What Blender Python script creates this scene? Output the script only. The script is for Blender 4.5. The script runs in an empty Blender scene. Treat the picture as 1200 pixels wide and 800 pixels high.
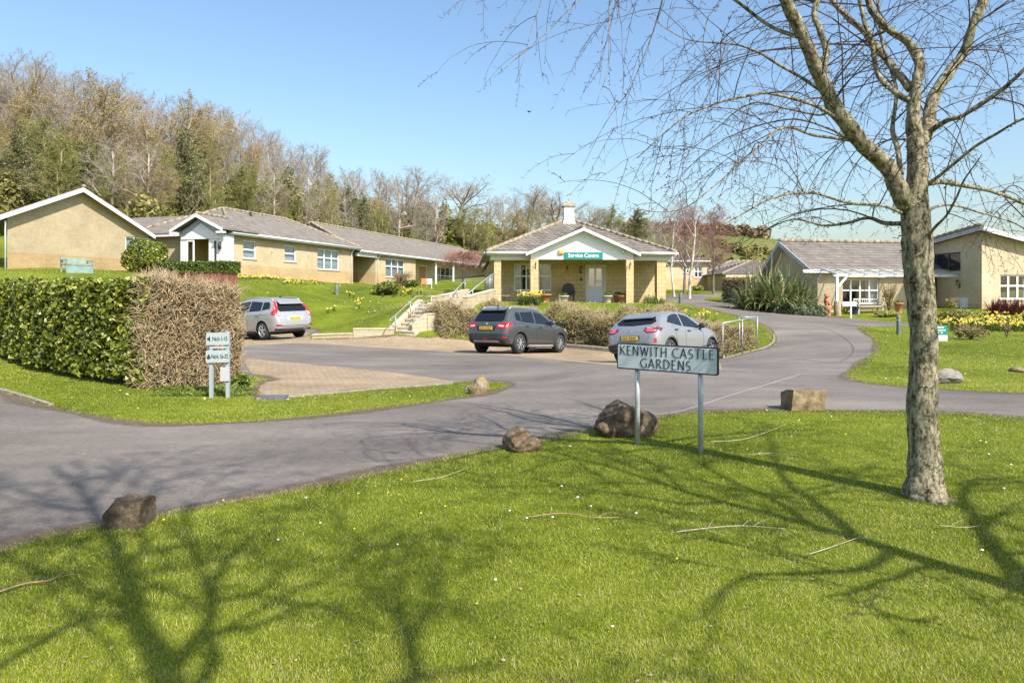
import bpy, bmesh, math, random
import numpy as np
from mathutils import Vector, Matrix
from mathutils.geometry import delaunay_2d_cdt
from mathutils.bvhtree import BVHTree
random.seed(7)
NP = np.random.RandomState(11)
R = math.radians
sc = bpy.context.scene
COL = sc.collection
CZ, FPX, HY = 1.67, 800.0, 345.0          # eye height, focal length and horizon row of the photograph

# ------------------------------------------------------------------ helpers
ORG = {}
class MB:
    """collects shapes and links them as one mesh object"""
    def __init__(s): s.v = []; s.f = []; s.sm = []
    def add(s, vs, fs, smooth=False):
        o = len(s.v); s.v.extend([tuple(p) for p in vs])
        for f in fs: s.f.append(tuple(i+o for i in f)); s.sm.append(smooth)
    def box(s, c, size, rz=0, M=None):
        hx, hy, hz = size[0]/2, size[1]/2, size[2]/2
        vs = [Vector((x, y, z)) for x in (-hx, hx) for y in (-hy, hy) for z in (-hz, hz)]
        rot = M if M is not None else Matrix.Rotation(rz, 3, 'Z')
        s.add([rot @ p + Vector(c) for p in vs], [(0,1,3,2),(4,6,7,5),(0,4,5,1),(2,3,7,6),(0,2,6,4),(1,5,7,3)])
    def fbox(s, F, a0, a1, b0, b1, z0, z1):
        vs = [F(a, b, z) for a in (a0, a1) for b in (b0, b1) for z in (z0, z1)]
        s.add(vs, [(0,1,3,2),(4,6,7,5),(0,4,5,1),(2,3,7,6),(0,2,6,4),(1,5,7,3)])
    def prism(s, F, poly, b0, b1):
        """poly of (a,z) in the frame, extruded from b0 to b1"""
        n = len(poly)
        s.add([F(a, b0, z) for a, z in poly]+[F(a, b1, z) for a, z in poly],
              [tuple(range(n-1, -1, -1)), tuple(range(n, 2*n))]+[(i, (i+1) % n, n+(i+1) % n, n+i) for i in range(n)])
    def bar(s, p0, p1, w, h=None):
        h = h or w; p0 = Vector(p0); p1 = Vector(p1); d = p1-p0; L = d.length
        if L < 1e-6: return
        q = d.to_track_quat('X', 'Z').to_matrix()
        s.box((p0+p1)/2, (L, w, h), M=q)
    def tube(s, pts, rad, n=8, cap=True, smooth=True):
        pts = [Vector(p) for p in pts]; m = len(pts)
        if not isinstance(rad, (list, tuple)): rad = [rad]*m
        vs = []; up = None
        for i, p in enumerate(pts):
            t = (pts[min(i+1, m-1)]-pts[max(i-1, 0)])
            if t.length < 1e-9: t = Vector((0, 0, 1))
            t.normalize()
            if up is None:
                up = Vector((1, 0, 0)) if abs(t.x) < .8 else Vector((0, 1, 0))
            up = up - t*up.dot(t)
            if up.length < 1e-5: up = t.orthogonal()
            up.normalize(); w = t.cross(up)
            for k in range(n):
                a = 2*math.pi*k/n
                vs.append(p+(up*math.cos(a)+w*math.sin(a))*rad[i])
        fs = []
        for i in range(m-1):
            for k in range(n):
                fs.append((i*n+k, i*n+(k+1) % n, (i+1)*n+(k+1) % n, (i+1)*n+k))
        if cap: fs += [tuple(range(n-1, -1, -1)), tuple(range((m-1)*n, m*n))]
        s.add(vs, fs, smooth)
    def lathe(s, c, prof, n=16, axis='Z', smooth=True, M=None, cap=True):
        """prof: list of (radius, height)"""
        c = Vector(c); vs = []
        for r, h in prof:
            for k in range(n):
                a = 2*math.pi*k/n; x, y = r*math.cos(a), r*math.sin(a)
                p = Vector((x, y, h)) if axis == 'Z' else Vector((x, h, y)) if axis == 'Y' else Vector((h, x, y))
                if M is not None: p = M @ p
                vs.append(c+p)
        fs = []
        m = len(prof)
        for i in range(m-1):
            for k in range(n): fs.append((i*n+k, i*n+(k+1) % n, (i+1)*n+(k+1) % n, (i+1)*n+k))
        s.add(vs, fs, smooth)
        if cap: s.add(vs[:n], [tuple(range(n-1, -1, -1))]); s.add(vs[-n:], [tuple(range(n))])
    def blob(s, c, r, n=8, m=6, jit=.0, rnd=random):
        c = Vector(c); vs = []
        r = (r, r, r) if not isinstance(r, (list, tuple)) else r
        for i in range(1, m):
            th = math.pi*i/m
            for k in range(n):
                a = 2*math.pi*k/n; q = 1+rnd.uniform(-jit, jit)
                vs.append(c+Vector((r[0]*math.sin(th)*math.cos(a)*q, r[1]*math.sin(th)*math.sin(a)*q, r[2]*math.cos(th)*q)))
        top = len(vs); vs.append(c+Vector((0, 0, r[2]))); vs.append(c-Vector((0, 0, r[2])))
        fs = [(i*n+k, (i+1)*n+k, (i+1)*n+(k+1) % n, i*n+(k+1) % n) for i in range(m-2) for k in range(n)]
        fs += [(top, k, (k+1) % n) for k in range(n)]+[(top+1, (m-2)*n+(k+1) % n, (m-2)*n+k) for k in range(n)]
        s.add(vs, fs, True)
    def build(s, name, mat, parent=None, fix=True):
        me = bpy.data.meshes.new(name)
        o = bpy.data.objects.new(name, me); COL.objects.link(o)
        off = Vector((0, 0, 0))
        if parent is not None:
            o.parent = parent; off = ORG.get(parent.name, off)
        ORG[o.name] = off
        vs = s.v if off.length == 0 else [(p[0]-off.x, p[1]-off.y, p[2]-off.z) for p in s.v]
        me.from_pydata(vs, [], s.f)
        me.polygons.foreach_set('use_smooth', s.sm)
        if fix and len(s.f) < 60000:
            bm = bmesh.new(); bm.from_mesh(me); bmesh.ops.recalc_face_normals(bm, faces=bm.faces); bm.to_mesh(me); bm.free()
        if mat: me.materials.append(mat)
        me.update()
        return o

def np_mesh(name, V, T, mat, parent=None, attr=None, smooth=False, k=3):
    """fast mesh from numpy arrays; V (n,3), T (m,k)"""
    off = ORG.get(parent.name, Vector((0, 0, 0))) if parent is not None else Vector((0, 0, 0))
    V = np.asarray(V, dtype=np.float64)-np.array(off)[None, :]
    me = bpy.data.meshes.new(name); n, m = len(V), len(T)
    me.vertices.add(n); me.vertices.foreach_set('co', V.astype(np.float32).ravel())
    me.loops.add(m*k); me.loops.foreach_set('vertex_index', np.asarray(T, dtype=np.int32).ravel())
    me.polygons.add(m); me.polygons.foreach_set('loop_start', np.arange(0, m*k, k, dtype=np.int32))
    if smooth: me.polygons.foreach_set('use_smooth', np.ones(m, dtype=bool))
    me.update(calc_edges=True)
    if attr is not None:
        a = me.attributes.new('tint', 'FLOAT', 'POINT'); a.data.foreach_set('value', np.asarray(attr, dtype=np.float32))
    if mat: me.materials.append(mat)
    o = bpy.data.objects.new(name, me); COL.objects.link(o); ORG[o.name] = off
    if parent is not None: o.parent = parent
    return o

def root(name, loc, label, cat, group=None, kind=None, local=False):
    o = bpy.data.objects.new(name, None); COL.objects.link(o)
    o.location = loc; o.empty_display_size = .3
    ORG[o.name] = Vector((0, 0, 0)) if local else Vector(loc)
    tag(o, label, cat, group, kind)
    return o
def tag(o, label=None, cat=None, group=None, kind=None):
    if label: o['label'] = label
    if cat: o['category'] = cat
    if group: o['group'] = group
    if kind: o['kind'] = kind
    return o
def copy_tree(o, parent=None):
    c = o.copy(); COL.objects.link(c); c.parent = parent
    for ch in [x for x in bpy.data.objects if x.parent == o and x != c]: copy_tree(ch, c)
    return c
def copy_fast(o, kids):
    c = o.copy(); COL.objects.link(c)
    for k in kids:
        d = k.copy(); COL.objects.link(d); d.parent = c
    return c
ORD = ['first', 'second', 'third', 'fourth', 'fifth', 'sixth', 'seventh', 'eighth', 'ninth', 'tenth', 'eleventh', 'twelfth', 'thirteenth',
       'fourteenth', 'fifteenth', 'sixteenth', 'seventeenth', 'eighteenth', 'nineteenth', 'twentieth']
def ordinal(i):
    if i < 20: return ORD[i]
    t = ['', '', 'twenty', 'thirty', 'forty', 'fifty', 'sixty', 'seventy', 'eighty', 'ninety'][(i+1)//10]
    r = (i+1) % 10
    return t+'-'+ORD[r-1] if r else {20: 'twentieth', 30: 'thirtieth', 40: 'fortieth', 50: 'fiftieth', 60: 'sixtieth'}[i+1]

class Fr:
    """ground frame: a along u, b along the left normal (into the building)"""
    def __init__(s, o, u):
        s.o = (o[0], o[1]); L = math.hypot(*u); s.u = (u[0]/L, u[1]/L); s.n = (-s.u[1], s.u[0])
    def __call__(s, a, b, z): return (s.o[0]+a*s.u[0]+b*s.n[0], s.o[1]+a*s.u[1]+b*s.n[1], z)
    def at_px(s, px, b=0):
        k = (px-600)/FPX; ox = s.o[0]+b*s.n[0]; oy = s.o[1]+b*s.n[1]
        return (k*oy-ox)/(s.u[0]-k*s.u[1])
    def left(s, a, b_far): p = s(a, b_far, 0); return Fr(p[:2], (-s.n[0], -s.n[1]))
    def right(s, a, b=0): p = s(a, b, 0); return Fr(p[:2], s.n)
def P3(px, py, D): return Vector(((px-600)/FPX*D, D, CZ-(py-HY)*D/FPX))

# ------------------------------------------------------------------ materials
def new_mat(name):
    m = bpy.data.materials.new(name); m.use_nodes = True
    nt = m.node_tree; return m, nt, nt.nodes['Principled BSDF']
def N(nt, typ, **kw):
    n = nt.nodes.new(typ)
    for k, v in kw.items():
        if k in n.inputs.keys(): n.inputs[k].default_value = v
        else: setattr(n, k, v)
    return n
def c4(c): return (c[0], c[1], c[2], 1)
def ramp(nt, src, stops):
    r = nt.nodes.new('ShaderNodeValToRGB'); e = r.color_ramp.elements
    while len(e) < len(stops): e.new(.5)
    for i, (p, c) in enumerate(stops): e[i].position = p; e[i].color = c4(c)
    nt.links.new(src, r.inputs[0]); return r
def mixc(nt, a, b, fac, mode='MIX'):
    m = nt.nodes.new('ShaderNodeMix'); m.data_type = 'RGBA'; m.blend_type = mode
    for s, v in ((6, a), (7, b)):
        if hasattr(v, 'is_output') or isinstance(v, bpy.types.NodeSocket): nt.links.new(v, m.inputs[s])
        else: m.inputs[s].default_value = c4(v)
    if isinstance(fac, bpy.types.NodeSocket): nt.links.new(fac, m.inputs[0])
    else: m.inputs[0].default_value = fac
    return m.outputs[2]
def pos(nt): return nt.nodes.new('ShaderNodeNewGeometry').outputs['Position']
def objc(nt): return nt.nodes.new('ShaderNodeTexCoord').outputs['Object']
def noise(nt, vec, scale, detail=4, rough=.55):
    n = nt.nodes.new('ShaderNodeTexNoise'); n.inputs['Scale'].default_value = scale
    n.inputs['Detail'].default_value = detail; n.inputs['Roughness'].default_value = rough
    nt.links.new(vec, n.inputs['Vector']); return n.outputs['Fac']
def bump(nt, bsdf, h, strength=.3, dist=.02):
    b = nt.nodes.new('ShaderNodeBump'); b.inputs['Strength'].default_value = strength; b.inputs['Distance'].default_value = dist
    nt.links.new(h, b.inputs['Height']); nt.links.new(b.outputs[0], bsdf.inputs['Normal'])
def simple(name, col, rough=.6, metal=0, var=0, scale=6, bumpy=0, spec=.5, coat=0, loc=True):
    m, nt, b = new_mat(name)
    b.inputs['Roughness'].default_value = rough; b.inputs['Metallic'].default_value = metal
    b.inputs['Specular IOR Level'].default_value = spec; b.inputs['Coat Weight'].default_value = coat
    b.inputs['Coat Roughness'].default_value = .05
    v = objc(nt) if loc else pos(nt)
    if var:
        f = noise(nt, v, scale, 5)
        lo = tuple(x*(1-var) for x in col); hi = tuple(min(1, x*(1+var)) for x in col)
        r = ramp(nt, f, [(.3, lo), (.7, hi)]); nt.links.new(r.outputs[0], b.inputs['Base Color'])
        if bumpy: bump(nt, b, f, bumpy)
    else: b.inputs['Base Color'].default_value = c4(col)
    return m
def wall_coords(nt, F, zscale=1.0):
    """(along the walls, height) for walls lying along either axis of the frame"""
    g = pos(nt); ux = F.u[0]+F.n[0]; uy = F.u[1]+F.n[1]
    d = nt.nodes.new('ShaderNodeVectorMath'); d.operation = 'DOT_PRODUCT'; nt.links.new(g, d.inputs[0]); d.inputs[1].default_value = (ux, uy, 0)
    sp = nt.nodes.new('ShaderNodeSeparateXYZ'); nt.links.new(g, sp.inputs[0])
    ml = nt.nodes.new('ShaderNodeMath'); ml.operation = 'MULTIPLY'; nt.links.new(sp.outputs[2], ml.inputs[0]); ml.inputs[1].default_value = zscale
    cb = nt.nodes.new('ShaderNodeCombineXYZ'); nt.links.new(d.outputs['Value'], cb.inputs[0]); nt.links.new(ml.outputs[0], cb.inputs[1])
    return cb.outputs[0], sp.outputs[2]
def brick_mat(name, F, c1, c2, mortar, bw=.45, bh=.15, msize=.012, plinth=None, pz=0, rough=.9):
    m, nt, b = new_mat(name); v, z = wall_coords(nt, F)
    t = nt.nodes.new('ShaderNodeTexBrick'); nt.links.new(v, t.inputs['Vector'])
    t.inputs['Color1'].default_value = c4(c1); t.inputs['Color2'].default_value = c4(c2); t.inputs['Mortar'].default_value = c4(mortar)
    t.inputs['Scale'].default_value = 1; t.inputs['Brick Width'].default_value = bw; t.inputs['Row Height'].default_value = bh
    t.inputs['Mortar Size'].default_value = msize; t.inputs['Mortar Smooth'].default_value = .3; t.inputs['Bias'].default_value = 0
    col = t.outputs['Color']
    if plinth:
        gt = nt.nodes.new('ShaderNodeMath'); gt.operation = 'LESS_THAN'; nt.links.new(z, gt.inputs[0]); gt.inputs[1].default_value = pz
        p2 = mixc(nt, col, plinth, 1.0, 'MULTIPLY'); col = mixc(nt, col, p2, gt.outputs[0])
    f = noise(nt, pos(nt), .9, 6, .65); f2 = noise(nt, pos(nt), 7, 3)
    r = ramp(nt, f, [(.3, (.8, .79, .76)), (.7, (1.06, 1.05, 1.03))]); col = mixc(nt, col, r.outputs[0], 1.0, 'MULTIPLY')
    r2 = ramp(nt, f2, [(.3, (.9, .9, .9)), (.7, (1.05, 1.05, 1.05))]); col = mixc(nt, col, r2.outputs[0], 1.0, 'MULTIPLY')
    nt.links.new(col, b.inputs['Base Color']); b.inputs['Roughness'].default_value = rough; b.inputs['Specular IOR Level'].default_value = .2
    bump(nt, b, t.outputs['Fac'], -.4, .01)
    return m
def roof_mat(name, F, c1, c2, row=.11, zs=1.0, moss=.35, ms=.014):
    m, nt, b = new_mat(name); v, z = wall_coords(nt, F, zs)
    t = nt.nodes.new('ShaderNodeTexBrick'); nt.links.new(v, t.inputs['Vector'])
    t.inputs['Color1'].default_value = c4(c1); t.inputs['Color2'].default_value = c4(c2); t.inputs['Mortar'].default_value = c4([x*.35 for x in c1])
    t.inputs['Scale'].default_value = 1; t.inputs['Brick Width'].default_value = .33; t.inputs['Row Height'].default_value = row
    t.inputs['Mortar Size'].default_value = ms; t.inputs['Mortar Smooth'].default_value = .4
    col = t.outputs['Color']
    f = noise(nt, pos(nt), 1.6, 8, .7); r = ramp(nt, f, [(.35, (.75, .74, .74)), (.6, (1.15, 1.12, 1.08))]); col = mixc(nt, col, r.outputs[0], 1.0, 'MULTIPLY')
    f2 = noise(nt, pos(nt), 9, 6, .75); r2 = ramp(nt, f2, [(.55, (0, 0, 0)), (.75, (moss,)*3)])
    bw = nt.nodes.new('ShaderNodeRGBToBW'); nt.links.new(r2.outputs[0], bw.inputs[0])
    col = mixc(nt, col, (.36, .34, .22), bw.outputs[0])
    nt.links.new(col, b.inputs['Base Color']); b.inputs['Roughness'].default_value = .85; b.inputs['Specular IOR Level'].default_value = .25
    bump(nt, b, t.outputs['Fac'], -.6, .03)
    return m
def leaf_mat(name, stops, trans=.35, rough=.6, spec=.3):
    """foliage: tint attribute drives the ramp"""
    m, nt, b = new_mat(name)
    a = nt.nodes.new('ShaderNodeAttribute'); a.attribute_name = 'tint'
    r = ramp(nt, a.outputs['Fac'], stops)
    nt.links.new(r.outputs[0], b.inputs['Base Color']); b.inputs['Roughness'].default_value = rough; b.inputs['Specular IOR Level'].default_value = spec
    tr = nt.nodes.new('ShaderNodeBsdfTranslucent'); nt.links.new(r.outputs[0], tr.inputs['Color'])
    mx = nt.nodes.new('ShaderNodeMixShader'); mx.inputs[0].default_value = trans
    nt.links.new(b.outputs[0], mx.inputs[1]); nt.links.new(tr.outputs[0], mx.inputs[2])
    nt.links.new(mx.outputs[0], nt.nodes['Material Output'].inputs['Surface'])
    return m

WHITE = simple('white_paint', (.74, .75, .76), .4, var=.05, scale=3)
UPVC = simple('white_window_plastic', (.78, .79, .8), .3)
GREYW = simple('grey_paint', (.42, .43, .45), .5, var=.06)
GALV = simple('galvanised_steel', (.33, .35, .36), .45, .4, var=.15, scale=14)
DARK = simple('dark_plastic', (.02, .02, .022), .5)
RUBBER = simple('tyre_rubber', (.025, .025, .026), .8, var=.2, scale=20)
CHROME = simple('bright_alloy', (.62, .63, .65), .3, .7)
WOODB = simple('brown_wood', (.2, .1, .05), .7, var=.3, scale=8)
def glass_mat(name, tint=(.9, .95, 1), refl=.12):
    m, nt, b = new_mat(name)
    tr = nt.nodes.new('ShaderNodeBsdfTransparent'); tr.inputs[0].default_value = c4(tint)
    gl = nt.nodes.new('ShaderNodeBsdfGlossy'); gl.inputs['Roughness'].default_value = .03
    l0 = nt.nodes.new('ShaderNodeLayerWeight'); l0.inputs[0].default_value = .5; lw = nt.nodes.new('ShaderNodeMath'); lw.operation = 'POWER'; nt.links.new(l0.outputs['Facing'], lw.inputs[0]); lw.inputs[1].default_value = 3.5
    ad = nt.nodes.new('ShaderNodeMath'); ad.operation = 'ADD'; ad.use_clamp = True; nt.links.new(lw.outputs[0], ad.inputs[0]); ad.inputs[1].default_value = refl
    mx = nt.nodes.new('ShaderNodeMixShader'); nt.links.new(ad.outputs[0], mx.inputs[0]); nt.links.new(tr.outputs[0], mx.inputs[1]); nt.links.new(gl.outputs[0], mx.inputs[2])
    nt.links.new(mx.outputs[0], nt.nodes['Material Output'].inputs['Surface']); nt.nodes.remove(b)
    return m
GLASS = glass_mat('window_glass', (.75, .8, .82), .1)
CURT = simple('net_curtain', (.75, .75, .74), .9, var=.12, scale=5)
DOORG = simple('pale_grey_door_paint', (.62, .63, .65), .4)

# ------------------------------------------------------------------ terrain
CP = []
def cp(px, py, D): p = P3(px, py, D); CP.append((p.x, p.y, p.z))
for x in (-14, -8, -3, 0, 3, 8, 14):
    for y in (-12, -4, 1, 4): CP.append((x, y, 0))
CP += [(-4, 6.5, 0), (0, 7.2, 0), (3, 7, 0), (6, 7.5, .02), (1.5, 9.3, -.02), (4, 9.5, 0), (8, 10, .03), (-7, 8, -.02)]
for a in [(267, 466, 11.7), (100, 440, 13.6), (0, 420, 16.8), (300, 465, 12.0), (530, 449, 14.6), (562, 461, 12.1),  (607, 415, 22.6), (654, 412, 24.9), (560, 410, 25.3), (530, 412, 24.5), (722, 425, 21.1), (781, 426, 20.4), (826, 424, 21.8),
          (560, 400.3, 28.4), (600, 402.5, 28), (640, 405.5, 27), (680, 408.5, 26), (720, 411, 25), (760, 413.5, 24.2), (800, 416.5, 23),  (365, 398, 27), (460, 395, 27.3), (850, 419.5, 20.3), (895, 408, 22), (940, 440, 14.6), (1000, 448, 13.6),
          (1110, 450, 12.8), (1200, 460, 11.8), (1053, 391, 26), (1100, 399, 22.5), (905, 398, 23), (870, 375, 27.5), (830, 360, 34), (780, 350, 46), (1010, 384, 27),
          (1050, 378, 31), (950, 369, 34), (895, 361, 37), (1000, 366, 36), (1150, 362, 34), (1200, 361, 34), (1300, 363, 34), (400, 332, 58), (275, 321, 44), (8, 315, 33),
          (187, 320, 43), (-150, 312, 33), (160, 329, 33), (30, 329, 28), (270, 342, 35), (400, 362, 36), (480, 342, 46), (560, 336, 72), (499, 337, 72), (420, 352, 42), (700, 355.5, 35),
          (600, 356, 34), (580, 355, 40), (640, 361, 30), (740, 365, 28.5), (700, 360, 30), (590, 360, 31), (780, 370, 26.6),  (770, 354.5, 38), (520, 360, 29), (540, 349, 36), (620, 340, 60),
          (700, 338, 62), (760, 341, 62), (810, 340, 72), (860, 341, 68), (900, 345, 60), (730, 430, 15), (640, 450, 14), (820, 374, 26.6), (400, 420, 20), (300, 430, 17),
          (760, 360, 30), (840, 372, 27.5), (1100, 420, 17.5), (1200, 430, 16), (1250, 400, 22),
          # hills
          (850, 322, 110), (760, 322, 105), (600, 310, 105), (500, 308, 105)]: cp(*a)
CP += [(-9.4, 25.6, -.13), (-9.6, 28.5, -.16), (-9.3, 31.2, -.12), (-12.5, 31, .0), (-14, 25, .0), (-16, 27.5, .4), (-12, 37.5, 1.3), (-24, 28, 2.1), (-30, 31, 2.7), (-50, 62, 8.5), (-62, 84, 15), (-38, 78, 10.5), (-32, 98, 14), (-12, 112, 12.5), (10, 132, 12.5), (40, 152, 13), (-90, 60, 14), (-90, 110, 24), (-45, 135, 20),
       (0, 190, 18), (45, 240, 23.5), (75, 250, 24.2), (105, 250, 21), (150, 250, 14), (210, 250, 10), (70, 170, 12), (45, 130, 6.5), (120, 150, 5), (60, 60, 1), (90, 90, 1), (-50, 30, 3.2),
       (-50, 0, .5), (60, 0, 0), (0, -60, -1), (-80, -40, 0), (80, -40, 0), (50, 25, .3), (-30, 22, .8), (-200, 200, 34), (0, 500, 20), (300, 500, 10), (-400, 500, 30), (400, 100, 2), (-300, 0, 5), (300, -300, 0), (-300, -300, 0), (0, -800, 0), (1200, 1000, 8), (-1200, 1000, 25), (1200, -500, 0), (-1200, -500, 0)]
CPA = np.array(CP)
def _phi(r2): return np.sqrt(r2+4.0)
_d2 = ((CPA[:, None, :2]-CPA[None, :, :2])**2).sum(-1)
_n = len(CPA); _A = np.zeros((_n+3, _n+3)); _A[:_n, :_n] = _phi(_d2)-np.eye(_n)*.15
_A[:_n, _n] = 1; _A[:_n, _n+1:] = CPA[:, :2]; _A[_n:, :_n] = _A[:_n, _n:].T
_W = np.linalg.solve(_A, np.concatenate([CPA[:, 2], np.zeros(3)]))
def H(X, Y):
    X = np.asarray(X, float); Y = np.asarray(Y, float); sh = X.shape; X = X.ravel(); Y = Y.ravel()
    out = np.empty(len(X))
    for i in range(0, len(X), 20000):
        x = X[i:i+20000]; y = Y[i:i+20000]
        r2 = (x[:, None]-CPA[None, :, 0])**2+(y[:, None]-CPA[None, :, 1])**2
        out[i:i+20000] = _phi(r2) @ _W[:_n]+_W[_n]+_W[_n+1]*x+_W[_n+2]*y
    return out.reshape(sh)
def hz(x, y): return float(H(np.array([x]), np.array([y]))[0])
_YS = np.exp(np.linspace(math.log(1.6), math.log(400), 1400))
def G(px, py, D0=0):
    """where the sight line through a pixel meets the ground"""
    k = (px-600)/FPX; zs = CZ-(py-HY)/FPX*_YS; hs = H(k*_YS, _YS); below = np.nonzero((zs < hs) & (_YS > D0))[0]
    i = below[0] if len(below) else len(_YS)-1
    if i == 0: y = _YS[0]
    else:
        d0 = zs[i-1]-hs[i-1]; d1 = zs[i]-hs[i]; y = _YS[i-1]+(_YS[i]-_YS[i-1])*d0/(d0-d1) if d0 != d1 else _YS[i]
    return (k*y, y)
def Gp(px, py): x, y = G(px, py); return Vector((x, y, hz(x, y)))

def smooth_line(pts, closed=False, step=.35):
    pts = [Vector((p[0], p[1])) for p in pts]; n = len(pts); out = []
    rng = range(n if closed else n-1)
    for i in rng:
        p0 = pts[(i-1) % n] if closed or i > 0 else pts[i]; p1 = pts[i]; p2 = pts[(i+1) % n]
        p3 = pts[(i+2) % n] if closed or i+2 < n else p2
        k = max(1, int((p2-p1).length/(step*max(1, p1.length/14))))
        for j in range(k):
            t = j/k
            q = .5*((2*p1)+(-p0+p2)*t+(2*p0-5*p1+4*p2-p3)*t*t+(-p0+3*p1-3*p2+p3)*t**3)
            out.append((q.x, q.y))
    if not closed: out.append(tuple(pts[-1]))
    return out
def GL(pxs): return [G(*p) for p in pxs]
def inpoly(X, Y, poly):
    poly = np.array(poly); x0, y0 = poly[:, 0], poly[:, 1]; x1, y1 = np.roll(x0, -1), np.roll(y0, -1)
    c = np.zeros(X.shape, bool)
    for a, b, c_, d in zip(x0, y0, x1, y1):
        if b == d: continue
        m = ((b > Y) != (d > Y)) & (X < (c_-a)*(Y-b)/(d-b)+a); c ^= m
    return c
SUN_E, SKY_S, EXPO = 5.0, .13, .72
# ------------------------------------------------------------------ ground regions
E_lawn1 = [(-26, -40), (-11, -8), (-6.5, -.5), (-4.3, 3.0)]+GL([(0, 645), (60, 629), (115, 617), (180, 605), (260, 590), (320, 580), (390, 567), (480, 547), (550, 532), (595, 524),
           (640, 516), (700, 504), (760, 491), (800, 485), (880, 482), (1000, 482), (1100, 484), (1200, 490), (1300, 496)])+[(14, 9.3), (60, 9)]
E_right = [(60, 12.2), (30, 12), (17, 11.7), (13, 11.5)]+GL([(1200, 460), (1130, 457), (1060, 453), (1010, 447), (995, 439), (1015, 424), (1030, 412), (1029, 401), (1019, 391), (1008, 384.5), (1030, 383), (1060, 382.5), (1110, 382)])
E_north = GL([(1112, 379), (1060, 378.5), (1020, 375.5), (980, 371.5), (940, 367.5), (900, 362), (870, 358), (845, 354), (825, 350), (850, 345.5), (846, 343.5)])
E_bank = GL([(800, 346), (783, 346.5), (776, 350), (800, 356), (830, 362), (868, 372), (893, 382), (906, 393), (906, 401), (895, 408), (872, 413.5), (848, 419.5), (800, 416), (720, 410.5),
             (640, 405), (560, 399.3), (540, 397), (500, 395.2), (462, 392.8), (415, 394.5), (372, 397)])+[(-8.6, 29.5), (-9.0, 31.8), (-11.5, 32.3), (-14, 30)]
E_isl = [(-15.5, 27), (-17, 23), (-14, 18.6), (-9.5, 17), (-5.6, 15), (-5.3, 14.2)]+GL([(286, 462), (300, 467.5), (340, 465), (400, 459.5), (460, 454.5), (530, 449.5), (560, 447), (583, 448.5), (592, 453), (562, 461), (500, 471), (400, 483), (320, 491.5), (220, 496), (160, 493), (110, 486),
           (60, 475), (0, 457), (-60, 447)])+[(-20, 20), (-60, 30)]
S = smooth_line
L1, LR, LN, LB, LI = S(E_lawn1), S(E_right), S(E_north), S(E_bank), S(E_isl)
ASPH = L1+LR+LN+LB+LI+[(-60, -40)]
BAY1 = S(E_isl[5:14], step=.3)+GL([(528, 446), (500, 441.5), (470, 437.5), (400, 430), (330, 423.5), (283, 419)])
_up = [(-13, 30.2), (-11.5, 31.6), (-9.3, 31.3), (-8.9, 29.5)]+GL([(372, 397.3), (415, 394.8), (462, 393.1), (500, 395.5), (540, 397.4), (560, 401), (640, 406.5), (720, 412), (800, 417.5), (842, 420.3)])
BAY2 = _up+GL([(846, 432), (790, 432.5), (720, 428), (640, 420.5), (600, 417), (530, 412), (440, 407), (392, 403.6), (347, 401.8), (291, 404.5), (240, 407)])+[(-13.5, 25.2), (-14, 28)]
def make_ground():
    V = []; E = []
    def addloop(p, closed=True):
        o = len(V); V.extend(p); n = len(p)
        E.extend([(o+i, o+(i+1) % n) for i in range(n if closed else n-1)])
    addloop(ASPH); addloop(BAY1); addloop(BAY2)
    nfix = len(V)
    P = []
    D = 1.3
    while D < 140:
        st = .028 if D < 45 else .05
        for u in np.arange(-1.25, 1.26, st*(1.3 if D > 30 else 1)): P.append((u*D*(1+.0003*len(P) % .01), D*(1+.001*(len(P) % 3))))
        D *= 1+st
    for D in np.exp(np.linspace(math.log(140), math.log(900), 26)):
        for u in np.arange(-1.6, 1.61, .08): P.append((u*D, D))
    for y in np.arange(-36, 1.2, 2.3):
        for x in np.arange(-40, 41, 2.6): P.append((x+.01*y, y))
    for y in (20, 40, 80, 160, 400, 900):
        for s in (-1, 1):
            for k in (1.45, 1.8, 2.5): P.append((s*y*k, y))
    for p in [(-1500, -900), (1500, -900), (1500, 1300), (-1500, 1300), (-1500, 0), (1500, 0), (0, -900), (0, 1300), (-300, -150), (300, -150), (0, -150), (-100, -80), (100, -80), (700, 1300), (-700, 1300)]: P.append(p)
    V += P
    vs, es, fs, *_ = delaunay_2d_cdt([Vector(p) for p in V], E, [], 0, 1e-4)
    VX = np.array([(v.x, v.y) for v in vs]); T = np.array([f for f in fs if len(f) == 3])
    Z = H(VX[:, 0], VX[:, 1]); V3 = np.column_stack([VX, Z])
    c = VX[T].mean(1); X, Y = c[:, 0], c[:, 1]
    asp = inpoly(X, Y, ASPH); b1 = inpoly(X, Y, BAY1); b2 = inpoly(X, Y, BAY2)
    far = (Y > 78) | (np.abs(X) > 75) | ((X < -20) & (Y > 58)) | (Y < -30)
    reg = np.where(b1 | b2, 2, np.where(asp, 1, np.where(far, 3, 0)))
    a = V3[T]; nz = np.cross(a[:, 1]-a[:, 0], a[:, 2]-a[:, 0])[:, 2]
    T[nz < 0] = T[nz < 0][:, ::-1]
    for k, nm, mt in ((0, 'lawn_ground', M_LAWN), (1, 'road', M_ASPH), (2, 'parking_bay_paving', M_PAVE), (3, 'hillside', M_HILL)):
        t = T[reg == k]; u, inv = np.unique(t.ravel(), return_inverse=True)
        o = np_mesh(nm, V3[u], inv.reshape(-1, 3), mt, smooth=True); tag(o, kind='structure')

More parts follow.
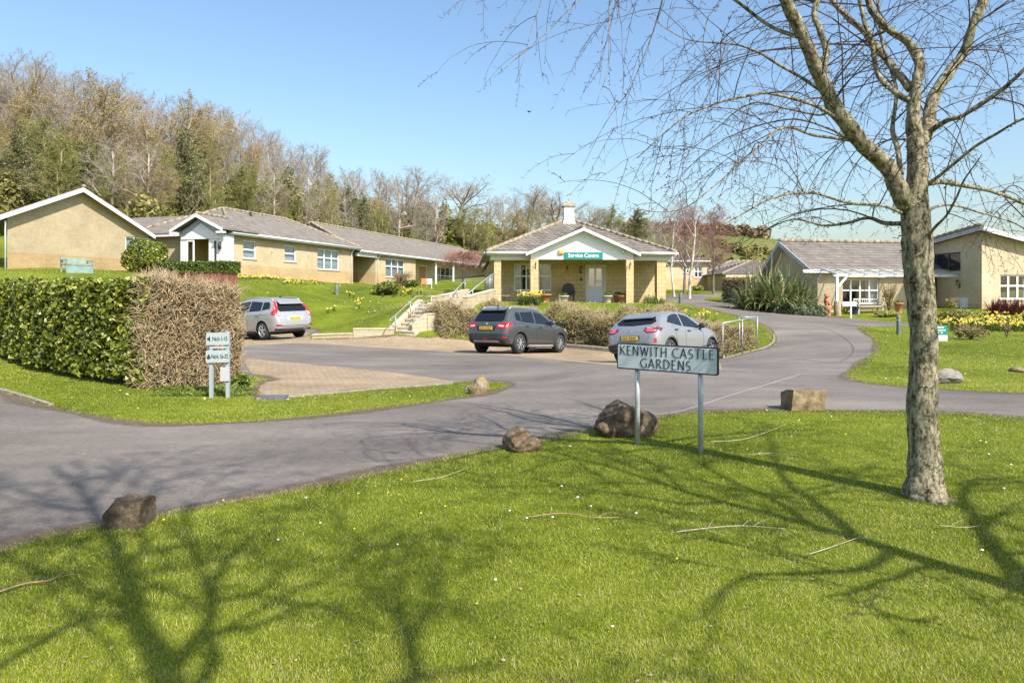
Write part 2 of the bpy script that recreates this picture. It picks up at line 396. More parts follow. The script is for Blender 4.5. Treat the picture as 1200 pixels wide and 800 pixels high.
def ground_mats():
    m, nt, b = new_mat('lawn_soil'); v = pos(nt)
    r = ramp(nt, noise(nt, v, .35, 6), [(.3, LG[0]), (.55, LG[1]), (.75, LG[2])])
    r2 = ramp(nt, noise(nt, v, 3.5, 8, .7), [(.3, (.72, .75, .7)), (.7, (1.25, 1.2, 1.1))])
    r3 = ramp(nt, noise(nt, v, 60, 3, .7), [(.3, (.65, .65, .65)), (.7, (1.3, 1.3, 1.3))])
    col = mixc(nt, mixc(nt, r.outputs[0], r2.outputs[0], 1, 'MULTIPLY'), r3.outputs[0], .8, 'MULTIPLY')
    nt.links.new(col, b.inputs['Base Color']); b.inputs['Roughness'].default_value = .9; b.inputs['Specular IOR Level'].default_value = .1
    bump(nt, b, noise(nt, v, 30, 4), .5, .04)
    lawn = m
    m, nt, b = new_mat('asphalt'); v = pos(nt)
    r = ramp(nt, noise(nt, v, .3, 7, .65), [(.3, (.112, .097, .084)), (.5, (.165, .145, .127)), (.7, (.215, .188, .162))])
    sc_ = nt.nodes.new('ShaderNodeMapping'); sc_.inputs['Scale'].default_value = (.5, 2.2, 1); nt.links.new(v, sc_.inputs[0])
    r1 = ramp(nt, noise(nt, sc_.outputs[0], .5, 4, .6), [(.35, (.8, .8, .81)), (.65, (1.1, 1.09, 1.07))])
    r2 = ramp(nt, noise(nt, v, 160, 2, .8), [(.3, (.4, .4, .4)), (.5, (1, 1, 1)), (.68, (1.9, 1.85, 1.75))])
    r3 = ramp(nt, noise(nt, v, 14, 6, .8), [(.3, (.76, .75, .75)), (.7, (1.18, 1.17, 1.15))])
    col = mixc(nt, mixc(nt, mixc(nt, r.outputs[0], r1.outputs[0], 1, 'MULTIPLY'), r2.outputs[0], .75, 'MULTIPLY'), r3.outputs[0], 1, 'MULTIPLY')
    # mossy reddish grit patches
    f = ramp(nt, noise(nt, v, .9, 7, .75), [(.56, (0, 0, 0)), (.75, (.55, .55, .55))]); bw = nt.nodes.new('ShaderNodeRGBToBW'); nt.links.new(f.outputs[0], bw.inputs[0])
    col = mixc(nt, col, (.17, .125, .095), bw.outputs[0])
    vo = nt.nodes.new('ShaderNodeTexVoronoi'); vo.feature = 'DISTANCE_TO_EDGE'; vo.inputs['Scale'].default_value = .35
    wn = nt.nodes.new('ShaderNodeTexNoise'); wn.inputs['Scale'].default_value = 1.2; wn.inputs['Detail'].default_value = 6; nt.links.new(v, wn.inputs['Vector'])
    wv = mixc(nt, v, wn.outputs['Color'], .35); nt.links.new(wv, vo.inputs['Vector'])
    cr = ramp(nt, vo.outputs['Distance'], [(.0, (.45, .45, .45)), (.006, (1, 1, 1))]); col = mixc(nt, col, cr.outputs[0], .12, 'MULTIPLY')
    nt.links.new(col, b.inputs['Base Color']); b.inputs['Roughness'].default_value = .88; b.inputs['Specular IOR Level'].default_value = .3
    bump(nt, b, noise(nt, v, 110, 2, .7), .35, .008)
    asph = m
    m, nt, b = new_mat('block_paving'); v = pos(nt)
    mp = nt.nodes.new('ShaderNodeMapping'); mp.inputs['Rotation'].default_value = (0, 0, .45); nt.links.new(v, mp.inputs[0])
    t = nt.nodes.new('ShaderNodeTexBrick'); nt.links.new(mp.outputs[0], t.inputs['Vector']); t.inputs['Scale'].default_value = 1
    t.inputs['Brick Width'].default_value = .2; t.inputs['Row Height'].default_value = .1; t.inputs['Mortar Size'].default_value = .006
    t.inputs['Color1'].default_value = (.37, .285, .185, 1); t.inputs['Color2'].default_value = (.31, .235, .155, 1); t.inputs['Mortar'].default_value = (.13, .11, .08, 1)
    r = ramp(nt, noise(nt, v, .6, 6, .7), [(.3, (.75, .74, .72)), (.7, (1.15, 1.13, 1.1))]); col = mixc(nt, t.outputs['Color'], r.outputs[0], 1, 'MULTIPLY')
    r = ramp(nt, noise(nt, v, 25, 4, .7), [(.3, (.8, .8, .8)), (.7, (1.15, 1.15, 1.15))]); col = mixc(nt, col, r.outputs[0], 1, 'MULTIPLY')
    nt.links.new(col, b.inputs['Base Color']); b.inputs['Roughness'].default_value = .9; b.inputs['Specular IOR Level'].default_value = .2
    bump(nt, b, t.outputs['Fac'], -.3, .006)
    pave = m
    m, nt, b = new_mat('hillside_grass'); v = pos(nt)
    r = ramp(nt, noise(nt, v, .02, 6, .6), [(.35, (.1, .13, .035)), (.55, (.14, .16, .045)), (.7, (.2, .17, .06))])
    r2 = ramp(nt, noise(nt, v, .6, 8, .8), [(.3, (.6, .6, .6)), (.7, (1.3, 1.25, 1.2))])
    nt.links.new(mixc(nt, r.outputs[0], r2.outputs[0], 1, 'MULTIPLY'), b.inputs['Base Color']); b.inputs['Roughness'].default_value = .95; b.inputs['Specular IOR Level'].default_value = .1
    return lawn, asph, pave, m
LG = [(.075, .1, .01), (.135, .17, .014), (.21, .24, .025)]
M_LAWN, M_ASPH, M_PAVE, M_HILL = ground_mats()
make_ground()

# thin seams and lines in the tarmac
def seam(pxs, w, name, mat, lift=.004, hgt=.0):
    pts = S(GL(pxs), step=.25); mb = MB(); n = len(pts); vs = []
    for i, p in enumerate(pts):
        a = Vector(pts[max(i-1, 0)]); b = Vector(pts[min(i+1, n-1)]); d = (b-a).normalized(); q = Vector((-d.y, d.x))*w/2
        for s in (-1, 1):
            x, y = p[0]+q.x*s, p[1]+q.y*s; vs.append((x, y, hz(x, y)+lift))
    if hgt:
        m = len(vs); vs += [(v[0], v[1], v[2]+hgt) for v in vs]
        fs = [(m+2*i, m+2*i+2, m+2*i+3, m+2*i+1) for i in range(n-1)]+[(2*i, 2*i+2, m+2*i+2, m+2*i) for i in range(n-1)]+[(2*i+1, m+2*i+1, m+2*i+3, 2*i+3) for i in range(n-1)]
        fs += [(0, m, m+1, 1), (2*n-2, 2*n-1, m+2*n-1, m+2*n-2)]
        vs = [(v[0], v[1], v[2]-(.06 if i < m else 0)) for i, v in enumerate(vs)]
    else: fs = [(2*i, 2*i+2, 2*i+3, 2*i+1) for i in range(n-1)]
    mb.add(vs, fs); o = mb.build(name, mat); tag(o, kind='structure'); return o
M_SEAM = simple('seam_sealant', (.3, .28, .25), .8, var=.2, scale=12)
M_SEAMD = simple('dark_seam', (.085, .08, .077), .8)
M_KERB = simple('concrete_kerb', (.25, .22, .18), .85, var=.3, scale=7, bumpy=.3)
seam([(772, 486), (800, 481), (850, 465), (900, 450), (938, 438)], .03, 'road_seam', M_SEAM)
seam([(938, 438), (970, 442), (1004, 446)], .03, 'road_seam', M_SEAM)
seam([(940, 421), (975, 425), (996, 417), (998, 404), (975, 388), (950, 380)], .035, 'road_seam', M_SEAMD)
seam([(845, 424), (900, 424), (940, 421)], .03, 'road_seam', M_SEAMD)
seam([(-30, 452), (0, 457.5), (30, 466), (60, 475.5)], .07, 'kerb_edging', M_KERB, 0, .035)
seam([(300, 467.8), (340, 465.3), (400, 459.8), (460, 454.8), (530, 449.8)], .07, 'kerb_edging', M_KERB, 0, .03)
seam([(560, 400.2), (640, 405.6), (720, 411.2), (800, 416.6), (848, 420)], .12, 'kerb_edging', M_KERB, 0, .1)
seam([(850, 419.6), (872, 413.8), (895, 408.3), (906, 401.3), (907, 393)], .06, 'kerb_edging', M_KERB, 0, .04)

m_, nt_, b_ = new_mat('verge_soil'); v_ = pos(nt_); a_ = nt_.nodes.new('ShaderNodeAttribute'); a_.attribute_name = 'tint'
r_ = ramp(nt_, noise(nt_, v_, 30, 5, .8), [(.3, (.06, .04, .025)), (.55, (.15, .105, .065)), (.75, (.26, .2, .13))]); nt_.links.new(r_.outputs[0], b_.inputs['Base Color']); b_.inputs['Roughness'].default_value = .95
ml_ = nt_.nodes.new('ShaderNodeMath'); ml_.operation = 'MULTIPLY'; nt_.links.new(noise(nt_, v_, 9, 8, .8), ml_.inputs[0]); nt_.links.new(a_.outputs['Fac'], ml_.inputs[1])
gr_ = ramp(nt_, ml_.outputs[0], [(.2, (0, 0, 0)), (.42, (.85, .85, .85))]); bw_ = nt_.nodes.new('ShaderNodeRGBToBW'); nt_.links.new(gr_.outputs[0], bw_.inputs[0]); nt_.links.new(bw_.outputs[0], b_.inputs['Alpha'])
def verge(line, side, w):
    V = []; A = []; T = []; line = [p for p in line if 2 < p[1] < 34 and abs(p[0]) < 1.1*p[1]]; n = len(line)
    for i, p in enumerate(line):
        a = Vector(line[max(i-1, 0)]); b = Vector(line[min(i+1, n-1)]); d = (b-a).normalized(); q = Vector((-d.y, d.x))*side; ww = w*(1+.4*math.sin(i*.9))
        for k, t in ((-.04, 1), (ww*.35, .8), (ww, 0)): x, y = p[0]+q.x*k, p[1]+q.y*k; V.append((x, y, hz(x, y)+.004)); A.append(t)
    for i in range(n-1):
        for k in (0, 1): o = 3*i+k; T += [(o, o+3, o+4), (o, o+4, o+1)]
    o = np_mesh('verge_soil', V, T, m_, None, A); tag(o, kind='structure')
verge(L1, 1, .34); verge(LI, 1, .4); verge(LR, 1, .3); verge(LB, 1, .3)
# ------------------------------------------------------------------ grass blades, daisies
FOOT = []   # polygons kept free of blades
def lawn_mask(X, Y):
    m = ~inpoly(X, Y, ASPH)
    for f in FOOT: m &= ~inpoly(X, Y, f)
    return m
def blades(n, d0, d1, name, mat, hmul=1.0, seedpts=None):
    rs = np.random.RandomState(5)
    if seedpts is None:
        D = np.exp(rs.uniform(math.log(d0), math.log(d1), n)); X = rs.uniform(-.92, .92, n)*D; Y = D
        near = rs.rand(n) < .02; X[near] = rs.uniform(-4, 4, near.sum()); Y[near] = rs.uniform(1.4, 3, near.sum())
    else: X, Y = seedpts
    m = lawn_mask(X, Y)
    X, Y = X[m], Y[m]; n = len(X)
    Z = H(X, Y); D = np.maximum(Y, 2)
    cl = .5+.5*np.sin(X*1.7+2*np.sin(Y*1.1))*np.sin(Y*2.3+1.5*np.sin(X*.9))
    h = (.007+.013*rs.rand(n)**1.5+.007*cl)*hmul*(1+D*.012); w = (.0009+.0007*D)*(.7+.6*rs.rand(n))
    a = rs.uniform(0, 2*np.pi, n); la = rs.uniform(0, 2*np.pi, n); ll = h*rs.uniform(.2, 1.3, n)
    px, py = np.cos(a)*w/2, np.sin(a)*w/2; lx, ly = np.cos(la)*ll, np.sin(la)*ll
    V = np.empty((n, 3, 3)); V[:, 0] = np.column_stack([X-px, Y-py, Z-.003]); V[:, 1] = np.column_stack([X+px, Y+py, Z-.003]); V[:, 2] = np.column_stack([X+lx, Y+ly, Z+h])
    patch = .5+.28*np.sin(X*.55+1.3*np.sin(Y*.43))*np.sin(Y*.5+1.1*np.sin(X*.37+2))
    t = np.clip(patch+rs.normal(0, .3, n)+.15*np.sin(X*6.1+3*np.sin(Y*4))*np.sin(Y*7.3+2*np.sin(X*5)), 0, 1)
    straw = rs.rand(n) < .025; t[straw] = 1
    return np_mesh(name, V.reshape(-1, 3), np.arange(3*n).reshape(-1, 3), mat, attr=np.repeat(t, 3)), n
M_BLADE = leaf_mat('grass_blades', [(0, (.085, .12, .01)), (.4, (.222, .268, .022)), (.75, (.415, .43, .045)), (.97, (.48, .49, .08)), (1, (.55, .48, .24))], .35, .5, .35)
def make_grass():
    # two sheets of blades: the body of the lawn and the ragged edge along the tarmac
    rs = np.random.RandomState(9)
    g, n = blades(NBLADE, 2.3, 62, 'grass', M_BLADE); tag(g, 'short mown yellow green grass covering all the lawns', 'grass', kind='stuff')
    ex, ey = [], []
    for line in (L1, LR, LB, LI):
        for (x0, y0), (x1, y1) in zip(line[:-1], line[1:]):
            if y0 < 2 or y0 > 30 or abs(x0) > y0: continue
            L = math.hypot(x1-x0, y1-y0); k = int(L*min(700, 5200/y0))
            t = rs.rand(k); o = rs.normal(0, .035+.0015*y0, k)
            ex.append(x0+(x1-x0)*t-(y1-y0)/L*o); ey.append(y0+(y1-y0)*t+(x1-x0)/L*o)
    ex, ey = np.concatenate(ex), np.concatenate(ey)
    global lawn_mask
    keep = lawn_mask; lawn_mask = lambda X, Y: np.ones(X.shape, bool)
    g2, n2 = blades(0, 0, 0, 'grass_edge', M_BLADE, 1.35, (ex, ey)); lawn_mask = keep
    tag(g2, 'ragged fringe of longer grass hanging over the tarmac edges', 'grass', kind='stuff')
    # litter: crumbs of dead leaf and twig
    n = 1000; D = np.exp(rs.uniform(math.log(2.6), math.log(16), n)); X = rs.uniform(-.85, .85, n)*D; Z = H(X, D); m = lawn_mask(X, D) | (rs.rand(n) < .35)
    P = np.column_stack([X, D, Z+.014])[m]; V, T, t = kites(P, np.tile([[0, 0, 1.]], (len(P), 1)), .010, rs, 2.2, rs.rand(len(P)), .35)
    o = np_mesh('leaf_litter', V, T, leaf_mat('dead_litter', [(0, (.1, .06, .03)), (.5, (.25, .17, .08)), (1, (.42, .34, .2))], .1, .8, .2), None, t); tag(o, 'crumbs of dead leaf and twig on lawn and tarmac', 'leaf litter', kind='stuff')
    # daisies
    n = 1050; D = np.exp(rs.uniform(math.log(3), math.log(50), n)); X = rs.uniform(-.85, .85, n)*D
    cl = np.sin(X*.8+D)*np.sin(D*.9-X*.5)+.9*(np.abs(X/D+.25) < .15)*(D > 28); m = lawn_mask(X, D) & (rs.rand(n) < (.25+.5*cl)*np.clip(D/12, .25, 1)); X, D = X[m], D[m]; Z = H(X, D)
    mb = MB(); my = MB()
    for x, y, z in zip(X, D, Z):
        r = .006+.0010*y*rs.uniform(.5, 1.1)
        tgt = my if rs.rand() < .3 else mb
        tgt.blob((x, y, z+.03+.001*y), (r, r, r*.5), 6, 4)
    o = mb.build('daisies', simple('daisy_white', (.8, .8, .78), .6)); tag(o, 'tiny white daisies dotted over the lawns', 'daisies', kind='stuff')
    o = my.build('dandelions', simple('dandelion_yellow', (.75, .6, .04), .6)); tag(o, 'tiny yellow dandelions dotted over the lawns', 'dandelions', kind='stuff')
NBLADE = 1500000
# ------------------------------------------------------------------ building helpers
M_SILL = simple('stone_sill', (.48, .42, .32), .8, var=.15)
M_FLASH = simple('ridge_tile', (.27, .22, .15), .9, var=.4, scale=5)
M_SOFF = simple('soffit_board', (.6, .6, .6), .6)
M_INT = simple('room_plaster', (.25, .2, .14), .9)
def wall(rt, F, a0, a1, z0, z1, ops, mat, th=.3, b=0, name='wall'):
    mb = MB(); br = sorted({a0, a1}|{x for o in ops for x in o[:2] if a0 < x < a1})
    for p, q in zip(br[:-1], br[1:]):
        mid = (p+q)/2; cut = sorted((o[2], o[3]) for o in ops if o[0] < mid < o[1]); z = z0
        for c0, c1 in cut:
            if c0 > z: mb.fbox(F, p, q, b, b+th, z, c0)
            z = c1
        if z < z1: mb.fbox(F, p, q, b, b+th, z, z1)
    return mb.build(name, mat, rt)
def window(rt, F, o, cols=2, rows=(.42,), b=0, curtain='side', fmat=None, sill=True, deep=.07):
    a0, a1, z0, z1 = o[:4]; fw = .07; mb = MB(); b0, b1 = b+deep, b+deep+.07
    mb.fbox(F, a0, a1, b0, b1, z0, z0+fw); mb.fbox(F, a0, a1, b0, b1, z1-fw, z1)
    for a in (a0, a1-fw): mb.fbox(F, a, a+fw, b0, b1, z0+fw, z1-fw)
    for i in range(1, cols):
        a = a0+(a1-a0)*i/cols; mb.fbox(F, a-.045, a+.045, b0-.004, b1-.01, z0+fw, z1-fw)
    for r in rows:
        z = z1-(z1-z0)*r
        for i in range(cols):
            p = a0+(a1-a0)*i/cols+(.045 if i else fw); q = a0+(a1-a0)*(i+1)/cols-(.045 if i < cols-1 else fw)
            mb.fbox(F, p, q, b0-.002, b1-.012, z-.04, z+.04)
    w = mb.build('window', fmat or UPVC, rt)
    g = MB(); g.fbox(F, a0+fw-.01, a1-fw+.01, b0+.03, b0+.036, z0+fw-.01, z1-fw+.01); g.build('pane', GLASS, w)
    if curtain:
        W = a1-a0
        spans = {'side': [(0, .24), (.76, 1)], 'full': [(0, 1)], 'left': [(0, .5)], 'right': [(.7, 1)]}[curtain]
        for s, e in spans:
            c = MB(); n = max(4, int((e-s)*W/.05)); vs = []
            for i in range(n+1):
                a = a0+W*(s+(e-s)*i/n)
                for z in (z0, z1): vs.append(F(a, b0+.16+.025*math.sin(i*1.9), z))
            c.add(vs, [(2*i, 2*i+2, 2*i+3, 2*i+1) for i in range(n)], True); c.build('curtain', CURT, w, fix=False)

    if sill:
        s = MB(); s.fbox(F, a0-.08, a1+.08, b-.06, b0, z0-.07, z0-.002); s.build('sill', M_SILL, w)
    return w
def opx(F, x0, x1, y0, y1, b=0):
    a0, a1 = F.at_px(x0, b), F.at_px(x1, b); D = F((a0+a1)/2, b, 0)[1]
    return (a0, a1, CZ-(y1-HY)*D/FPX, CZ-(y0-HY)*D/FPX)
def chevron(mb, F, L, M, Rr, ze, zm, zr, th, b0, b1):
    mb.prism(F, [(L, ze), (M, zm), (Rr, zr), (Rr, zr-th), (M, zm-th*1.06), (L, ze-th)], b0, b1)
def hip(rt, F, a0, a1, b0, b1, ze, zr, mat, r0=None, r1=None, th=.12, name='roof', ridge=True, bm=None):
    """ridge along a; r0/r1 = where the ridge starts and ends (None: full hips)"""
    bm_ = (b0+b1)/2 if bm is None else bm
    r0 = a0+(bm_-b0) if r0 is None else r0; r1 = a1-(bm_-b0) if r1 is None else r1
    mb = MB()
    vs = [F(a0, b0, ze), F(a1, b0, ze), F(a1, b1, ze), F(a0, b1, ze), F(r0, bm_, zr), F(r1, bm_, zr)]+[F(a0, b0, ze-th), F(a1, b0, ze-th), F(a1, b1, ze-th), F(a0, b1, ze-th)]
    mb.add(vs, [(0, 1, 5, 4), (1, 2, 5), (2, 3, 4, 5), (3, 0, 4), (6, 7, 1, 0), (7, 8, 2, 1), (8, 9, 3, 2), (9, 6, 0, 3), (9, 8, 7, 6)])
    o = mb.build(name, mat, rt)
    if ridge:
        t = MB()
        for p, q in ((4, 5), (0, 4), (3, 4), (1, 5), (2, 5)):
            P, Q = Vector(vs[p]), Vector(vs[q]); L = (Q-P).length
            if L < .3: continue
            n = max(2, int(L/.45))
            for i in range(n): t.tube([P+(Q-P)*(i/n)+Vector((0, 0, .015)), P+(Q-P)*((i+.97)/n)+Vector((0, 0, .03))], [.1, .115], 7)
        t.build('ridge_tiles', M_FLASH, o)
    return o
def ridge_line(o, P, Q):
    t = MB(); P = Vector(P); Q = Vector(Q); n = max(2, int((Q-P).length/.45))
    for i in range(n): t.tube([P+(Q-P)*(i/n)+Vector((0, 0, .01)), P+(Q-P)*((i+.97)/n)+Vector((0, 0, .025))], [.1, .115], 7)
    t.build('ridge_tiles', M_FLASH, o)
def fascia(rt, F, a0, a1, b, z, h=.2, gut=True, mat=None, th=.03):
    m = MB(); m.fbox(F, a0, a1, b-th, b, z-h, z-.002); m.build('fascia', mat or WHITE, rt)
    if gut:
        g = MB(); g.tube([F(a0+.02, b-th-.065, z-.06), F(a1-.02, b-th-.065, z-.06)], .06, 8); g.build('gutter', mat or WHITE, rt)
def downpipe(rt, F, a, b, z1, z0, off=.3, mat=None):
    g = MB(); g.tube([F(a, b-off, z1), F(a, b-off, z1-.1), F(a, b-.06, z1-.4), F(a, b-.06, z0)], .04, 8); g.build('downpipe', mat or WHITE, rt)

BR1, BR2, MO = (.42, .34, .215), (.46, .38, .245), (.35, .285, .18)
PL = (.97, .85, .7)
RT1, RT2 = (.19, .168, .145), (.24, .213, .185)
# ------------------------------------------------------------------ left wing: gabled bungalow
FA = Fr((-24.4, 33), (.215, .976))
MA = brick_mat('buff_brick_gable', FA, (.45, .365, .23), (.49, .405, .26), (.38, .31, .195), .44, .1, .009, PL, 3.75)
RA = roof_mat('brown_tiles_gable', FA, RT1, RT2)
FA.n = (-.595, .804)      # the house runs back at a skew to its gable
hA = root('gabled_bungalow', FA(0, 0, 2.8), 'buff brick bungalow end with wide white edged gable, behind the green bench at far left', 'bungalow')
AW = 9.3; wA = opx(FA, 147, 177, 277, 303)
wall(hA, FA, 0, AW, 2.2, 5.5, [(wA[0], wA[1], wA[2], 5.12)], MA)
mb = MB(); mb.prism(FA, [(0, 5.5), (AW, 5.5), (AW/2-.25, 7.2)], 0, .3); mb.build('gable', MA, hA)
wall(hA, FA.left(0, 12), 0, 11.7, 2.2, 5.5, [], MA); wall(hA, FA.right(AW), .3, 12, 2.2, 5.5, [], MA)
window(hA, FA, (wA[0], wA[1], wA[2], 5.12), 3, (), curtain='full')
mb = MB(); chevron(mb, FA, -.45, AW/2-.25, AW+.45, 5.42, 7.48, 5.36, .16, -.55, 12.4); o = mb.build('roof', RA, hA)
ridge_line(o, FA(AW/2-.25, -.6, 7.5), FA(AW/2-.25, 12.4, 7.5))
mb = MB(); chevron(mb, FA, -.44, AW/2-.25, AW+.44, 5.37, 7.43, 5.31, .22, -.6, -.553); mb.build('bargeboard', WHITE, hA)
mb = MB(); chevron(mb, FA, -.42, AW/2-.25, AW+.42, 5.24, 7.29, 5.18, .03, -.55, 0); mb.build('soffit', M_SOFF, hA)
downpipe(hA, FA, -.1, -.03, 5.2, 2.6)
mb = MB(); mb.tube([FA(2.4, 1.5, 6.4), FA(2.4, 1.5, 7.0)], .06, 8); mb.build('vent_pipe', DARK, hA)

# ------------------------------------------------------------------ left wing: long range with porch
FB = Fr((-18.15, 44), (.3, .95)); FLk = Fr((-21.4, 44.02), (.95, -.3))
MBk = brick_mat('buff_brick_range', FB, (.5, .405, .255), (.54, .445, .29), (.42, .345, .22), .44, .1, .009, PL, 3.62)
RB = roof_mat('brown_tiles_range', FB, RT1, RT2)
hB = root('hipped_bungalow', FB(0, 0, 2.8), 'buff bungalow with hipped brown roof and three white windows beside the white porch', 'bungalow')
wins = [(opx(FB, 285, 300, 282, 303), 1, (.5,), 'full'), (opx(FB, 333.5, 347, 287.5, 306.5), 1, (.5,), 'full'), (opx(FB, 372, 397.5, 292.5, 316), 3, (.42,), 'full')]
wall(hB, FB, 0, 15.1, 1.8, 5.6, [w[0] for w in wins], MBk)
for o_, c, r_, cu in wins: window(hB, FB, o_, c, r_, curtain=cu)
wall(hB, FB.left(0, 8), 0, 7.7, 2, 5.6, [(4.7, 7.7, 2, 5.25)], MBk); wall(hB, FB.right(15.1), .3, 8, 1.8, 5.6, [], MBk)
hip(hB, FB, -.45, 15.6, -.45, 8.4, 5.72, 7.85, RB)
fascia(hB, FB, -.45, 15.6, -.42, 5.69); fascia(hB, FB.left(-.42, 8), 0, 8.4, 0, 5.69, gut=False)
downpipe(hB, FB, 14.75, 0, 5.55, 2.2)
for a in (FB.at_px(318), FB.at_px(361)):
    mb = MB(); mb.fbox(FB, a-.09, a+.09, -.012, 0, 4.75, 4.87); mb.fbox(FB, a-.02, a+.02, -.1, -.012, 4.6, 4.8); mb.build('wall_vent', M_SILL, hB)
mb = MB(); mb.tube([FB(6, 3.2, 7.3), FB(6, 3.2, 7.75)], .07, 8); mb.lathe(FB(6, 3.2, 7.7), [(.11, 0), (.12, .05), (.05, .1)], 8); mb.build('vent_pipe', DARK, hB)
# long lower range beyond
hC = root('long_bungalow', FB(15.4, 0, 2.4), 'long low bungalow range with open carport, brown door and white downpipes beyond the three windows', 'bungalow')
FC = FB; aa = [FC.at_px(x) for x in (414, 440, 487, 568)]
wC = opx(FC, 452, 474, 303.5, 325)
wall(hC, FC, aa[1], aa[2], 1.6, 5.4, [wC], MBk); window(hC, FC, wC, 3, (.42,), curtain='full')
wall(hC, FC, 15.4, aa[1], 1.6, 5.4, [], MBk, b=3.5)
wall(hC, FC.left(aa[1], 3.5), 0, 3.2, 1.6, 5.4, [], MBk); wall(hC, FC.right(aa[2], 0), .3, 1.5, 1.6, 5.4, [], MBk)
dC = opx(FC, 491, 500.5, 311, 337, 1.5); w2 = opx(FC, 511, 533, 313, 333.5, 1.5)
wall(hC, FC, aa[2], aa[3]+4, 1.6, 5.4, [(dC[0], dC[1], 1.6, dC[3]), w2], MBk, b=1.5)
window(hC, FC, w2, 4, (.5,), b=1.5, curtain='side')
mb = MB(); a0, a1, z0, z1 = dC; mb.fbox(FC, a0, a0+.08, 1.55, 1.65, 1.8, z1); mb.fbox(FC, a1-.08, a1, 1.55, 1.65, 1.8, z1); mb.fbox(FC, a0+.08, a1-.08, 1.55, 1.65, z1-.08, z1); d = mb.build('door_frame', UPVC, hC)
mb = MB(); mb.fbox(FC, a0+.08, a1-.08, 1.6, 1.64, 1.8, z1-.08); mb.build('door', simple('tan_door', (.36, .17, .07), .5, var=.1), hC)
hip(hC, FC, 15.2, 56, -.4, 9, 5.52, 8.0, RB, r0=15.3, r1=50, bm=4.3)
fascia(hC, FC, 15.62, 56, -.37, 5.49)
mb = MB(); mb.fbox(FC, 15.65, aa[1]-.02, -.2, .1, 5.0, 5.3); mb.build('carport_beam', WHITE, hC)
downpipe(hC, FC, aa[1]+.35, 0, 5.35, 2)
for k_ in (5, 10): mb = MB(); mb.fbox(FC, aa[2]+k_, aa[2]+k_+.15, -.1, .05, 1.8, 5.3); mb.build('post', WHITE, hC)
# link range
hL = root('link_range', FLk(-6, 3, 3), 'low tiled link between the gabled bungalow and the white porch', 'building')
FL = Fr(FLk(-.8, 2.2, 0)[:2], (.95, -.3)); ML = brick_mat('buff_brick_link', FL, BR1, BR2, MO, .44, .1, .009, PL, 3.8); RL = roof_mat('brown_tiles_link', FL, RT1, RT2)
wall(hL, FL, -6, 0.2, 2.2, 5.5, [], ML)
S_ = Fr(FL(-12, 0, 0)[:2], FL.n)
mb = MB(); mb.prism(S_, [(-.5, 5.55), (5, 7.75), (10.5, 5.5), (10.5, 5.35), (5, 7.6), (-.5, 5.4)], 0, -12.6); o = mb.build('roof', RL, hL)
fascia(hL, FL, -5, .4, -.47, 5.53)
# porch
hP = root('entrance_porch', FLk(2.2, 0, 3), 'white pedimented porch with folded back glass doors and pale yellow inside', 'porch')
PW = 3.4; RP = roof_mat('brown_tiles_porch', FLk, RT1, RT2); YEL = simple('porch_yellow', (.75, .6, .22), .8)
mb = MB(); chevron(mb, FLk, -.35, PW/2, PW+.35, 5.82, 6.78, 5.82, .1, -.5, 3.0); o = mb.build('roof', RP, hP); ridge_line(o, FLk(PW/2, -.5, 6.8), FLk(PW/2, 2.3, 6.8))
mb = MB(); chevron(mb, FLk, -.34, PW/2, PW+.34, 5.8, 6.76, 5.8, .19, -.55, -.503)
for s in (-1, 1):
    ac = -.1 if s < 0 else PW+.1; mb.fbox(FLk, ac-.24, ac+.24, -.55, -.2, 5.5, 5.62)
mb.build('bargeboard', WHITE, hP)
mb = MB(); mb.prism(FLk, [(.1, 5.45), (PW-.1, 5.45), (PW-.1, 5.7), (PW/2, 6.6), (.1, 5.7)], -.02, .1); mb.build('pediment', simple('pediment_shade_grey', (.36, .4, .44), .6), hP)  # bluish grey paints in the soffit's shade around the white panel
mb = MB(); mb.prism(FLk, [(.35, 5.35), (PW-.35, 5.35), (PW-.5, 5.47), (PW/2, 6.2), (.5, 5.47)], -.06, -.023); mb.fbox(FLk, .12, PW-.12, -.06, -.022, 5.2, 5.34); mb.build('pediment_panel', WHITE, hP)
for a0, a1 in ((.03, .5), (2.25, 2.55), (2.98, PW-.03)):
    mb = MB(); mb.fbox(FLk, a0, a1, 0, .12, 2.4, 5.45); mb.build('panel', WHITE, hP)
for a0, a1, aa_ in ((.52, 1.12, .5), (2.56, 2.97, -.02)):
    Fd = Fr(FLk(a0, -.02, 0)[:2], (math.cos(-.3157-aa_*0), math.sin(-.3157)))
    mb = MB(); w_ = a1-a0
    for x, y, z0, z1 in ((0, .1, 2.9, 5.18), (w_-.1, w_, 2.9, 5.18), (.1, w_-.1, 2.9, 3.2), (.1, w_-.1, 5.06, 5.18)): mb.fbox(Fd, x, y, 0, .05, z0, z1)
    d = mb.build('glazed_door', UPVC, hP); g = MB(); g.fbox(Fd, .09, w_-.09, .02, .026, 3.19, 5.07); g.build('pane', GLASS, d)
wall(hP, FLk, 0, PW-.75, 2.4, 5.45, [(1.3, 1.75, 2.4, 4.75)], YEL, b=2.4, name='inner_wall')
mb = MB(); mb.fbox(FLk, 1.25, 1.8, 2.72, 2.76, 2.6, 4.78); mb.build('inner_door', DARK, hP)
wall(hP, Fr(FLk(0, 0, 0)[:2], FLk.n), .12, 2.4, 2.4, 5.45, [], YEL, th=.1, name='side_wall')
wall(hP, FLk.right(PW), .12, .93, 2.4, 5.45, [], WHITE, th=.1, name='side_wall')
mb = MB(); mb.lathe(FLk(3.2, -.14, 4.55), [(.02, .42), (.11, .3), (.12, .05), (.06, -.05)], 8); mb.fbox(FLk, 3.18, 3.22, -.14, 0, 4.93, 4.97); mb.build('lantern', DARK, hP)

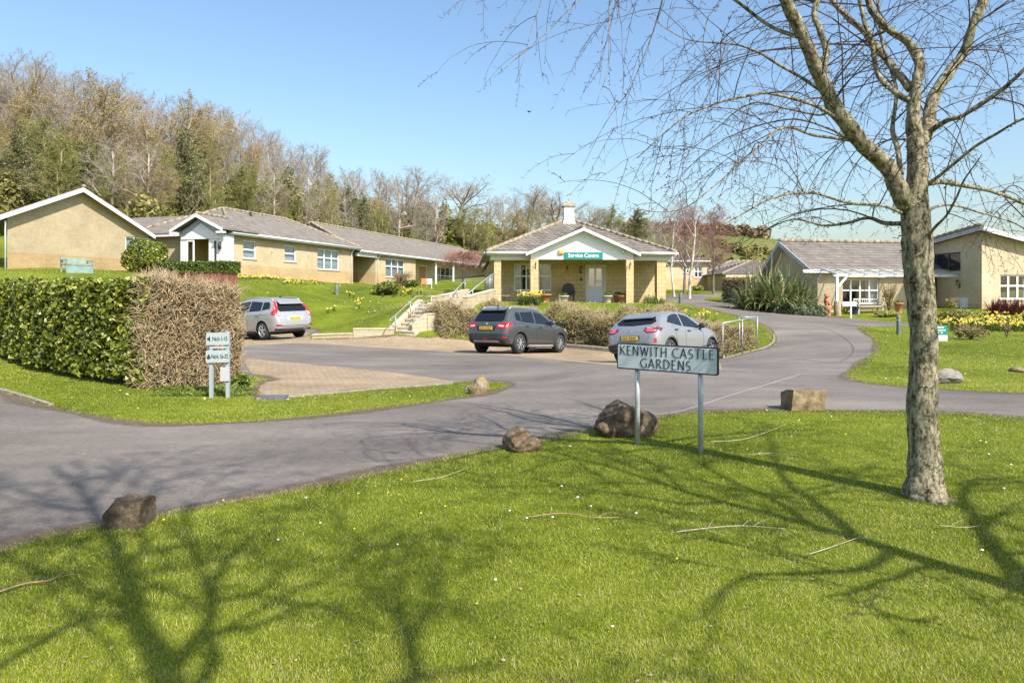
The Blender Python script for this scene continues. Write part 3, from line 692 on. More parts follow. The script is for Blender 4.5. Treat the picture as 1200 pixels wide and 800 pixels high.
# ------------------------------------------------------------------ service centre
FS = Fr((-1.35, 36), (.998, .065)); SW = 10.2; FZ = 1.19
MS = brick_mat('cream_stone_blocks', FS, (.62, .47, .25), (.56, .42, .215), (.4, .31, .17), .46, .225, .016)
RS_ = roof_mat('brown_tiles_service', FS, (.14, .12, .102), (.24, .21, .18), row=.3, zs=2.0, moss=.6, ms=.035)
hS = root('service_centre', FS(5, 0, FZ), 'square pillared service centre with white pediment, teal sign and white roof cupola', 'building')
PB = 2.6
wS = opx(FS, 602.5, 646, 309, 340.5, PB); dS = opx(FS, 686, 709.5, 310, 355, PB)
aR = FS.at_px(767, PB)
wall(hS, FS, .45, aR, .7, 3.75, [wS, (dS[0], dS[1], .7, dS[3])], MS, b=PB)
window(hS, FS, wS, 3, (.46,), b=PB, curtain='side')
mb = MB(); a0, a1, _, z1 = dS
for x in (a0, a1-.09): mb.fbox(FS, x, x+.09, PB-.03, PB+.1, FZ-.1, z1)
mb.fbox(FS, a0+.09, a1-.09, PB-.03, PB+.1, z1-.1, z1); mb.build('door_frame', simple('cream_frame', (.66, .6, .45), .5), hS)
x0, x1 = a0+.1, a1-.1; mb = MB(); xm = (x0+x1)/2; zt = z1-.11; zm = FZ+.95
mb.fbox(FS, x0, x1, PB+.02, PB+.06, FZ-.1, zm); mb.fbox(FS, x0, x1, PB+.02, PB+.06, zt-.12, zt)
for p, q in ((x0, x0+.12), (xm-.05, xm+.05), (x1-.12, x1)): mb.fbox(FS, p, q, PB+.02, PB+.06, zm, zt-.12)
d = mb.build('door', DOORG, hS); g = MB()
for p, q in ((x0+.12, xm-.05), (xm+.05, x1-.12)): g.fbox(FS, p, q, PB+.035, PB+.041, zm, zt-.12)
g.build('pane', glass_mat('door_glass', (.6, .7, .75), .35), d)
g = MB(); g.fbox(FS, x0+.04, x0+.07, PB-.03, PB+.018, FZ+.9, FZ+1.15); g.build('handle', CHROME, d)
g = MB(); g.fbox(FS, xm+.08, xm+.38, PB+.008, PB+.018, FZ+1.15, FZ+1.3); g.build('notice', WHITE, d)
wall(hS, FS.left(.45, 22), 0, 22-PB-.3, .7, 3.8, [(12, 13.2, 2.0, 3.2), (17.5, 18.4, 1.2, 3.2)], MS)
for aw in ((12, 13.2, 2.0, 3.2), (17.5, 18.4, 1.2, 3.2)): window(hS, FS.left(.45, 22), aw, 2, (.5,), curtain='full')
wall(hS, FS.right(aR, PB), .3, 19, .7, 3.8, [(1.0, 2.0, 1.9, 3.2)], MS); window(hS, FS.right(aR, PB), (1.0, 2.0, 1.9, 3.2), 2, (.5,))
mb = MB(); mb.fbox(FS, .45, aR, 21.6, 21.9, .7, 3.8); mb.build('wall', MS, hS)
o = hip(hS, FS, 0, SW, 0, SW, 3.94, 6.1, RS_, r0=4.75, r1=5.55)
mb = MB()
S2 = Fr(FS(SW/2, 0, 0)[:2], FS.n)
chevron(mb, FS, .3, SW/2, SW-.3, 3.9, 5.7, 3.9, .15, 8, 22.4); mb.build('rear_roof', RS_, hS)
# pediment gable
gL, gR = FS.at_px(616, -.6), FS.at_px(751, -.6); gm = (gL+gR)/2
mb = MB(); chevron(mb, FS, gL, gm, gR, 3.86, 5.2, 3.86, .1, -.6, 3.3); o = mb.build('porch_roof', RS_, hS); ridge_line(o, FS(gm, -.6, 5.2), FS(gm, 2.9, 5.2))
mb = MB(); chevron(mb, FS, gL+.01, gm, gR-.01, 3.83, 5.17, 3.83, .15, -.645, -.603); mb.build('bargeboard', WHITE, hS)
mb = MB(); chevron(mb, FS, gL+.05, gm, gR-.05, 3.755, 5.095, 3.755, .02, -.6, -.2); mb.build('soffit', M_SOFF, hS)
mb = MB(); mb.prism(FS, [(gL+.3, 3.52), (gR-.3, 3.52), (gR-.3, 3.84), (gm, 5.06), (gL+.3, 3.84)], -.2, -.12); mb.build('pediment', simple('pediment_white', (.8, .8, .8), .6), hS)
fascia(hS, FS, 0, gL+.2, .02, 3.93, .16); fascia(hS, FS, gR-.2, SW, .02, 3.93, .16)
CRM = simple('cream_beam', (.6, .58, .48), .6)
mb = MB(); mb.fbox(FS, .25, SW-.25, .25, .45, 3.5, 3.8); mb.fbox(FS, .25, .45, .45, PB-.01, 3.5, 3.8); mb.fbox(FS, SW-.45, SW-.25, .45, 9.8, 3.5, 3.8); mb.fbox(FS, aR, SW-.45, PB-.2, PB, 3.5, 3.8); mb.build('beam', CRM, hS)
mb = MB(); mb.fbox(FS, .05, SW-.05, .03, 10.1, 3.8, 3.815); mb.build('ceiling_soffit', M_SOFF, hS)
fascia(hS, FS.left(0, 22.4), 0, 22.4-.05, 0, 3.93, .16, mat=GREYW); fascia(hS, FS.right(SW, 0), .05, 10.2, 0, 3.93, .16)
# floor slab of the porch
mb = MB(); mb.fbox(FS, .1, SW-.1, .1, PB, .5, FZ-.02); mb.fbox(FS, gL+.4, gR-.4, -.5, .1, .5, FZ-.022); mb.build('porch_floor', simple('porch_slab', (.35, .32, .27), .85, var=.2), hS)
for p, q, b, zb in ((579, 587.2, .25, FZ-.5), (621.8, 631, -.42, FZ-.5), (734, 742.6, -.42, FZ-.5), (770, 780.4, .25, FZ-.5)):
    a0, a1 = FS.at_px(p, b), FS.at_px(q, b)
    mb = MB(); mb.fbox(FS, a0, a1, b, b+.38, zb, 3.5-.002*b); mb.build('pillar', MS, hS)
# cupola
cx, cy, _ = FS(SW/2+.02, SW/2, 0); Fc = Fr((cx, cy), FS.u)
mb = MB()
def ring(w, z): return [Fc(-w, -w, z), Fc(w, -w, z), Fc(w, w, z), Fc(-w, w, z)]
def stack(mb, prof):
    vs = [p for w, z in prof for p in ring(w, z)]; n = len(prof)
    mb.add(vs, [(4*i+k, 4*i+(k+1) % 4, 4*i+4+(k+1) % 4, 4*i+4+k) for i in range(n-1) for k in range(4)]+[(3, 2, 1, 0), (4*n-4, 4*n-3, 4*n-2, 4*n-1)])
stack(mb, [(.42, 5.7), (.38, 5.95), (.32, 6.12), (.29, 6.3), (.29, 6.98)]); c = mb.build('cupola', WHITE, hS)
mb = MB(); stack(mb, [(.38, 6.98), (.38, 7.03), (.27, 7.15), (.1, 7.33), (.03, 7.4)]); mb.build('cupola_roof', M_FLASH, c)
mb = MB(); mb.tube([(cx, cy, 7.38), (cx, cy, 7.5), (cx, cy, 7.7)], [.03, .018, .004], 6); mb.build('finial', GALV, c)
# sign with lettering
def text_mesh(s, size, mat, parent, F, a, b, z, bold=0, name='lettering', spacing=1.0, sx=1.0):
    cu = bpy.data.curves.new('t', 'FONT'); cu.body = s; cu.size = size; cu.align_x = 'CENTER'; cu.align_y = 'CENTER'; cu.offset = bold; cu.extrude = .004; cu.space_character = spacing
    to = bpy.data.objects.new('t', cu); COL.objects.link(to); bpy.context.view_layer.update()
    me = bpy.data.meshes.new_from_object(to.evaluated_get(bpy.context.evaluated_depsgraph_get())); bpy.data.objects.remove(to)
    o = bpy.data.objects.new(name, me); COL.objects.link(o); me.materials.clear(); me.materials.append(mat)
    off = ORG[parent.name]
    M = Matrix(((F.u[0], 0, -F.n[0], 0), (F.u[1], 0, -F.n[1], 0), (0, 1, 0, 0), (0, 0, 0, 1)))
    p = F(a, b, z); me.transform(Matrix.Diagonal((sx, 1, 1, 1)))
    me.transform(M); me.transform(Matrix.Translation(Vector(p)-off)); o.parent = parent; ORG[o.name] = off
    return o
TEAL = simple('teal_board', (.0, .2, .17), .45)
LETW = simple('white_lettering', (.82, .82, .82), .5)
a0, a1 = FS.at_px(661, -.25), FS.at_px(706.5, -.25)
sg = MB(); sg.fbox(FS, a0, a1, -.25, -.203, 3.53, 3.9); sg = sg.build('fascia_sign', TEAL); tag(sg, 'teal board reading Service Centre on the white pediment', 'sign')
text_mesh('Service Centre', .29, LETW, sg, FS, (a0+a1)/2, -.253, 3.725, .004, sx=.93)
def pm(*a, **k): return simple(*a, **k)
def small(name, label, cat, mat, fn, group=None):
    mb = MB(); fn(mb); o = mb.build(name, mat); tag(o, label, cat, group); return o
ALM = simple('yellow_alarm', (.55, .4, .06), .5)
a = FS.at_px(657.5, -.22); small('alarm_box', 'yellow alarm box at the left of the white pediment', 'alarm box', ALM, lambda m: (m.fbox(FS, a-.14, a+.14, -.32, -.2, 3.8, 4.02), m.fbox(FS, a-.1, a+.1, -.34, -.32, 3.83, 3.99)))
for px_, zz, lb in ((696.5, 4.72, 'small white sensor high under the pediment slope'), (730.5, 3.95, 'white security light at the right end of the pediment')):
    a = FS.at_px(px_, -.3); small('security_light', lb, 'light', WHITE, lambda m: (m.blob(FS(a, -.3, zz), (.09, .09, .11), 8, 6), m.fbox(FS, a-.07, a+.07, -.26, -.2, zz+.02, zz+.16)), 'sensors on the pediment')
def lantern(F, a, b, z, label):
    r_ = root('wall_lantern', F(a, b, z), label, 'lantern')
    m = MB(); m.fbox(F, a-.04, a+.04, b-.02, b, z-.1, z+.12); m.tube([F(a, b-.02, z-.05), F(a, b-.12, z-.1), F(a, b-.16, z+.02)], .012, 6); m.lathe(F(a, b-.16, z), [(.015, .34), (.1, .26), (.1, .245)], 8); m.build('bracket', DARK, r_)
    m = MB(); m.lathe(F(a, b-.16, z), [(.055, .03), (.085, .24)], 6); m.build('lamp_glass', simple('amber_glass', (.25, .2, .12), .2), r_)
lantern(FS, FS.at_px(680.5, PB), PB, 2.95, 'black wall lantern left of the service centre door')
a = FS.at_px(681, PB); small('doorbell_box', 'small black box below the lantern beside the door', 'doorbell', DARK, lambda m: m.fbox(FS, a-.06, a+.06, PB-.05, PB, 2.45, 2.6))
for k, (px_, b, zz, lb) in enumerate(((664.5, PB, 3.2, 'dark hook bracket on the porch wall above the black chair'), (627.5, -.42, 3.25, 'dark basket bracket on the second pillar from the left'), (738, -.42, 3.25, 'dark basket bracket on the third pillar from the left'))):
    a = FS.at_px(px_, b); small('basket_bracket', lb, 'bracket', DARK, lambda m: (m.tube([FS(a, b-.015, zz-.25), FS(a, b-.015, zz+.05), FS(a, b-.2, zz+.12), FS(a, b-.3, zz), FS(a, b-.27, zz-.04)], .015, 6), m.tube([FS(a, b-.015, zz-.2), FS(a, b-.22, zz+.11)], .012, 6)), 'hanging basket brackets')
# ------------------------------------------------------------------ right bungalow with lean-to canopy
FRt = Fr((15.97, 36), (.985, .17))
MR = brick_mat('buff_brick_right', FRt, (.57, .465, .31), (.61, .505, .345), (.5, .42, .29), .44, .1, .009, (.97, .88, .75), 1.1)
RR = roof_mat('brown_tiles_right', FRt, (.16, .14, .125), (.2, .175, .155), row=.16, moss=.3)
hR = root('canopy_bungalow', FRt(5, 0, .7), 'buff bungalow with dark verged roof and glazed white canopy beyond the road bend', 'bungalow')
wR = opx(FRt, 987, 1030.5, 326.5, 356); aE = FRt.at_px(1109); dR = (FRt.at_px(1091), aE-.25, .3, 2.75)
wall(hR, FRt, 0, aE+.3, .2, 3.05, [wR, dR], MR); window(hR, FRt, wR, 4, (.46,), curtain='right')
mb = MB(); mb.fbox(FRt, wR[0]-.1, wR[1]+.1, -.35, -.02, wR[3]+.06, wR[3]+.3); mb.build('blind_box', simple('cream_blind', (.62, .6, .42), .6), hR)
mb = MB()
for x in (dR[0], dR[1]-.08): mb.fbox(FRt, x, x+.08, .04, .14, .3, 2.75)
mb.fbox(FRt, dR[0]+.08, dR[1]-.08, .04, .14, 2.67, 2.75); mb.build('door_frame', UPVC, hR)
mb = MB(); mb.fbox(FRt, dR[0]+.08, dR[1]-.08, .08, .12, .3, 2.67); d = mb.build('door', simple('brown_door', (.2, .09, .04), .4, var=.1), hR)
g = MB(); g.fbox(FRt, dR[0]+.25, dR[0]+.5, .06, .078, 1.6, 2.4); g.build('pane', GLASS, d)
SR = Fr(FRt(0, 0, 0)[:2], FRt.n)   # a = depth, b<0 = along the house
mb = MB(); prof = [(-.4, 2.98), (2.65, 4.68), (5.5, 2.35)]
mb.prism(SR, prof+[(5.5, 2.2), (2.65, 4.52), (-.4, 2.83)], .45, -(aE+.2)); o = mb.build('roof', RR, hR); ridge_line(o, SR(2.65, .45, 4.7), SR(2.65, -(aE+.2), 4.7))
mb = MB(); mb.prism(SR, [(-.4, 2.97), (2.65, 4.67), (5.5, 2.34), (5.5, 2.1), (2.65, 4.43), (-.4, 2.73)], .5, .453); mb.build('bargeboard', GREYW, hR)
mb = MB(); mb.prism(SR, [(-.4, 2.82), (2.65, 4.51), (5.5, 2.19), (5.5, 2.17), (2.65, 4.49), (-.4, 2.8)], .45, .0); mb.build('soffit', M_SOFF, hR)
mb = MB(); mb.prism(SR, [(0.3, .2), (0.3, 3.1), (2.65, 4.49), (5.2, 2.4), (5.2, .2)], 0, -.3); mb.build('gable_wall', MR, hR)
wall(hR, FRt, 0.3, aE, .2, 2.3, [], MR, b=4.9)
fascia(hR, FRt, -.4, aE+.1, -.37, 2.99); downpipe(hR, FRt, .08, 0, 2.85, .5, .4, GREYW)
# canopy: post, beam, bars and translucent sheets
cn = root('glazed_canopy', FRt(3, -1.5, .7), 'white lean-to canopy with glazing bars along the front of the right bungalow', 'canopy')
ca0, ca1 = FRt.at_px(976, -1.5), FRt.at_px(1150, -1.5)
mb = MB(); mb.fbox(FRt, ca0, ca1, -1.56, -1.48, 2.58, 2.72); mb.fbox(FRt, ca0-1, ca1, -.5, -.44, 2.8, 2.96); mb.build('beam', WHITE, cn)
n = int((ca1-ca0)/.84); bars = [ca0+.03+i*(ca1-ca0-.06)/n for i in range(n+1)]
for x in bars:
    mb = MB(); mb.bar(FRt(x, -1.75, 2.69), FRt(x, -.5, 3.0), .05, .07); mb.build('glazing_bar', GREYW, cn)
PCB = simple('canopy_sheet', (.8, .82, .83), .4)
m_, nt_, b_ = new_mat('translucent_sheet'); tr_ = nt_.nodes.new('ShaderNodeBsdfTransparent'); mx_ = nt_.nodes.new('ShaderNodeMixShader'); mx_.inputs[0].default_value = .3
tl_ = nt_.nodes.new('ShaderNodeBsdfTranslucent'); tl_.inputs[0].default_value = (.9, .9, .9, 1); nt_.links.new(tr_.outputs[0], mx_.inputs[1]); nt_.links.new(tl_.outputs[0], mx_.inputs[2]); nt_.links.new(mx_.outputs[0], nt_.nodes['Material Output'].inputs[0])
for x, y in zip(bars[:-1], bars[1:]):
    mb = MB(); A, B = FRt(x+.03, -1.74, 2.72), FRt(y-.03, -1.74, 2.72); C, D_ = FRt(y-.03, -.5, 3.03), FRt(x+.03, -.5, 3.03)
    mb.add([A, B, C, D_]+[(p[0], p[1], p[2]+.008) for p in (A, B, C, D_)], [(3, 2, 1, 0), (4, 5, 6, 7), (0, 1, 5, 4), (1, 2, 6, 5), (2, 3, 7, 6), (3, 0, 4, 7)]); mb.build('sheet', m_, cn)
ap = FRt.at_px(980.5, -1.5)
mb = MB(); mb.fbox(FRt, ap-.06, ap+.06, -1.57, -1.47, .5, 2.58); mb.bar(FRt(ap, -1.52, 2.0), FRt(ap+.55, -1.52, 2.58), .07, .09); mb.build('post', WHITE, cn)
# tall monopitch block at the right
F2 = Fr((23.4, 34), (.995, .05))
M2 = brick_mat('buff_brick_block', F2, (.57, .465, .31), (.61, .505, .345), (.5, .42, .29), .44, .1, .009, (.97, .88, .75), 1.2)
h2 = root('monopitch_bungalow', F2(2, 0, .7), 'tall buff bungalow with single sloping tiled roof at the right edge, behind the daffodil bed', 'bungalow')
w2_ = opx(F2, 1172, 1215, 322, 350.5); cl = F2.left(0, 8.5)
wall(h2, F2, 0, 7.5, .2, 3.0, [w2_], M2); window(h2, F2, w2_, 4, (.45,), curtain='right')
mb = MB(); mb.prism(F2, [(0, 3.0), (7.5, 3.0), (7.5, 3.05), (0, 4.85)], 0, .3); mb.build('gable', M2, h2)
tl0, tl1 = 8.5-4.9, 8.5-2.0
wall(h2, cl, 0, 8.2, .2, 3.9, [(8.5-5.5, 8.5-1.5, 2.9, 3.88)], M2); mb = MB(); mb.prism(cl, [(0, 3.9), (8.2, 3.9), (8.2, 4.82), (0, 3.92)], 0, .3); mb.build('upper_wall', M2, h2)
window(h2, cl, (8.5-5.5, 8.5-1.5, 2.9, 3.88), 4, (), curtain=None, fmat=simple('dark_frame', (.06, .05, .045), .6), sill=False)
mb = MB(); mb.fbox(F2, .5, 7, 1.2, 6, 2.95, 3.0); mb.build('inner_ceiling', M_INT, h2)
zr2 = lambda a, b: 5.08-.253*(a+.3)-.112*(b+.4)
mb = MB(); cs = [(-.3, -.4), (8, -.4), (8, 8.8), (-.3, 8.8)]; mb.add([F2(a, b, zr2(a, b)) for a, b in cs]+[F2(a, b, zr2(a, b)-.15) for a, b in cs], [(0, 1, 2, 3), (7, 6, 5, 4), (0, 4, 5, 1), (1, 5, 6, 2), (2, 6, 7, 3), (3, 7, 4, 0)]); o = mb.build('roof', RR, h2); ridge_line(o, F2(-.3, -.4, 5.1), F2(-.3, 8.8, zr2(-.3, 8.8)+.02))
mb = MB(); mb.prism(F2, [(-.3, 5.04), (8, 2.94), (8, 2.72), (-.3, 4.82)], -.45, -.402); mb.build('bargeboard', WHITE, h2)
mb = MB(); mb.add([F2(a, b, zr2(-.3, b)-dz) for a in (-.36, -.303) for b in (-.4, 8.8) for dz in (.03, .24)], [(0, 1, 3, 2), (4, 6, 7, 5), (0, 4, 5, 1), (2, 3, 7, 6), (0, 2, 6, 4), (1, 5, 7, 3)]); mb.build('fascia', GREYW, h2)
mb = MB(); mb.prism(F2, [(-.3, 4.92), (8, 2.82), (8, 2.8), (-.3, 4.9)], -.4, 0); mb.build('soffit', M_SOFF, h2)
a_ = 8.5-.95; 
for k in (0, 1):
    mb = MB(); mb.fbox(cl, 8.5-1.95+k*.55, 8.5-1.5+k*.55, -.12, 0, .8, 1.5); o = mb.build('meter_box', WHITE, h2)
lantern(cl, 8.5-1.55, 0, 2.1, 'dark wall lantern on the shaded wall right of the brown door')
# ------------------------------------------------------------------ far houses
FX = Fr((P3(770, 340, 74).x, 74), (.999, .03)); MX = brick_mat('cream_far', FX, (.58, .48, .3), (.62, .52, .33), (.5, .42, .3), .44, .1, .01, PL, 3.4); RX = roof_mat('grey_tiles_far', FX, (.17, .155, .15), (.2, .18, .17))
hX = root('cream_house', FX(3, 0, 2), 'small cream house with two blue grey windows beyond the birches', 'house')
wx = [opx(FX, 801, 807.5, 311, 320), opx(FX, 813.5, 823, 311, 325)]; aX = FX.at_px(828.5)
wall(hX, FX, 0, aX, 1, 5.3, wx, MX); [window(hX, FX, w, 2, (.5,)) for w in wx]
wall(hX, FX.left(0, 8), 0, 7.7, 1, 5.3, [], MX); wall(hX, FX.right(aX), .3, 8, 1, 5.3, [], MX)
hip(hX, FX, -.4, aX+.4, -.4, 8.3, 5.35, 6.2, RX); fascia(hX, FX, -.4, aX+.4, -.37, 5.32)
FY = Fr((P3(828, 335, 77).x, 77), (.999, .03)); hY = root('garage_wing', FY(3, 0, 2), 'low cream wing with dark window between the cream house and the pyramid roof', 'house')
wy = opx(FY, 834, 841.5, 322.5, 336); wall(hY, FY, 0.2, 9, 1, 4.3, [wy], MX); window(hY, FY, wy, 2, (.5,)); hip(hY, FY, -.1, 10, -.9, 7, 4.2, 5.6, RX)
FZ2 = Fr((P3(846, 335, 68).x, 68), (.999, .03)); hZ = root('pyramid_roof_house', FZ2(3, 0, 2), 'house with dark pyramid roof showing above the brown hedge', 'house')
wall(hZ, FZ2, .4, 9, 1, 3.7, [], MX); wall(hZ, FZ2.left(.4, 9), 0, 8.7, 1, 3.7, [], MX); hip(hZ, FZ2, 0, 9.6, 0, 9.6, 3.75, 5.2, roof_mat('dark_tiles_far', FZ2, (.12, .105, .1), (.15, .13, .12)), r0=4.6, r1=5.0)

# ------------------------------------------------------------------ stone walls and steps
FW = Fr((0, 27.2), (1, .02))
MW = brick_mat('pale_walling_stone', FW, (.56, .46, .3), (.46, .38, .26), (.34, .28, .2), .42, .17, .014)
CAP = simple('stone_capping', (.5, .43, .31), .85, var=.2, scale=4, bumpy=.2)
def gz(p, lo=.3): return hz(p[0], p[1])-lo
def stone_wall(label, pxs, ytops, D, th=.25, group=None, name='stone_wall'):
    """wall through pixel columns; pxs and ytops lists, D list"""
    r_ = None; pts = [P3(x, y, d) for x, y, d in zip(pxs, ytops, D)]
    r_ = root(name, (pts[0].x, pts[0].y, hz(pts[0].x, pts[0].y)), label, 'wall', group)
    m = MB(); c = MB()
    for p, q in zip(pts[:-1], pts[1:]):
        F = Fr((p.x, p.y), (q.x-p.x, q.y-p.y)); L = math.hypot(q.x-p.x, q.y-p.y); b0, b1 = gz(p), gz(q)
        m.prism(F, [(0, b0), (L, b1), (L, q.z-.05), (0, p.z-.05)], 0, th)
        c.prism(F, [(-.01, p.z-.05), (L+.01, q.z-.05), (L+.01, q.z), (-.01, p.z)], -.025, th+.025)
    m.build('masonry', MW, r_); c.build('capping', CAP, r_); return r_
stone_wall('low pale stone retaining wall stepping up behind the silver estate car', [366, 413.5], [391.5, 389.8], [27.4, 27.3])
stone_wall('slightly higher pale stone wall just left of the steps', [414, 462], [384.5, 384.5], [27.3, 27.4])
def flight(label, p0, p1, w, n):
    """steps from p0 (bottom centre) to p1 (top centre)"""
    p0, p1 = Vector(p0), Vector(p1); L = math.hypot(p1.x-p0.x, p1.y-p0.y); F = Fr((p0.x, p0.y), (p1.x-p0.x, p1.y-p0.y)); r_ = root('stone_steps', (p0.x, p0.y, p0.z), label, 'steps')
    for i in range(n):
        z1 = p0.z+(p1.z-p0.z)*(i+1)/n; a0 = L*i/n; m = MB()
        m.fbox(F, a0, L*(i+1)/n, -w/2, w/2, p0.z-.3, z1-.05); m.fbox(F, a0-.03, L*(i+1)/n-.003, -w/2, w/2, z1-.05, z1); m.build('step', CAP, r_)
    return F, L
s0 = Gp(473, 395); s0.y = 27.3; s0.x = P3(474, 0, 27.3).x; s0.z = hz(s0.x, s0.y); s1 = P3(507, 356, 29.4)
F_, L_ = flight('lower flight of pale stone steps rising from the parking bays', s0, s1, .95, 8)
def cheek(label, F, L, b0, b1, z0, z1, add=.3, ext=0):
    m = MB(); g0 = z0-.5; r_ = root('stair_wall', F(0, b0, z0), label, 'wall')
    m.prism(F, [(0, g0), (L+ext, g0), (L+ext, z1+add), (L, z1+add), (.0, z0+add+.12)], b0, b1); m.build('masonry', MW, r_)
    c = MB(); c.prism(F, [(-.02, z0+add+.122), (L, z1+add+.002), (L, z1+add+.06), (-.02, z0+add+.18)], b0-.02, b1+.02); c.build('capping', CAP, r_)
cheek('pale sloping stone wall on the left side of the lower steps', F_, L_, .5, .72, s0.z, s1.z, .12)
stone_wall('short sloping stone wall on the right side of the lower steps', [483, 500.5], [381, 367], [27.25, 27.6])
stone_wall('dappled grey stone retaining wall between the steps and the brown shrubs', [501, 535, 600, 700, 840], [367, 366.5, 371, 380, 398], [27.6, 28, 29.6, 28.4, 25.2])
stone_wall('higher grey stone wall behind the top of the lower steps', [501, 522.5], [354.5, 355], [29.3, 29.8])
t0 = P3(527, 357.5, 29.8); t1 = P3(563, 344.5, 34.6)
F_2, L_2 = flight('upper flight of pale stone steps leading to the service centre', t0, t1, 1.1, 7)
cheek('pale sloping stone wall on the left side of the upper steps', F_2, L_2, .58, .8, t0.z, t1.z, .2)
cheek('pale sloping stone wall on the right side of the upper steps', F_2, L_2, -.8, -.58, t0.z, t1.z, .2)
stone_wall('yellow stone terrace wall below the left pillar of the service centre', [561, 586.5], [342.5, 342.5], [35.0, 35.3], .5)
def rail(label, pts, posts, r=.024, name='handrail', mat=None):
    r_ = root(name, (pts[0][0], pts[0][1], hz(pts[0][0], pts[0][1])), label, 'handrail', None); m = MB(); m.tube(pts, r, 8); m.build('rail', mat or GALV, r_)
    for p, zb in posts: m = MB(); m.tube([(p[0], p[1], zb), p], r*.9, 8); m.build('post', mat or GALV, r_)
def rp(px, y0, y1, D): p = P3(px, y0, D); return (tuple(p), P3(px, y1, D).z)
rail('galvanised handrail on the left of the lower steps', [P3(457, 376, 26.9), P3(457.5, 374.5, 27), P3(488, 347, 28.9), P3(499, 347, 29.3)], [rp(463.5, 369.5, 387, 27.4), rp(481, 353.5, 371, 28.4)])
rail('galvanised handrail on the right of the lower steps', [P3(484, 371, 27.4), P3(484.3, 367, 27.5), P3(497, 353.5, 28.4), P3(500.5, 355, 28.6)], [rp(484.3, 367, 379, 27.5), rp(495.5, 355.5, 369, 28.3)])
rail('level galvanised handrail between the two flights of steps', [P3(499, 347.5, 29.3), P3(525, 346, 30)], [rp(505.5, 347, 362, 29.4), rp(522.5, 346, 358, 29.9)])
rail('galvanised handrail on the left of the upper steps', [P3(526, 348, 30), P3(545.5, 328.3, 34), P3(551, 329, 34.4), P3(554, 333, 34.5)], [rp(529, 345, 355, 30.6), rp(536, 338, 349, 32), rp(545, 329, 341, 34)])
rail('galvanised handrail on the right of the upper steps', [P3(549, 343.5, 31.5), P3(576, 321.5, 35), P3(580, 321.5, 35.2)], [rp(554, 339.5, 350, 32), rp(574, 323, 341, 34.9)])
gr = root('metal_gate', P3(573, 343, 35.4), 'grey metal barred gate beside the left pillar at the top of the steps', 'gate'); m = MB()
for i in range(7): m.tube([P3(569.5+i*1.3, 326-.6*i, 35.6+.1*i), P3(569.5+i*1.3, 342, 35.6+.1*i)], .012, 5)
m.build('bars', GALV, gr); m = MB(); m.tube([P3(569, 326.3, 35.55), P3(578, 322.2, 36.3)], .02, 6); m.tube([P3(569, 341, 35.55), P3(578, 341, 36.3)], .02, 6); m.build('gate_frame', GALV, gr)
# guard rails on the bank by the bend
bl = [P3(847, 378.5, 20.2), P3(868, 375, 21.6), P3(888, 371, 22.4)]
rail('galvanised guard rail on the bank left of the road bend', [tuple(bl[0]), tuple(bl[2])], [rp(847, 378.5, 420, 20.2), rp(870, 374.6, 415.5, 20.7), rp(887.5, 371, 409, 21.6)], .02, 'guard_rail')
rail('short level guard rail behind the leaning one on the bank', [tuple(P3(866, 371.5, 22.2)), tuple(P3(888, 371.2, 22.4))], [rp(866.5, 372, 413, 21.4)], .02, 'guard_rail')

# ------------------------------------------------------------------ signs
SIGNB = simple('small_sign_face', (.3, .35, .35), .4, var=.06, scale=3)
SIGNW = simple('sign_face', (.54, .59, .6), .35, var=.06, scale=2)
BLK = simple('black_lettering', (.02, .02, .02), .5)
POSTG = simple('sign_post_grey', (.4, .42, .42), .5, .2, var=.2, scale=9)
# stroke letters with flared ends, unit height
GLY = {
 'K': (.62, [[(.08, 0), (.08, 1)], [(.56, 1), (.1, .48)], [(.2, .58), (.62, 0)]]), 'E': (.5, [[(.08, 0), (.08, 1)], [(.08, .985), (.47, .985)], [(.08, .52), (.4, .52)], [(.08, .015), (.5, .015)]]),
 'N': (.7, [[(.08, 0), (.08, 1)], [(.08, 1), (.64, 0)], [(.64, 0), (.64, 1)]]), 'W': (.98, [[(.02, 1), (.27, 0)], [(.27, 0), (.5, .9)], [(.5, .9), (.72, 0)], [(.72, 0), (.96, 1)]]),
 'I': (.2, [[(.1, 0), (.1, 1)]]), 'T': (.6, [[(.3, 0), (.3, 1)], [(.02, .985), (.58, .985)]]), 'H': (.7, [[(.08, 0), (.08, 1)], [(.64, 0), (.64, 1)], [(.08, .52), (.64, .52)]]),
 'C': (.68, 'arc'), 'G': (.74, 'arcg'), 'A': (.7, [[(.02, 0), (.35, 1)], [(.35, 1), (.69, 0)], [(.13, .33), (.57, .33)]]), 'S': (.5, 's'), 'L': (.48, [[(.08, 0), (.08, 1)], [(.08, .015), (.47, .015)]]),
 'R': (.62, 'r'), 'D': (.72, 'd')}
def glyph(ch):
    w, st = GLY[ch]
    arc = lambda cx, cy, rx, ry, a0, a1, n=16: [(cx+rx*math.cos(R(a0+(a1-a0)*i/n)), cy+ry*math.sin(R(a0+(a1-a0)*i/n))) for i in range(n+1)]
    if st == 'arc': st = [arc(.5, .5, .46, .5, 62, 298)]
    elif st == 'arcg': st = [arc(.5, .5, .46, .5, 60, 300), [(.72, .06), (.72, .46)]]
    elif st == 's': st = [arc(.26, .74, .2, .25, 40, 250, 10)+arc(.24, .25, .22, .25, 70, -140, 12)]
    elif st == 'r': st = [[(.08, 0), (.08, 1)], [(.08, .985)]+arc(.25, .74, .25, .245, 90, -90, 10)+[(.08, .495)], [(.26, .5), (.63, 0)]]
    elif st == 'd': st = [[(.08, 0), (.08, 1)], [(.08, .985)]+arc(.26, .5, .42, .485, 90, -90, 14)+[(.08, .015)]]
    return w, st
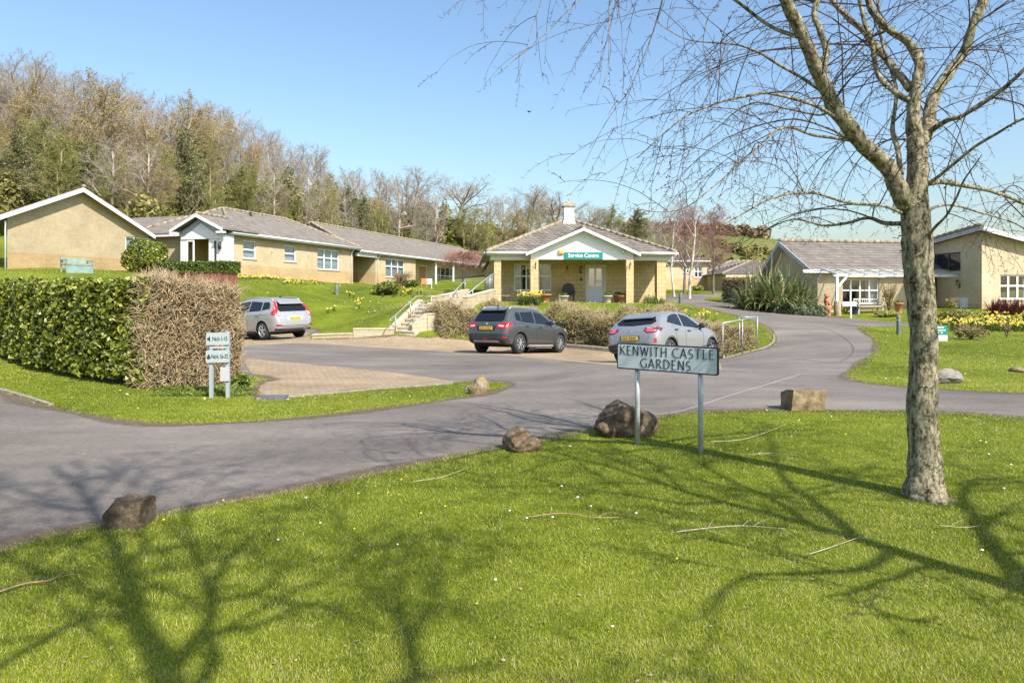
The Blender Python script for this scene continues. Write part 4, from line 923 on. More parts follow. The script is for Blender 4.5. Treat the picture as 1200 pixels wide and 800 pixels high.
def letter_strip(mb, F, a, b, z, text, hgt, sp=.17, tk=.105):
    """adds flared stroke letters; returns width"""
    x = a
    for ch in text:
        if ch == ' ': x += hgt*.42; continue
        w, st = glyph(ch)
        for s in st:
            pts = [Vector((x+p[0]*hgt, z+p[1]*hgt)) for p in s]
            if len(pts) == 2: pts = [pts[0].lerp(pts[1], t) for t in (0, .12, .5, .88, 1)]
            n = len(pts); vs = []
            for i, p in enumerate(pts):
                d = (pts[min(i+1, n-1)]-pts[max(i-1, 0)]).normalized(); q = Vector((-d.y, d.x))
                e = min(i, n-1-i)/max(1, (n-1)/2); thin = .55+.45*abs(d.y)
                wd = hgt*tk*thin*(1.25 if i in (0, n-1) else .92)/2
                vs += [F(p.x+q.x*wd, b, p.y+q.y*wd), F(p.x-q.x*wd, b, p.y-q.y*wd)]
            m = len(vs); vs += [Vector(v)+Vector(F.n+(0,))*.004 for v in [Vector(v) for v in vs]]
            fs = [(2*i, 2*i+1, 2*i+3, 2*i+2) for i in range(n-1)]+[(2*i, 2*i+2, m+2*i+2, m+2*i) for i in range(n-1)]+[(2*i+1, m+2*i+1, m+2*i+3, 2*i+3) for i in range(n-1)]+[(0, m, m+1, 1), (2*n-2, 2*n-1, m+2*n-1, m+2*n-2)]
            mb.add(vs, fs)
        x += hgt*(w+sp)
    return x-hgt*sp-a
def text_w(text, hgt, sp=.17): return letter_strip(MB(), Fr((0, 0), (1, 0)), 0, 0, 0, text, hgt, sp)
q0 = G(747, 520.5); q1 = G(821, 531)
FK = Fr(q0, (q1[0]-q0[0], q1[1]-q0[1]))
ks = root('street_name_sign', (q0[0], q0[1], hz(*q0)), 'pale street name board reading Kenwith Castle Gardens on two grey posts', 'sign')
Lk = math.hypot(q1[0]-q0[0], q1[1]-q0[1])
bL, bR = FK.at_px(723.5, -.05), FK.at_px(842, -.05); DL = FK(bL, -.05, 0)[1]
zt, zb = CZ-(401.5-HY)*DL/FPX, CZ-(431.5-HY)*DL/FPX
def rrect(a0, a1, z0, z1, r):
    o = []
    for cx, cz, s in ((a1-r, z1-r, 0), (a0+r, z1-r, 90), (a0+r, z0+r, 180), (a1-r, z0+r, 270)):
        o += [(cx+r*math.cos(R(s+i*22.5)), cz+r*math.sin(R(s+i*22.5))) for i in range(5)]
    return o
m = MB(); m.prism(FK, rrect(bL, bR, zb, zt, .02), -.058, -.03); m.build('border', BLK, ks)
m = MB(); m.prism(FK, rrect(bL+.014, bR-.014, zb+.014, zt-.014, .014), -.062, -.0585); face = m.build('board', SIGNW, ks)
hh = (zt-zb)*.345; m = MB(); W_ = bR-bL; c_ = (bL+bR)/2
w1 = text_w('KENWITH CASTLE', hh); s_ = hh*.94; sp1 = .17+(W_*.93-w1)/(13*hh)
w1 = text_w('KENWITH CASTLE', hh, sp1); letter_strip(m, FK, c_-w1/2, -.0665, zb+(zt-zb)*.56, 'KENWITH CASTLE', hh, sp1)
w2__ = text_w('GARDENS', hh, sp1); letter_strip(m, FK, c_-w2__/2, -.0665, zb+(zt-zb)*.115, 'GARDENS', hh, sp1); m.build('lettering', BLK, face, fix=False)
for a in (0, Lk):
    p = FK(a, 0, 0); m = MB(); m.tube([(p[0], p[1], hz(p[0], p[1])-.1), (p[0], p[1], zt-.02)], .028, 12); m.build('post', POSTG, ks)
# finger sign by the hedge
q0 = G(247.7, 466); q1 = G(267, 466); F3 = Fr(q0, (q1[0]-q0[0], q1[1]-q0[1])); L3 = math.hypot(q1[0]-q0[0], q1[1]-q0[1]); D3 = q0[1]; zz = lambda y: CZ-(y-HY)*D3/FPX
fs_ = root('direction_sign', (q0[0], q0[1], hz(*q0)), 'two small pale house number boards on twin posts beside the brown hedge', 'sign')
for (x0, x1, y0, y1, txt, up) in ((241.7, 268.7, 389.5, 404, "No's 1-15", False), (241.3, 268.5, 410.2, 424.5, "No's 16-32", True)):
    a0, a1 = F3.at_px(x0, -.05), F3.at_px(x1, -.05); m = MB(); m.prism(F3, rrect(a0, a1, zz(y1), zz(y0), .02), -.06, -.035); bd = m.build('board', SIGNB, fs_)
    text_mesh(txt, .1, BLK, bd, F3, a0+(a1-a0)*.6, -.0645, zz((y0+y1)/2), -.001, spacing=.85, sx=.72)
    m = MB(); ca, cz = a0+.045, zz((y0+y1)/2); r_ = .035
    pts = [(ca-r_*1.0, cz), (ca+r_*.5, cz+r_*1.3), (ca+r_*.5, cz-r_*1.3)] if not up else [(ca, cz+r_*1.4), (ca-r_*.9, cz-r_*.5), (ca-r_*.5, cz-r_*1.2), (ca+r_*.5, cz-r_*1.2), (ca+r_*.9, cz-r_*.5)]
    m.prism(F3, pts, -.0645, -.0602); m.build('arrow', BLK, bd)
for a, yt in ((0, 405), (L3, 388)):
    p = F3(a, 0, 0); m = MB(); m.box((p[0], p[1], (hz(p[0], p[1])-.1+zz(yt))/2), (.055, .055, zz(yt)-hz(p[0], p[1])+.1)); m.build('post', simple('white_grey_post', (.3, .34, .36), .5) if a == 0 else bpy.data.materials['white_grey_post'], fs_)
m = MB(); a0, a1 = F3.at_px(258, -.05), F3.at_px(269, -.05); m.prism(F3, rrect(a0, a1, zz(446.5), zz(430), .008), -.055, -.032); m.build('notice_plate', simple('dull_plate', (.36, .36, .37), .4), fs_)
m = MB(); m.fbox(F3, -.02, L3+.02, -.034, -.028, zz(408), zz(405.5)); m.build('bracket', POSTG, fs_)
# little teal and white notice behind the trunk, small white sign by the bungalow
q = G(1101, 400); F4 = Fr((q[0], q[1]), (.98, .05)); z0 = hz(*q); sc_ = q[1]/FPX
ns = root('notice_board', (q[0], q[1], z0), 'small teal and white notice low on the grass just right of the big tree trunk', 'sign')
m = MB(); m.fbox(F4, -8*sc_, 9.5*sc_, 0, .03, z0+.02, z0+18.5*sc_); bd = m.build('board', simple('notice_white', (.75, .77, .78), .5), ns)
m = MB(); m.fbox(F4, -8*sc_+.001, 9.5*sc_-.001, -.006, -.001, z0+7.5*sc_, z0+18.4*sc_); pn = m.build('panel', simple('notice_teal', (0, .2, .16), .5), bd)
for i, (w_, y_) in enumerate(((.26, 15.7), (.32, 12.6), (.22, 9.6))):
    m = MB(); m.fbox(F4, -.05*i+.02-.2, -.2+w_+.08, -.012, -.007, z0+y_*sc_, z0+(y_+1.1)*sc_); m.build('text_line', LETW, bd)
for a in (-.15, .2): m = MB(); m.fbox(F4, a-.015, a+.015, .031, .05, z0-.2, z0+.3); m.build('stake', GALV, ns)
q = G(997.5, 373); z0 = hz(*q); F5 = Fr(q, (.98, .1)); sc_ = q[1]/FPX
ws = root('arrow_sign', (q[0], q[1], z0), 'small white board on one thin post on the verge before the bungalow bench', 'sign')
m = MB(); m.fbox(F5, -11*sc_, 6*sc_, -.03, 0, z0+14.5*sc_, z0+19.5*sc_); m.build('board', WHITE, ws); m = MB(); m.fbox(F5, -.03, .03, .0, .05, z0-.1, z0+19*sc_); m.build('post', WHITE, ws)

# ------------------------------------------------------------------ bollards
def bollard(px, py, hpx, label):
    q = G(px, py); s = q[1]/FPX; h = hpx*s; z = hz(*q); r = max(.055, 2.3*s)
    r_ = root('bollard', (q[0], q[1], z), label, 'bollard', 'low lighting bollards by the paths'); m = MB(); m.lathe((q[0], q[1], z), [(r, -.1), (r, h*.72)], 12); m.build('column', BOLM, r_)
    m = MB(); m.lathe((q[0], q[1], z), [(r*.8, h*.72), (r*.8, h*.84)], 12); m.build('lamp_band', simple('bollard_lens', (.3, .3, .3), .3), r_)
    m = MB(); m.lathe((q[0], q[1], z), [(r*1.05, h*.84), (r*1.05, h*.93), (r*.7, h)], 12); m.build('cap', BOLM, r_)
BOLM = simple('bollard_grey', (.13, .15, .16), .5, var=.15)
bollard(1053, 392, 22.5, 'grey lighting bollard on the lawn tip just left of the big trunk')
bollard(797.5, 356, 13, 'small lighting bollard beside the road right of the service centre')
bollard(394.5, 345.5, 12, 'lone lighting bollard on the sloping lawn below the three windows')

# ------------------------------------------------------------------ rocks
def rock(px, py, w, h, seed, label, mat, dep=.8, shape='boulder', slant=0, rot=0, lift=0):
    q = G(px, py); s = q[1]/FPX; W, Hh = w*s, h*s; rnd = random.Random(seed); y = q[1]+W*dep*.4; x = (px-600)/FPX*y; z = hz(x, y)
    bm = bmesh.new()
    if shape == 'block':
        bmesh.ops.create_cube(bm, size=1); bmesh.ops.subdivide_edges(bm, edges=bm.edges, cuts=4, use_grid_fill=True)
    else: bmesh.ops.create_icosphere(bm, subdivisions=5, radius=.58)
    # cut flat facets, then roughen
    from mathutils import noise as mn
    for k in range(9 if shape != 'block' else 3):
        n = Vector((rnd.uniform(-1, 1), rnd.uniform(-1, 1), rnd.uniform(-.3, 1))).normalized(); d = rnd.uniform(.36, .47) if shape != 'block' else rnd.uniform(.5, .62)
        for v in bm.verts:
            e = v.co.dot(n)-d
            if e > 0: v.co -= n*e*.9
    for v in bm.verts:
        c = v.co; nn = mn.noise_vector(c*2.2+Vector((seed, 0, 0)))*.07+mn.noise_vector(c*6+Vector((0, seed, 0)))*.035+mn.noise_vector(c*16)*.02
        v.co = c+nn
        v.co.x += v.co.z*slant
    if shape == 'wedge':
        for v in bm.verts: v.co.z = v.co.z*(.55+.9*max(0, v.co.x+.5)) if v.co.z > 0 else v.co.z
    M = Matrix.Translation((x, y, z+Hh*.38+lift)) @ Matrix.Rotation(rot, 4, 'Z') @ Matrix.Diagonal((W*.94, W*dep, Hh*1.15, 1))
    bm.transform(M); me = bpy.data.meshes.new('rock'); 
    for f in bm.faces: f.smooth = True
    bm.to_mesh(me); bm.free(); me.materials.append(mat); o = bpy.data.objects.new('rock', me); COL.objects.link(o)
    try: me.set_sharp_from_angle(angle=R(38))
    except Exception: pass
    tag(o, label, 'rock', 'boulders set along the road edges')
def rock_mat(name, a, b, c, sc_=3):
    m, nt, bs = new_mat(name); v = pos(nt); f = noise(nt, v, sc_*2, 10, .72)
    r = ramp(nt, f, [(.34, a), (.5, b), (.66, c)]); r2 = ramp(nt, noise(nt, v, sc_*14, 5, .8), [(.35, (.7, .7, .7)), (.65, (1.25, 1.25, 1.25))])
    r3 = ramp(nt, noise(nt, v, sc_*3.3, 6, .8), [(.6, (0, 0, 0)), (.66, (.7, .7, .7))]); bw = nt.nodes.new('ShaderNodeRGBToBW'); nt.links.new(r3.outputs[0], bw.inputs[0])
    nt.links.new(mixc(nt, mixc(nt, r.outputs[0], r2.outputs[0], 1, 'MULTIPLY'), (.33, .33, .27), bw.outputs[0]), bs.inputs['Base Color']); bs.inputs['Roughness'].default_value = .9; bs.inputs['Specular IOR Level'].default_value = .2
    bump(nt, bs, f, .8, .04); return m
RK1 = rock_mat('dark_rock', (.03, .022, .014), (.11, .08, .05), (.25, .19, .12)); RK2 = rock_mat('tan_rock', (.09, .065, .04), (.21, .155, .085), (.33, .26, .16)); RK3 = rock_mat('grey_rock', (.13, .12, .1), (.22, .2, .17), (.3, .28, .24))
rock(152, 620, 46, 33, 3, 'dark mossy squarish rock on the lawn edge at bottom left', RK1, .75, 'block', .06)
rock(612, 530, 43, 26, 5, 'small brown rounded rock at the road edge left of the sign', rock_mat('brown_rock', (.09, .06, .035), (.17, .12, .07), (.25, .2, .13), 5), .8)
rock(733, 513, 78, 41, 9, 'big dark boulder behind the left post of the name sign', RK1, .6, 'boulder', -.05, .3)
rock(940, 481, 44, 25, 12, 'tan squared boulder on the lawn edge right of the sign', RK2, .6, 'block', .04, .15)
rock(561, 462, 23, 22, 17, 'upright pointed tan stone at the tip of the grass island', RK2, .5, 'wedge', .1)
rock(1108, 450, 33, 18, 21, 'low grey sloping rock just right of the big trunk', RK3, .8, 'boulder')
rock(1193, 436, 22, 5, 27, 'flat brown stone in a bare patch of lawn at the right edge', RK2, 1.0)
rock(548, 459, 7, 7, 31, 'tiny dark stone beside the upright pointed one', RK3, 1.0)
# slate drain cover near the finger sign
mb = MB(); q = Gp(322, 467); mb.box((q.x, q.y, q.z+.02), (.42, .3, .05), rz=.2); o = mb.build('slate_slab', simple('slate', (.1, .11, .13), .6, var=.2)); tag(o, 'flat dark slate slab in the grass by the paved bay', 'slab')

# ------------------------------------------------------------------ furniture and pots
TERR = simple('terracotta', (.42, .18, .09), .8, var=.2, scale=6); PALEP = simple('pale_pot', (.5, .46, .38), .8, var=.2)
def pot(F, a, b, z, r, h, mat, label, lean=0, plant=True):
    r_ = root('plant_pot', F(a, b, z), label, 'plant pot', 'pots along the porch'); m = MB(); m.lathe(F(a, b, z), [(r*.68, 0), (r*.95, h*.85), (r*1.08, h*.86), (r*1.08, h), (r*.9, h), (r*.85, h*.8), (.01, h*.8)], 16); m.build('pot', mat, r_)
    if plant:
        V, T, tt = leafcloud([(F(a, b, z+h*1.05), (r*.9, r*.9, r*.5))], 90, .06, random.Random(int(a*100))); np_mesh('foliage', V, T, LEAF_G, r_, tt)
# ------------------------------------------------------------------ vegetation helpers
def leafcloud(blobs, n, size, rnd, shell=.55, flat=0, asp=1.6, tb=.5, ts=.18):
    """leaf-sized kites scattered through ellipsoids; returns V,T,tint"""
    rs = np.random.RandomState(rnd.randint(0, 10**6)); vol = np.array([b[1][0]*b[1][1]+b[1][0]*b[1][2] for b in blobs]); vol = vol/vol.sum()
    V = []; tt = []
    ks = rs.multinomial(n, vol)
    for (c, r), k in zip(blobs, ks):
        if k == 0: continue
        d = rs.normal(size=(k, 3)); d /= np.linalg.norm(d, axis=1)[:, None]
        rad = shell+(1-shell)*rs.rand(k)**.6
        rad *= 1+.14*np.sin(d[:, 0]*5+c[0]*3)*np.sin(d[:, 2]*4+c[1]*2)
        P = np.array(c)[None]+d*rad[:, None]*np.array(r)[None]
        V.append((P, d)); tt.append(np.clip(tb+rs.normal(0, ts, k)+.12*rs.choice([-1, 1]), 0, .999))
    P = np.concatenate([a for a, _ in V]); d = np.concatenate([b for _, b in V]); t = np.concatenate(tt); k = len(P)
    return kites(P, d, size, rs, asp, t)
def kites(P, d, size, rs, asp, t, loose=.9):
    k = len(P)
    nrm = d+rs.normal(0, loose, (k, 3)); nrm /= np.linalg.norm(nrm, axis=1)[:, None]
    ax = rs.normal(size=(k, 3)); ax -= nrm*(ax*nrm).sum(1)[:, None]; ax /= np.linalg.norm(ax, axis=1)[:, None]; bx = np.cross(nrm, ax)
    s = size*(.6+.8*rs.rand(k))[:, None]
    Q = np.empty((k, 4, 3)); Q[:, 0] = P-ax*s*asp/2; Q[:, 1] = P+bx*s/2+nrm*s*.12; Q[:, 2] = P+ax*s*asp/2; Q[:, 3] = P-bx*s/2+nrm*s*.12
    i = np.arange(k)*4; T = np.concatenate([np.column_stack([i, i+1, i+2]), np.column_stack([i, i+2, i+3])])
    return Q.reshape(-1, 3), T, np.repeat(t, 4)
def merge(parts):
    V = []; T = []; A = []; o = 0
    for v, t, a in parts: V.append(v); T.append(t+o); A.append(a); o += len(v)
    return np.concatenate(V), np.concatenate(T), np.concatenate(A)
LEAF_G = leaf_mat('green_leaves', [(0, (.03, .055, .008)), (.5, (.09, .14, .018)), (1, (.2, .25, .04))], .25, .45, .4)
HEDGE_G = leaf_mat('glossy_hedge_leaves', [(0, (.03, .05, .006)), (.4, (.12, .15, .014)), (.75, (.26, .28, .035)), (1, (.4, .4, .09))], .2, .38, .5)
HEDGE_B = leaf_mat('brown_beech_leaves', [(0, (.13, .09, .045)), (.45, (.3, .215, .12)), (.85, (.44, .335, .2)), (1, (.36, .34, .12))], .2, .6, .3)
SHRUB_B = leaf_mat('brown_shrub_leaves', [(0, (.12, .09, .04)), (.4, (.25, .195, .09)), (.75, (.34, .29, .11)), (1, (.32, .35, .06))], .2, .6, .3)
OLIVE = leaf_mat('olive_wood_leaves', [(0, (.08, .08, .02)), (.5, (.21, .19, .06)), (1, (.33, .3, .11))], .2, .7, .2)
IVY = leaf_mat('ivy_leaves', [(0, (.04, .055, .015)), (.5, (.12, .135, .04)), (1, (.23, .23, .075))], .1, .5, .4)
GREENISH = leaf_mat('fresh_wood_leaves', [(0, (.08, .1, .02)), (.5, (.2, .22, .045)), (1, (.33, .34, .09))], .25, .6, .2)
YELF = leaf_mat('daffodil_petals', [(0, (.75, .5, .02)), (.6, (.8, .62, .05)), (1, (.8, .75, .4))], .2, .5, .3)
REDF = leaf_mat('dark_red_leaves', [(0, (.06, .012, .012)), (.5, (.13, .03, .028)), (1, (.25, .08, .06))], .15, .4, .4)
STRAP = leaf_mat('strap_leaves', [(0, (.06, .09, .02)), (.5, (.15, .19, .06)), (.8, (.3, .31, .13)), (1, (.42, .37, .2))], .15, .35, .5)
BARKM = simple('shrub_stems', (.2, .13, .07), .9, var=.3)
BARK_D = simple('wood_bark', (.16, .13, .1), .9, var=.35, scale=2)
def twigs(mat_n, n, c, r, rnd, L=.3, rad=.004, mb=None, up=.5):
    mb = mb or MB()
    for _ in range(n):
        p = Vector((c[0]+rnd.uniform(-1, 1)*r[0], c[1]+rnd.uniform(-1, 1)*r[1], c[2]+rnd.uniform(-1, 1)*r[2]))
        d = Vector((rnd.uniform(-1, 1), rnd.uniform(-1, 1), rnd.uniform(-.4, 1)+up)).normalized(); q = p+d*L*rnd.uniform(.4, 1); mid = (p+q)/2+Vector((rnd.uniform(-1, 1), rnd.uniform(-1, 1), 0))*L*.1
        mb.tube([p, mid, q], [rad, rad*.8, rad*.3], 3, False)
    return mb
# trimmed hedges: leaves fill the skin of a box laid along a ground line
def hedge_pts(line, th, ztop, n, rs, depth=.22, bulge=.05, round_=.0, zb=.02):
    seg = [(Vector(line[i]), Vector(line[i+1])) for i in range(len(line)-1)]; Ls = np.array([(b-a).length for a, b in seg]); cum = np.concatenate([[0], np.cumsum(Ls)]); LT = cum[-1]
    zm = np.mean(ztop); areaS = LT*zm*2; areaT = LT*th; areaE = 2*th*zm; tot = areaS+areaT+areaE
    u = rs.rand(n)*LT; face = rs.rand(n)*tot; w = rs.rand(n)*th; h = rs.rand(n); dep = depth*rs.rand(n)**1.5; nr = np.zeros((n, 3))
    f = (face < areaS/2); bk = (~f) & (face < areaS); top = (~f) & (~bk) & (face < areaS+areaT); e0 = (~f) & (~bk) & (~top) & (rs.rand(n) < .5); e1 = (~f) & (~bk) & (~top) & (~e0)
    w[f] = dep[f]; w[bk] = th-dep[bk]; h = np.where(top, 2, h); u[e0] = dep[e0]; u[e1] = LT-dep[e1]
    idx = np.clip(np.searchsorted(cum, u, side='right')-1, 0, len(seg)-1); A = np.array([s[0] for s in seg]); B = np.array([s[1] for s in seg]); t = (u-cum[idx])/Ls[idx]
    dirv = (B-A)/Ls[:, None]; nv = np.column_stack([-dirv[:, 1], dirv[:, 0]]); P2 = A[idx]+(B-A)[idx]*t[:, None]
    ang = .05*np.sin(u*3.1+h*5)+.04*np.sin(u*7.3-h*9); 
    off = w-np.where(f, 1, 0)*ang*1.0+np.where(bk, 1, 0)*ang
    if round_: off = np.where(f, off+round_*np.abs(2*h-1)**3, off); 
    e_ = np.clip(h-.7, 0, 1); off = off+np.where(f, 1, -1*bk)*.6*e_**2; ue = np.clip(np.where(e0, .0, 0), 0, 1)
    XY = P2+nv[idx]*off[:, None]+dirv[idx]*(np.where(e0, 1, 0)-np.where(e1, 1, 0))[:, None]*.5*(e_**2)[:, None]; Zg = H(XY[:, 0], XY[:, 1]); zt = np.interp(u, np.linspace(0, LT, len(ztop)), ztop)
    z = np.where(top, zt-dep-.12*np.exp(-np.minimum(w, th-w)/.12)-.06*np.exp(-np.minimum(u, LT-u)/.1)+.04*np.sin(u*4)+.03*np.sin(u*11+w*5), Zg+zb+(zt-Zg-zb)*np.clip(h, 0, 1))
    nr[:, :2] = np.where(f[:, None], -nv[idx], np.where(bk[:, None], nv[idx], 0)); nr[top] = (0, 0, 1); nr[e0, :2] = -dirv[idx[e0]]; nr[e1, :2] = dirv[idx[e1]]
    return np.column_stack([XY, z]), nr, u, np.clip(h, 0, 1)
def core(mb, line, th, ztop, inset=.2, zb=0):
    for i in range(len(line)-1):
        p, q = Vector(line[i]), Vector(line[i+1]); F = Fr(p, q-p); L = (q-p).length; e0 = inset if i == 0 else 0; e1 = inset if i == len(line)-2 else 0
        z0 = np.interp(i/(len(line)-1), np.linspace(0, 1, len(ztop)), ztop); z1 = np.interp((i+1)/(len(line)-1), np.linspace(0, 1, len(ztop)), ztop)
        mb.prism(F, [(e0, hz(*p)-.1+zb), (L-e1, hz(*q)-.1+zb), (L-e1, z1-inset), (e0, z0-inset)], inset, th-inset)
CORE_M = simple('hedge_shade', (.03, .028, .014), 1.0, var=.4, scale=20)  # near-black solid core, painted to stand for the shade between the leaves
def hedge(name, label, line, th, ztop, n, size, mat, seed, cat='hedge', depth=.22, asp=1.5, tb=.5, ts=.2, twig=0, tcol=None, inset=.2, zb=.02, group=None, loose=.9, lump=0):
    rs = np.random.RandomState(seed); p0 = line[0]; r_ = root(name, (p0[0], p0[1], hz(*p0)), label, cat, group)
    def lum(P, u, h):
        if lump: k = lump*(np.sin(u*1.9+1)+.7*np.sin(u*4.3)+.5*np.sin(u*8.1+P[:, 1]*3)); P[:, 2] += k*np.clip(h, 0, 1)**2; P[:, 1] += .6*k*(np.clip(h, 0, 1)-.5)*2+.5*lump*np.sin(u*3+h*6)
        return P
    P, d, u, h = hedge_pts(line, th, ztop, n, rs, depth, zb=zb); P = lum(P, u, h); V, T, t = kites(P, d, size, rs, asp, np.clip(tb+rs.normal(0, ts, n)+.1*np.sin(u*2.3)*np.sin(h*4+u), 0, 1), loose)
    np_mesh('foliage', V, T, mat, r_, t)
    mb = MB(); core(mb, line, th, ztop, inset); mb.build('shade_core', CORE_M, r_)
    if twig:
        P, d, u, h = hedge_pts(line, th, ztop, twig, rs, depth*.8, zb=zb); P = lum(P, u, h); tm = MB()
        for p, q in zip(P, d):
            v = Vector(q)*rs.uniform(.2, .9)+Vector(rs.normal(0, .6, 3))+Vector((0, 0, .4)); v.normalize(); L = rs.uniform(.12, .32); a = Vector(p); m_ = a+v*L*.5+Vector(rs.normal(0, .03, 3)); tm.tube([a-v*.05, m_, a+v*L], [.006, .005, .002], 3, False)
        tm.build('twigs', tcol or BARKM, r_, fix=False)
    return r_
# left hedges along the grass island
hA0 = G(-60, 428); hA1 = G(0, 424); hA2 = G(60, 437); hA3 = G(110, 449); hA4 = G(165, 456)
FH = lambda px, y, D: P3(px, y, D).z
line = [(-15.5, 17.6), (-12.4, 16.6), G(40, 436), G(100, 448), G(168, 456)]
hedge('green_hedge', 'thick clipped glossy green hedge along the grass island on the left', line, 1.7, [2.05, 1.98, 1.95, 1.93, 1.92], 62000, .066, HEDGE_G, 3, depth=.34, tb=.5, ts=.26, inset=.28, zb=.12, lump=.035)
line2 = [G(162, 456), G(205, 455), G(245, 453), G(284, 450)]
hedge('brown_hedge', 'bare brown twiggy hedge behind the house number boards', line2, 1.6, [1.86, 1.88, 1.87, 1.8], 30000, .026, HEDGE_B, 5, depth=.3, asp=2.6, twig=8500, tcol=simple('pale_brown_twigs', (.4, .3, .18), .9, var=.3, scale=9), inset=.24, zb=.0, tb=.55, ts=.3, lump=.05)
# shrubs on the car park bank
bank = [G(517, 397.8), G(540, 398.3), G(560, 399.3), G(640, 404.8), G(700, 409), G(760, 413.5), G(812, 417), G(846, 419.5)]
bank = [(x+.0, y+.2) for x, y in bank]
zt = [P3(517, 364, 28.4).z, P3(560, 361, 27.6).z, P3(640, 362, 26.6).z, P3(700, 366, 25.5).z, P3(760, 372, 24.4).z, P3(846, 388, 22).z]
parts = [(0, 3, 'brown_shrub', 'brown twiggy shrubs beside the dappled stone wall, left of the dark car'), (2, 6, 'bank_shrub', 'long low brown and green shrub bank behind the dark car'), (5, 8, 'bank_shrub', 'brown shrubs behind the silver hatchback up to the guard rail')]
for k, (i0, i1, nm, lb) in enumerate(parts):
    ln = bank[i0:i1]; z_ = list(np.interp(np.linspace(i0/7, (i1-1)/7, 4), np.linspace(0, 1, 6), zt))
    hedge(nm, lb, ln, 1.5, z_, 15000 if k != 1 else 26000, .042, SHRUB_B, 20+k, cat='shrubs', depth=.55, twig=4200 if k != 1 else 7000, tcol=bpy.data.materials['pale_brown_twigs'], tb=.6, ts=.28, inset=.5, loose=1.4, lump=.16)
# hedge by the far road on the right
l3 = [P3(846, 0, 44), P3(860, 0, 41.5), P3(888, 0, 38.5)]; l3 = [(p.x, p.y) for p in l3]
hedge('copper_hedge', 'clipped copper brown hedge left of the spiky plant on the right', l3, 3.0, [P3(846, 325.5, 44).z, P3(888, 326, 39).z], 16000, .07, HEDGE_B, 33, depth=.3, tb=.35)
# clipped bush, low box hedge and its brown planter below the porch
rb = P3(172, 320, 37); rz_ = hz(rb.x, rb.y); r_ = root('clipped_bush', (rb.x, rb.y, rz_), 'rounded clipped green bush at the corner of the gabled bungalow', 'bush')
V, T, t = leafcloud([((rb.x, rb.y, rz_+.85), (1.12, 1.0, 1.0)), ((rb.x-.25, rb.y, rz_+.6), (.9, .9, .8)), ((rb.x+.35, rb.y, rz_+.8), (.75, .8, .85))], 9000, .085, random.Random(4), shell=.85, tb=.55, ts=.22); np_mesh('foliage', V, T, HEDGE_G, r_, t)
mb = MB(); mb.blob((rb.x, rb.y, rz_+.75), (.95, .85, .85), 14, 10); mb.build('shade_core', CORE_M, r_)
pA, pB = P3(186, 0, 36.5), P3(270, 0, 36.0); zT = P3(230, 306, 36.2).z; zM = P3(230, 317.5, 36.2).z; zBt = P3(230, 327, 36.2).z
Fp = Fr((pA.x, pA.y), (pB.x-pA.x, pB.y-pA.y)); Lp = math.hypot(pB.x-pA.x, pB.y-pA.y)
r_ = root('planter_box', Fp(0, 0, zBt), 'long red brown timber planter under the clipped low hedge by the porch', 'planter'); m = MB(); m.fbox(Fp, -.8, Lp-.1, 0, .9, zBt-1.2, zM)
for i in range(6): m.fbox(Fp, -.75+i*.82, -.68+i*.82, -.04, 0, zBt-.6, zM)
m.build('boards', simple('red_brown_timber', (.2, .075, .05), .8, var=.3, scale=4), r_)
rs = np.random.RandomState(8); ln = [Fp(-.1, -.05, 0)[:2], Fp(Lp, -.05, 0)[:2]]; n = 9000
P, d, u, h = hedge_pts(ln, 1.1, [zT, zT], n, rs, .15); P[:, 2] = np.where(h < 1, zM-.1+(zT-zM+.1)*rs.rand(n), P[:, 2]); V, T, t = kites(P, d, .06, rs, 1.4, np.clip(.5+rs.normal(0, .18, n), 0, 1))
r_ = root('low_box_hedge', Fp(0, 0, zM), 'flat topped low green hedge growing in the brown planter', 'hedge'); np_mesh('foliage', V, T, LEAF_G, r_, t); m = MB(); m.fbox(Fp, 0, Lp-.1, .05, 1.0, zM-.1, zT-.08); m.build('shade_core', CORE_M, r_)

# strap-leaved clumps, daffodils
def straps(c, n, L, w, rnd, droop=1.0, spread=1.0, r0=.1, tb=.5, ts=.2):
    V = []; T = []; A = []; k = 6
    for _ in range(n):
        a = rnd.uniform(0, 2*math.pi); el = R(rnd.uniform(25, 88)); d = Vector((math.cos(a)*math.cos(el)*spread, math.sin(a)*math.cos(el)*spread, math.sin(el))).normalized()
        p = Vector(c)+Vector((math.cos(a), math.sin(a), 0))*rnd.uniform(0, r0); l = L*rnd.uniform(.55, 1.05); side = d.cross(Vector((0, 0, 1))); side = side.normalized() if side.length > .01 else Vector((1, 0, 0)); o = len(V); t = min(.999, max(0, rnd.gauss(tb, ts)))
        for i in range(k):
            s = i/(k-1); ww = w*(.7+.5*s if s < .4 else (1-s)*1.5)+.001
            V += [p+side*ww/2, p-side*ww/2]; A += [t, t]; p = p+d*l/(k-1); d = (d+Vector((0, 0, -1))*droop*.22*(.4+s)).normalized()
        T += [(o+2*i, o+2*i+1, o+2*i+3) for i in range(k-1)]+[(o+2*i, o+2*i+3, o+2*i+2) for i in range(k-1)]
    return np.array([tuple(v) for v in V]), np.array(T), np.array(A)
rnd = random.Random(12)
ph = P3(905, 360, 34.6); phz = hz(ph.x, ph.y)
r_ = root('spiky_plant', (ph.x, ph.y, phz), 'huge spiky strap leaved evergreen clump beside the right bungalow gable', 'plant')
V, T, t = merge([straps((ph.x+dx, ph.y+dy, phz+.1), n_, L_s, .12, rnd, 1.9, 1.0, .35, .6, .25) for dx, dy, n_, L_s in ((-.9, 0, 170, 2.3), (-.1, .2, 200, 2.9), (.8, .1, 180, 2.6), (0, -.7, 170, 2.3), (1.35, -.2, 100, 1.9), (-1.4, -.1, 90, 1.7))]); np_mesh('leaves', V, T, STRAP, r_, t)
mb = MB()
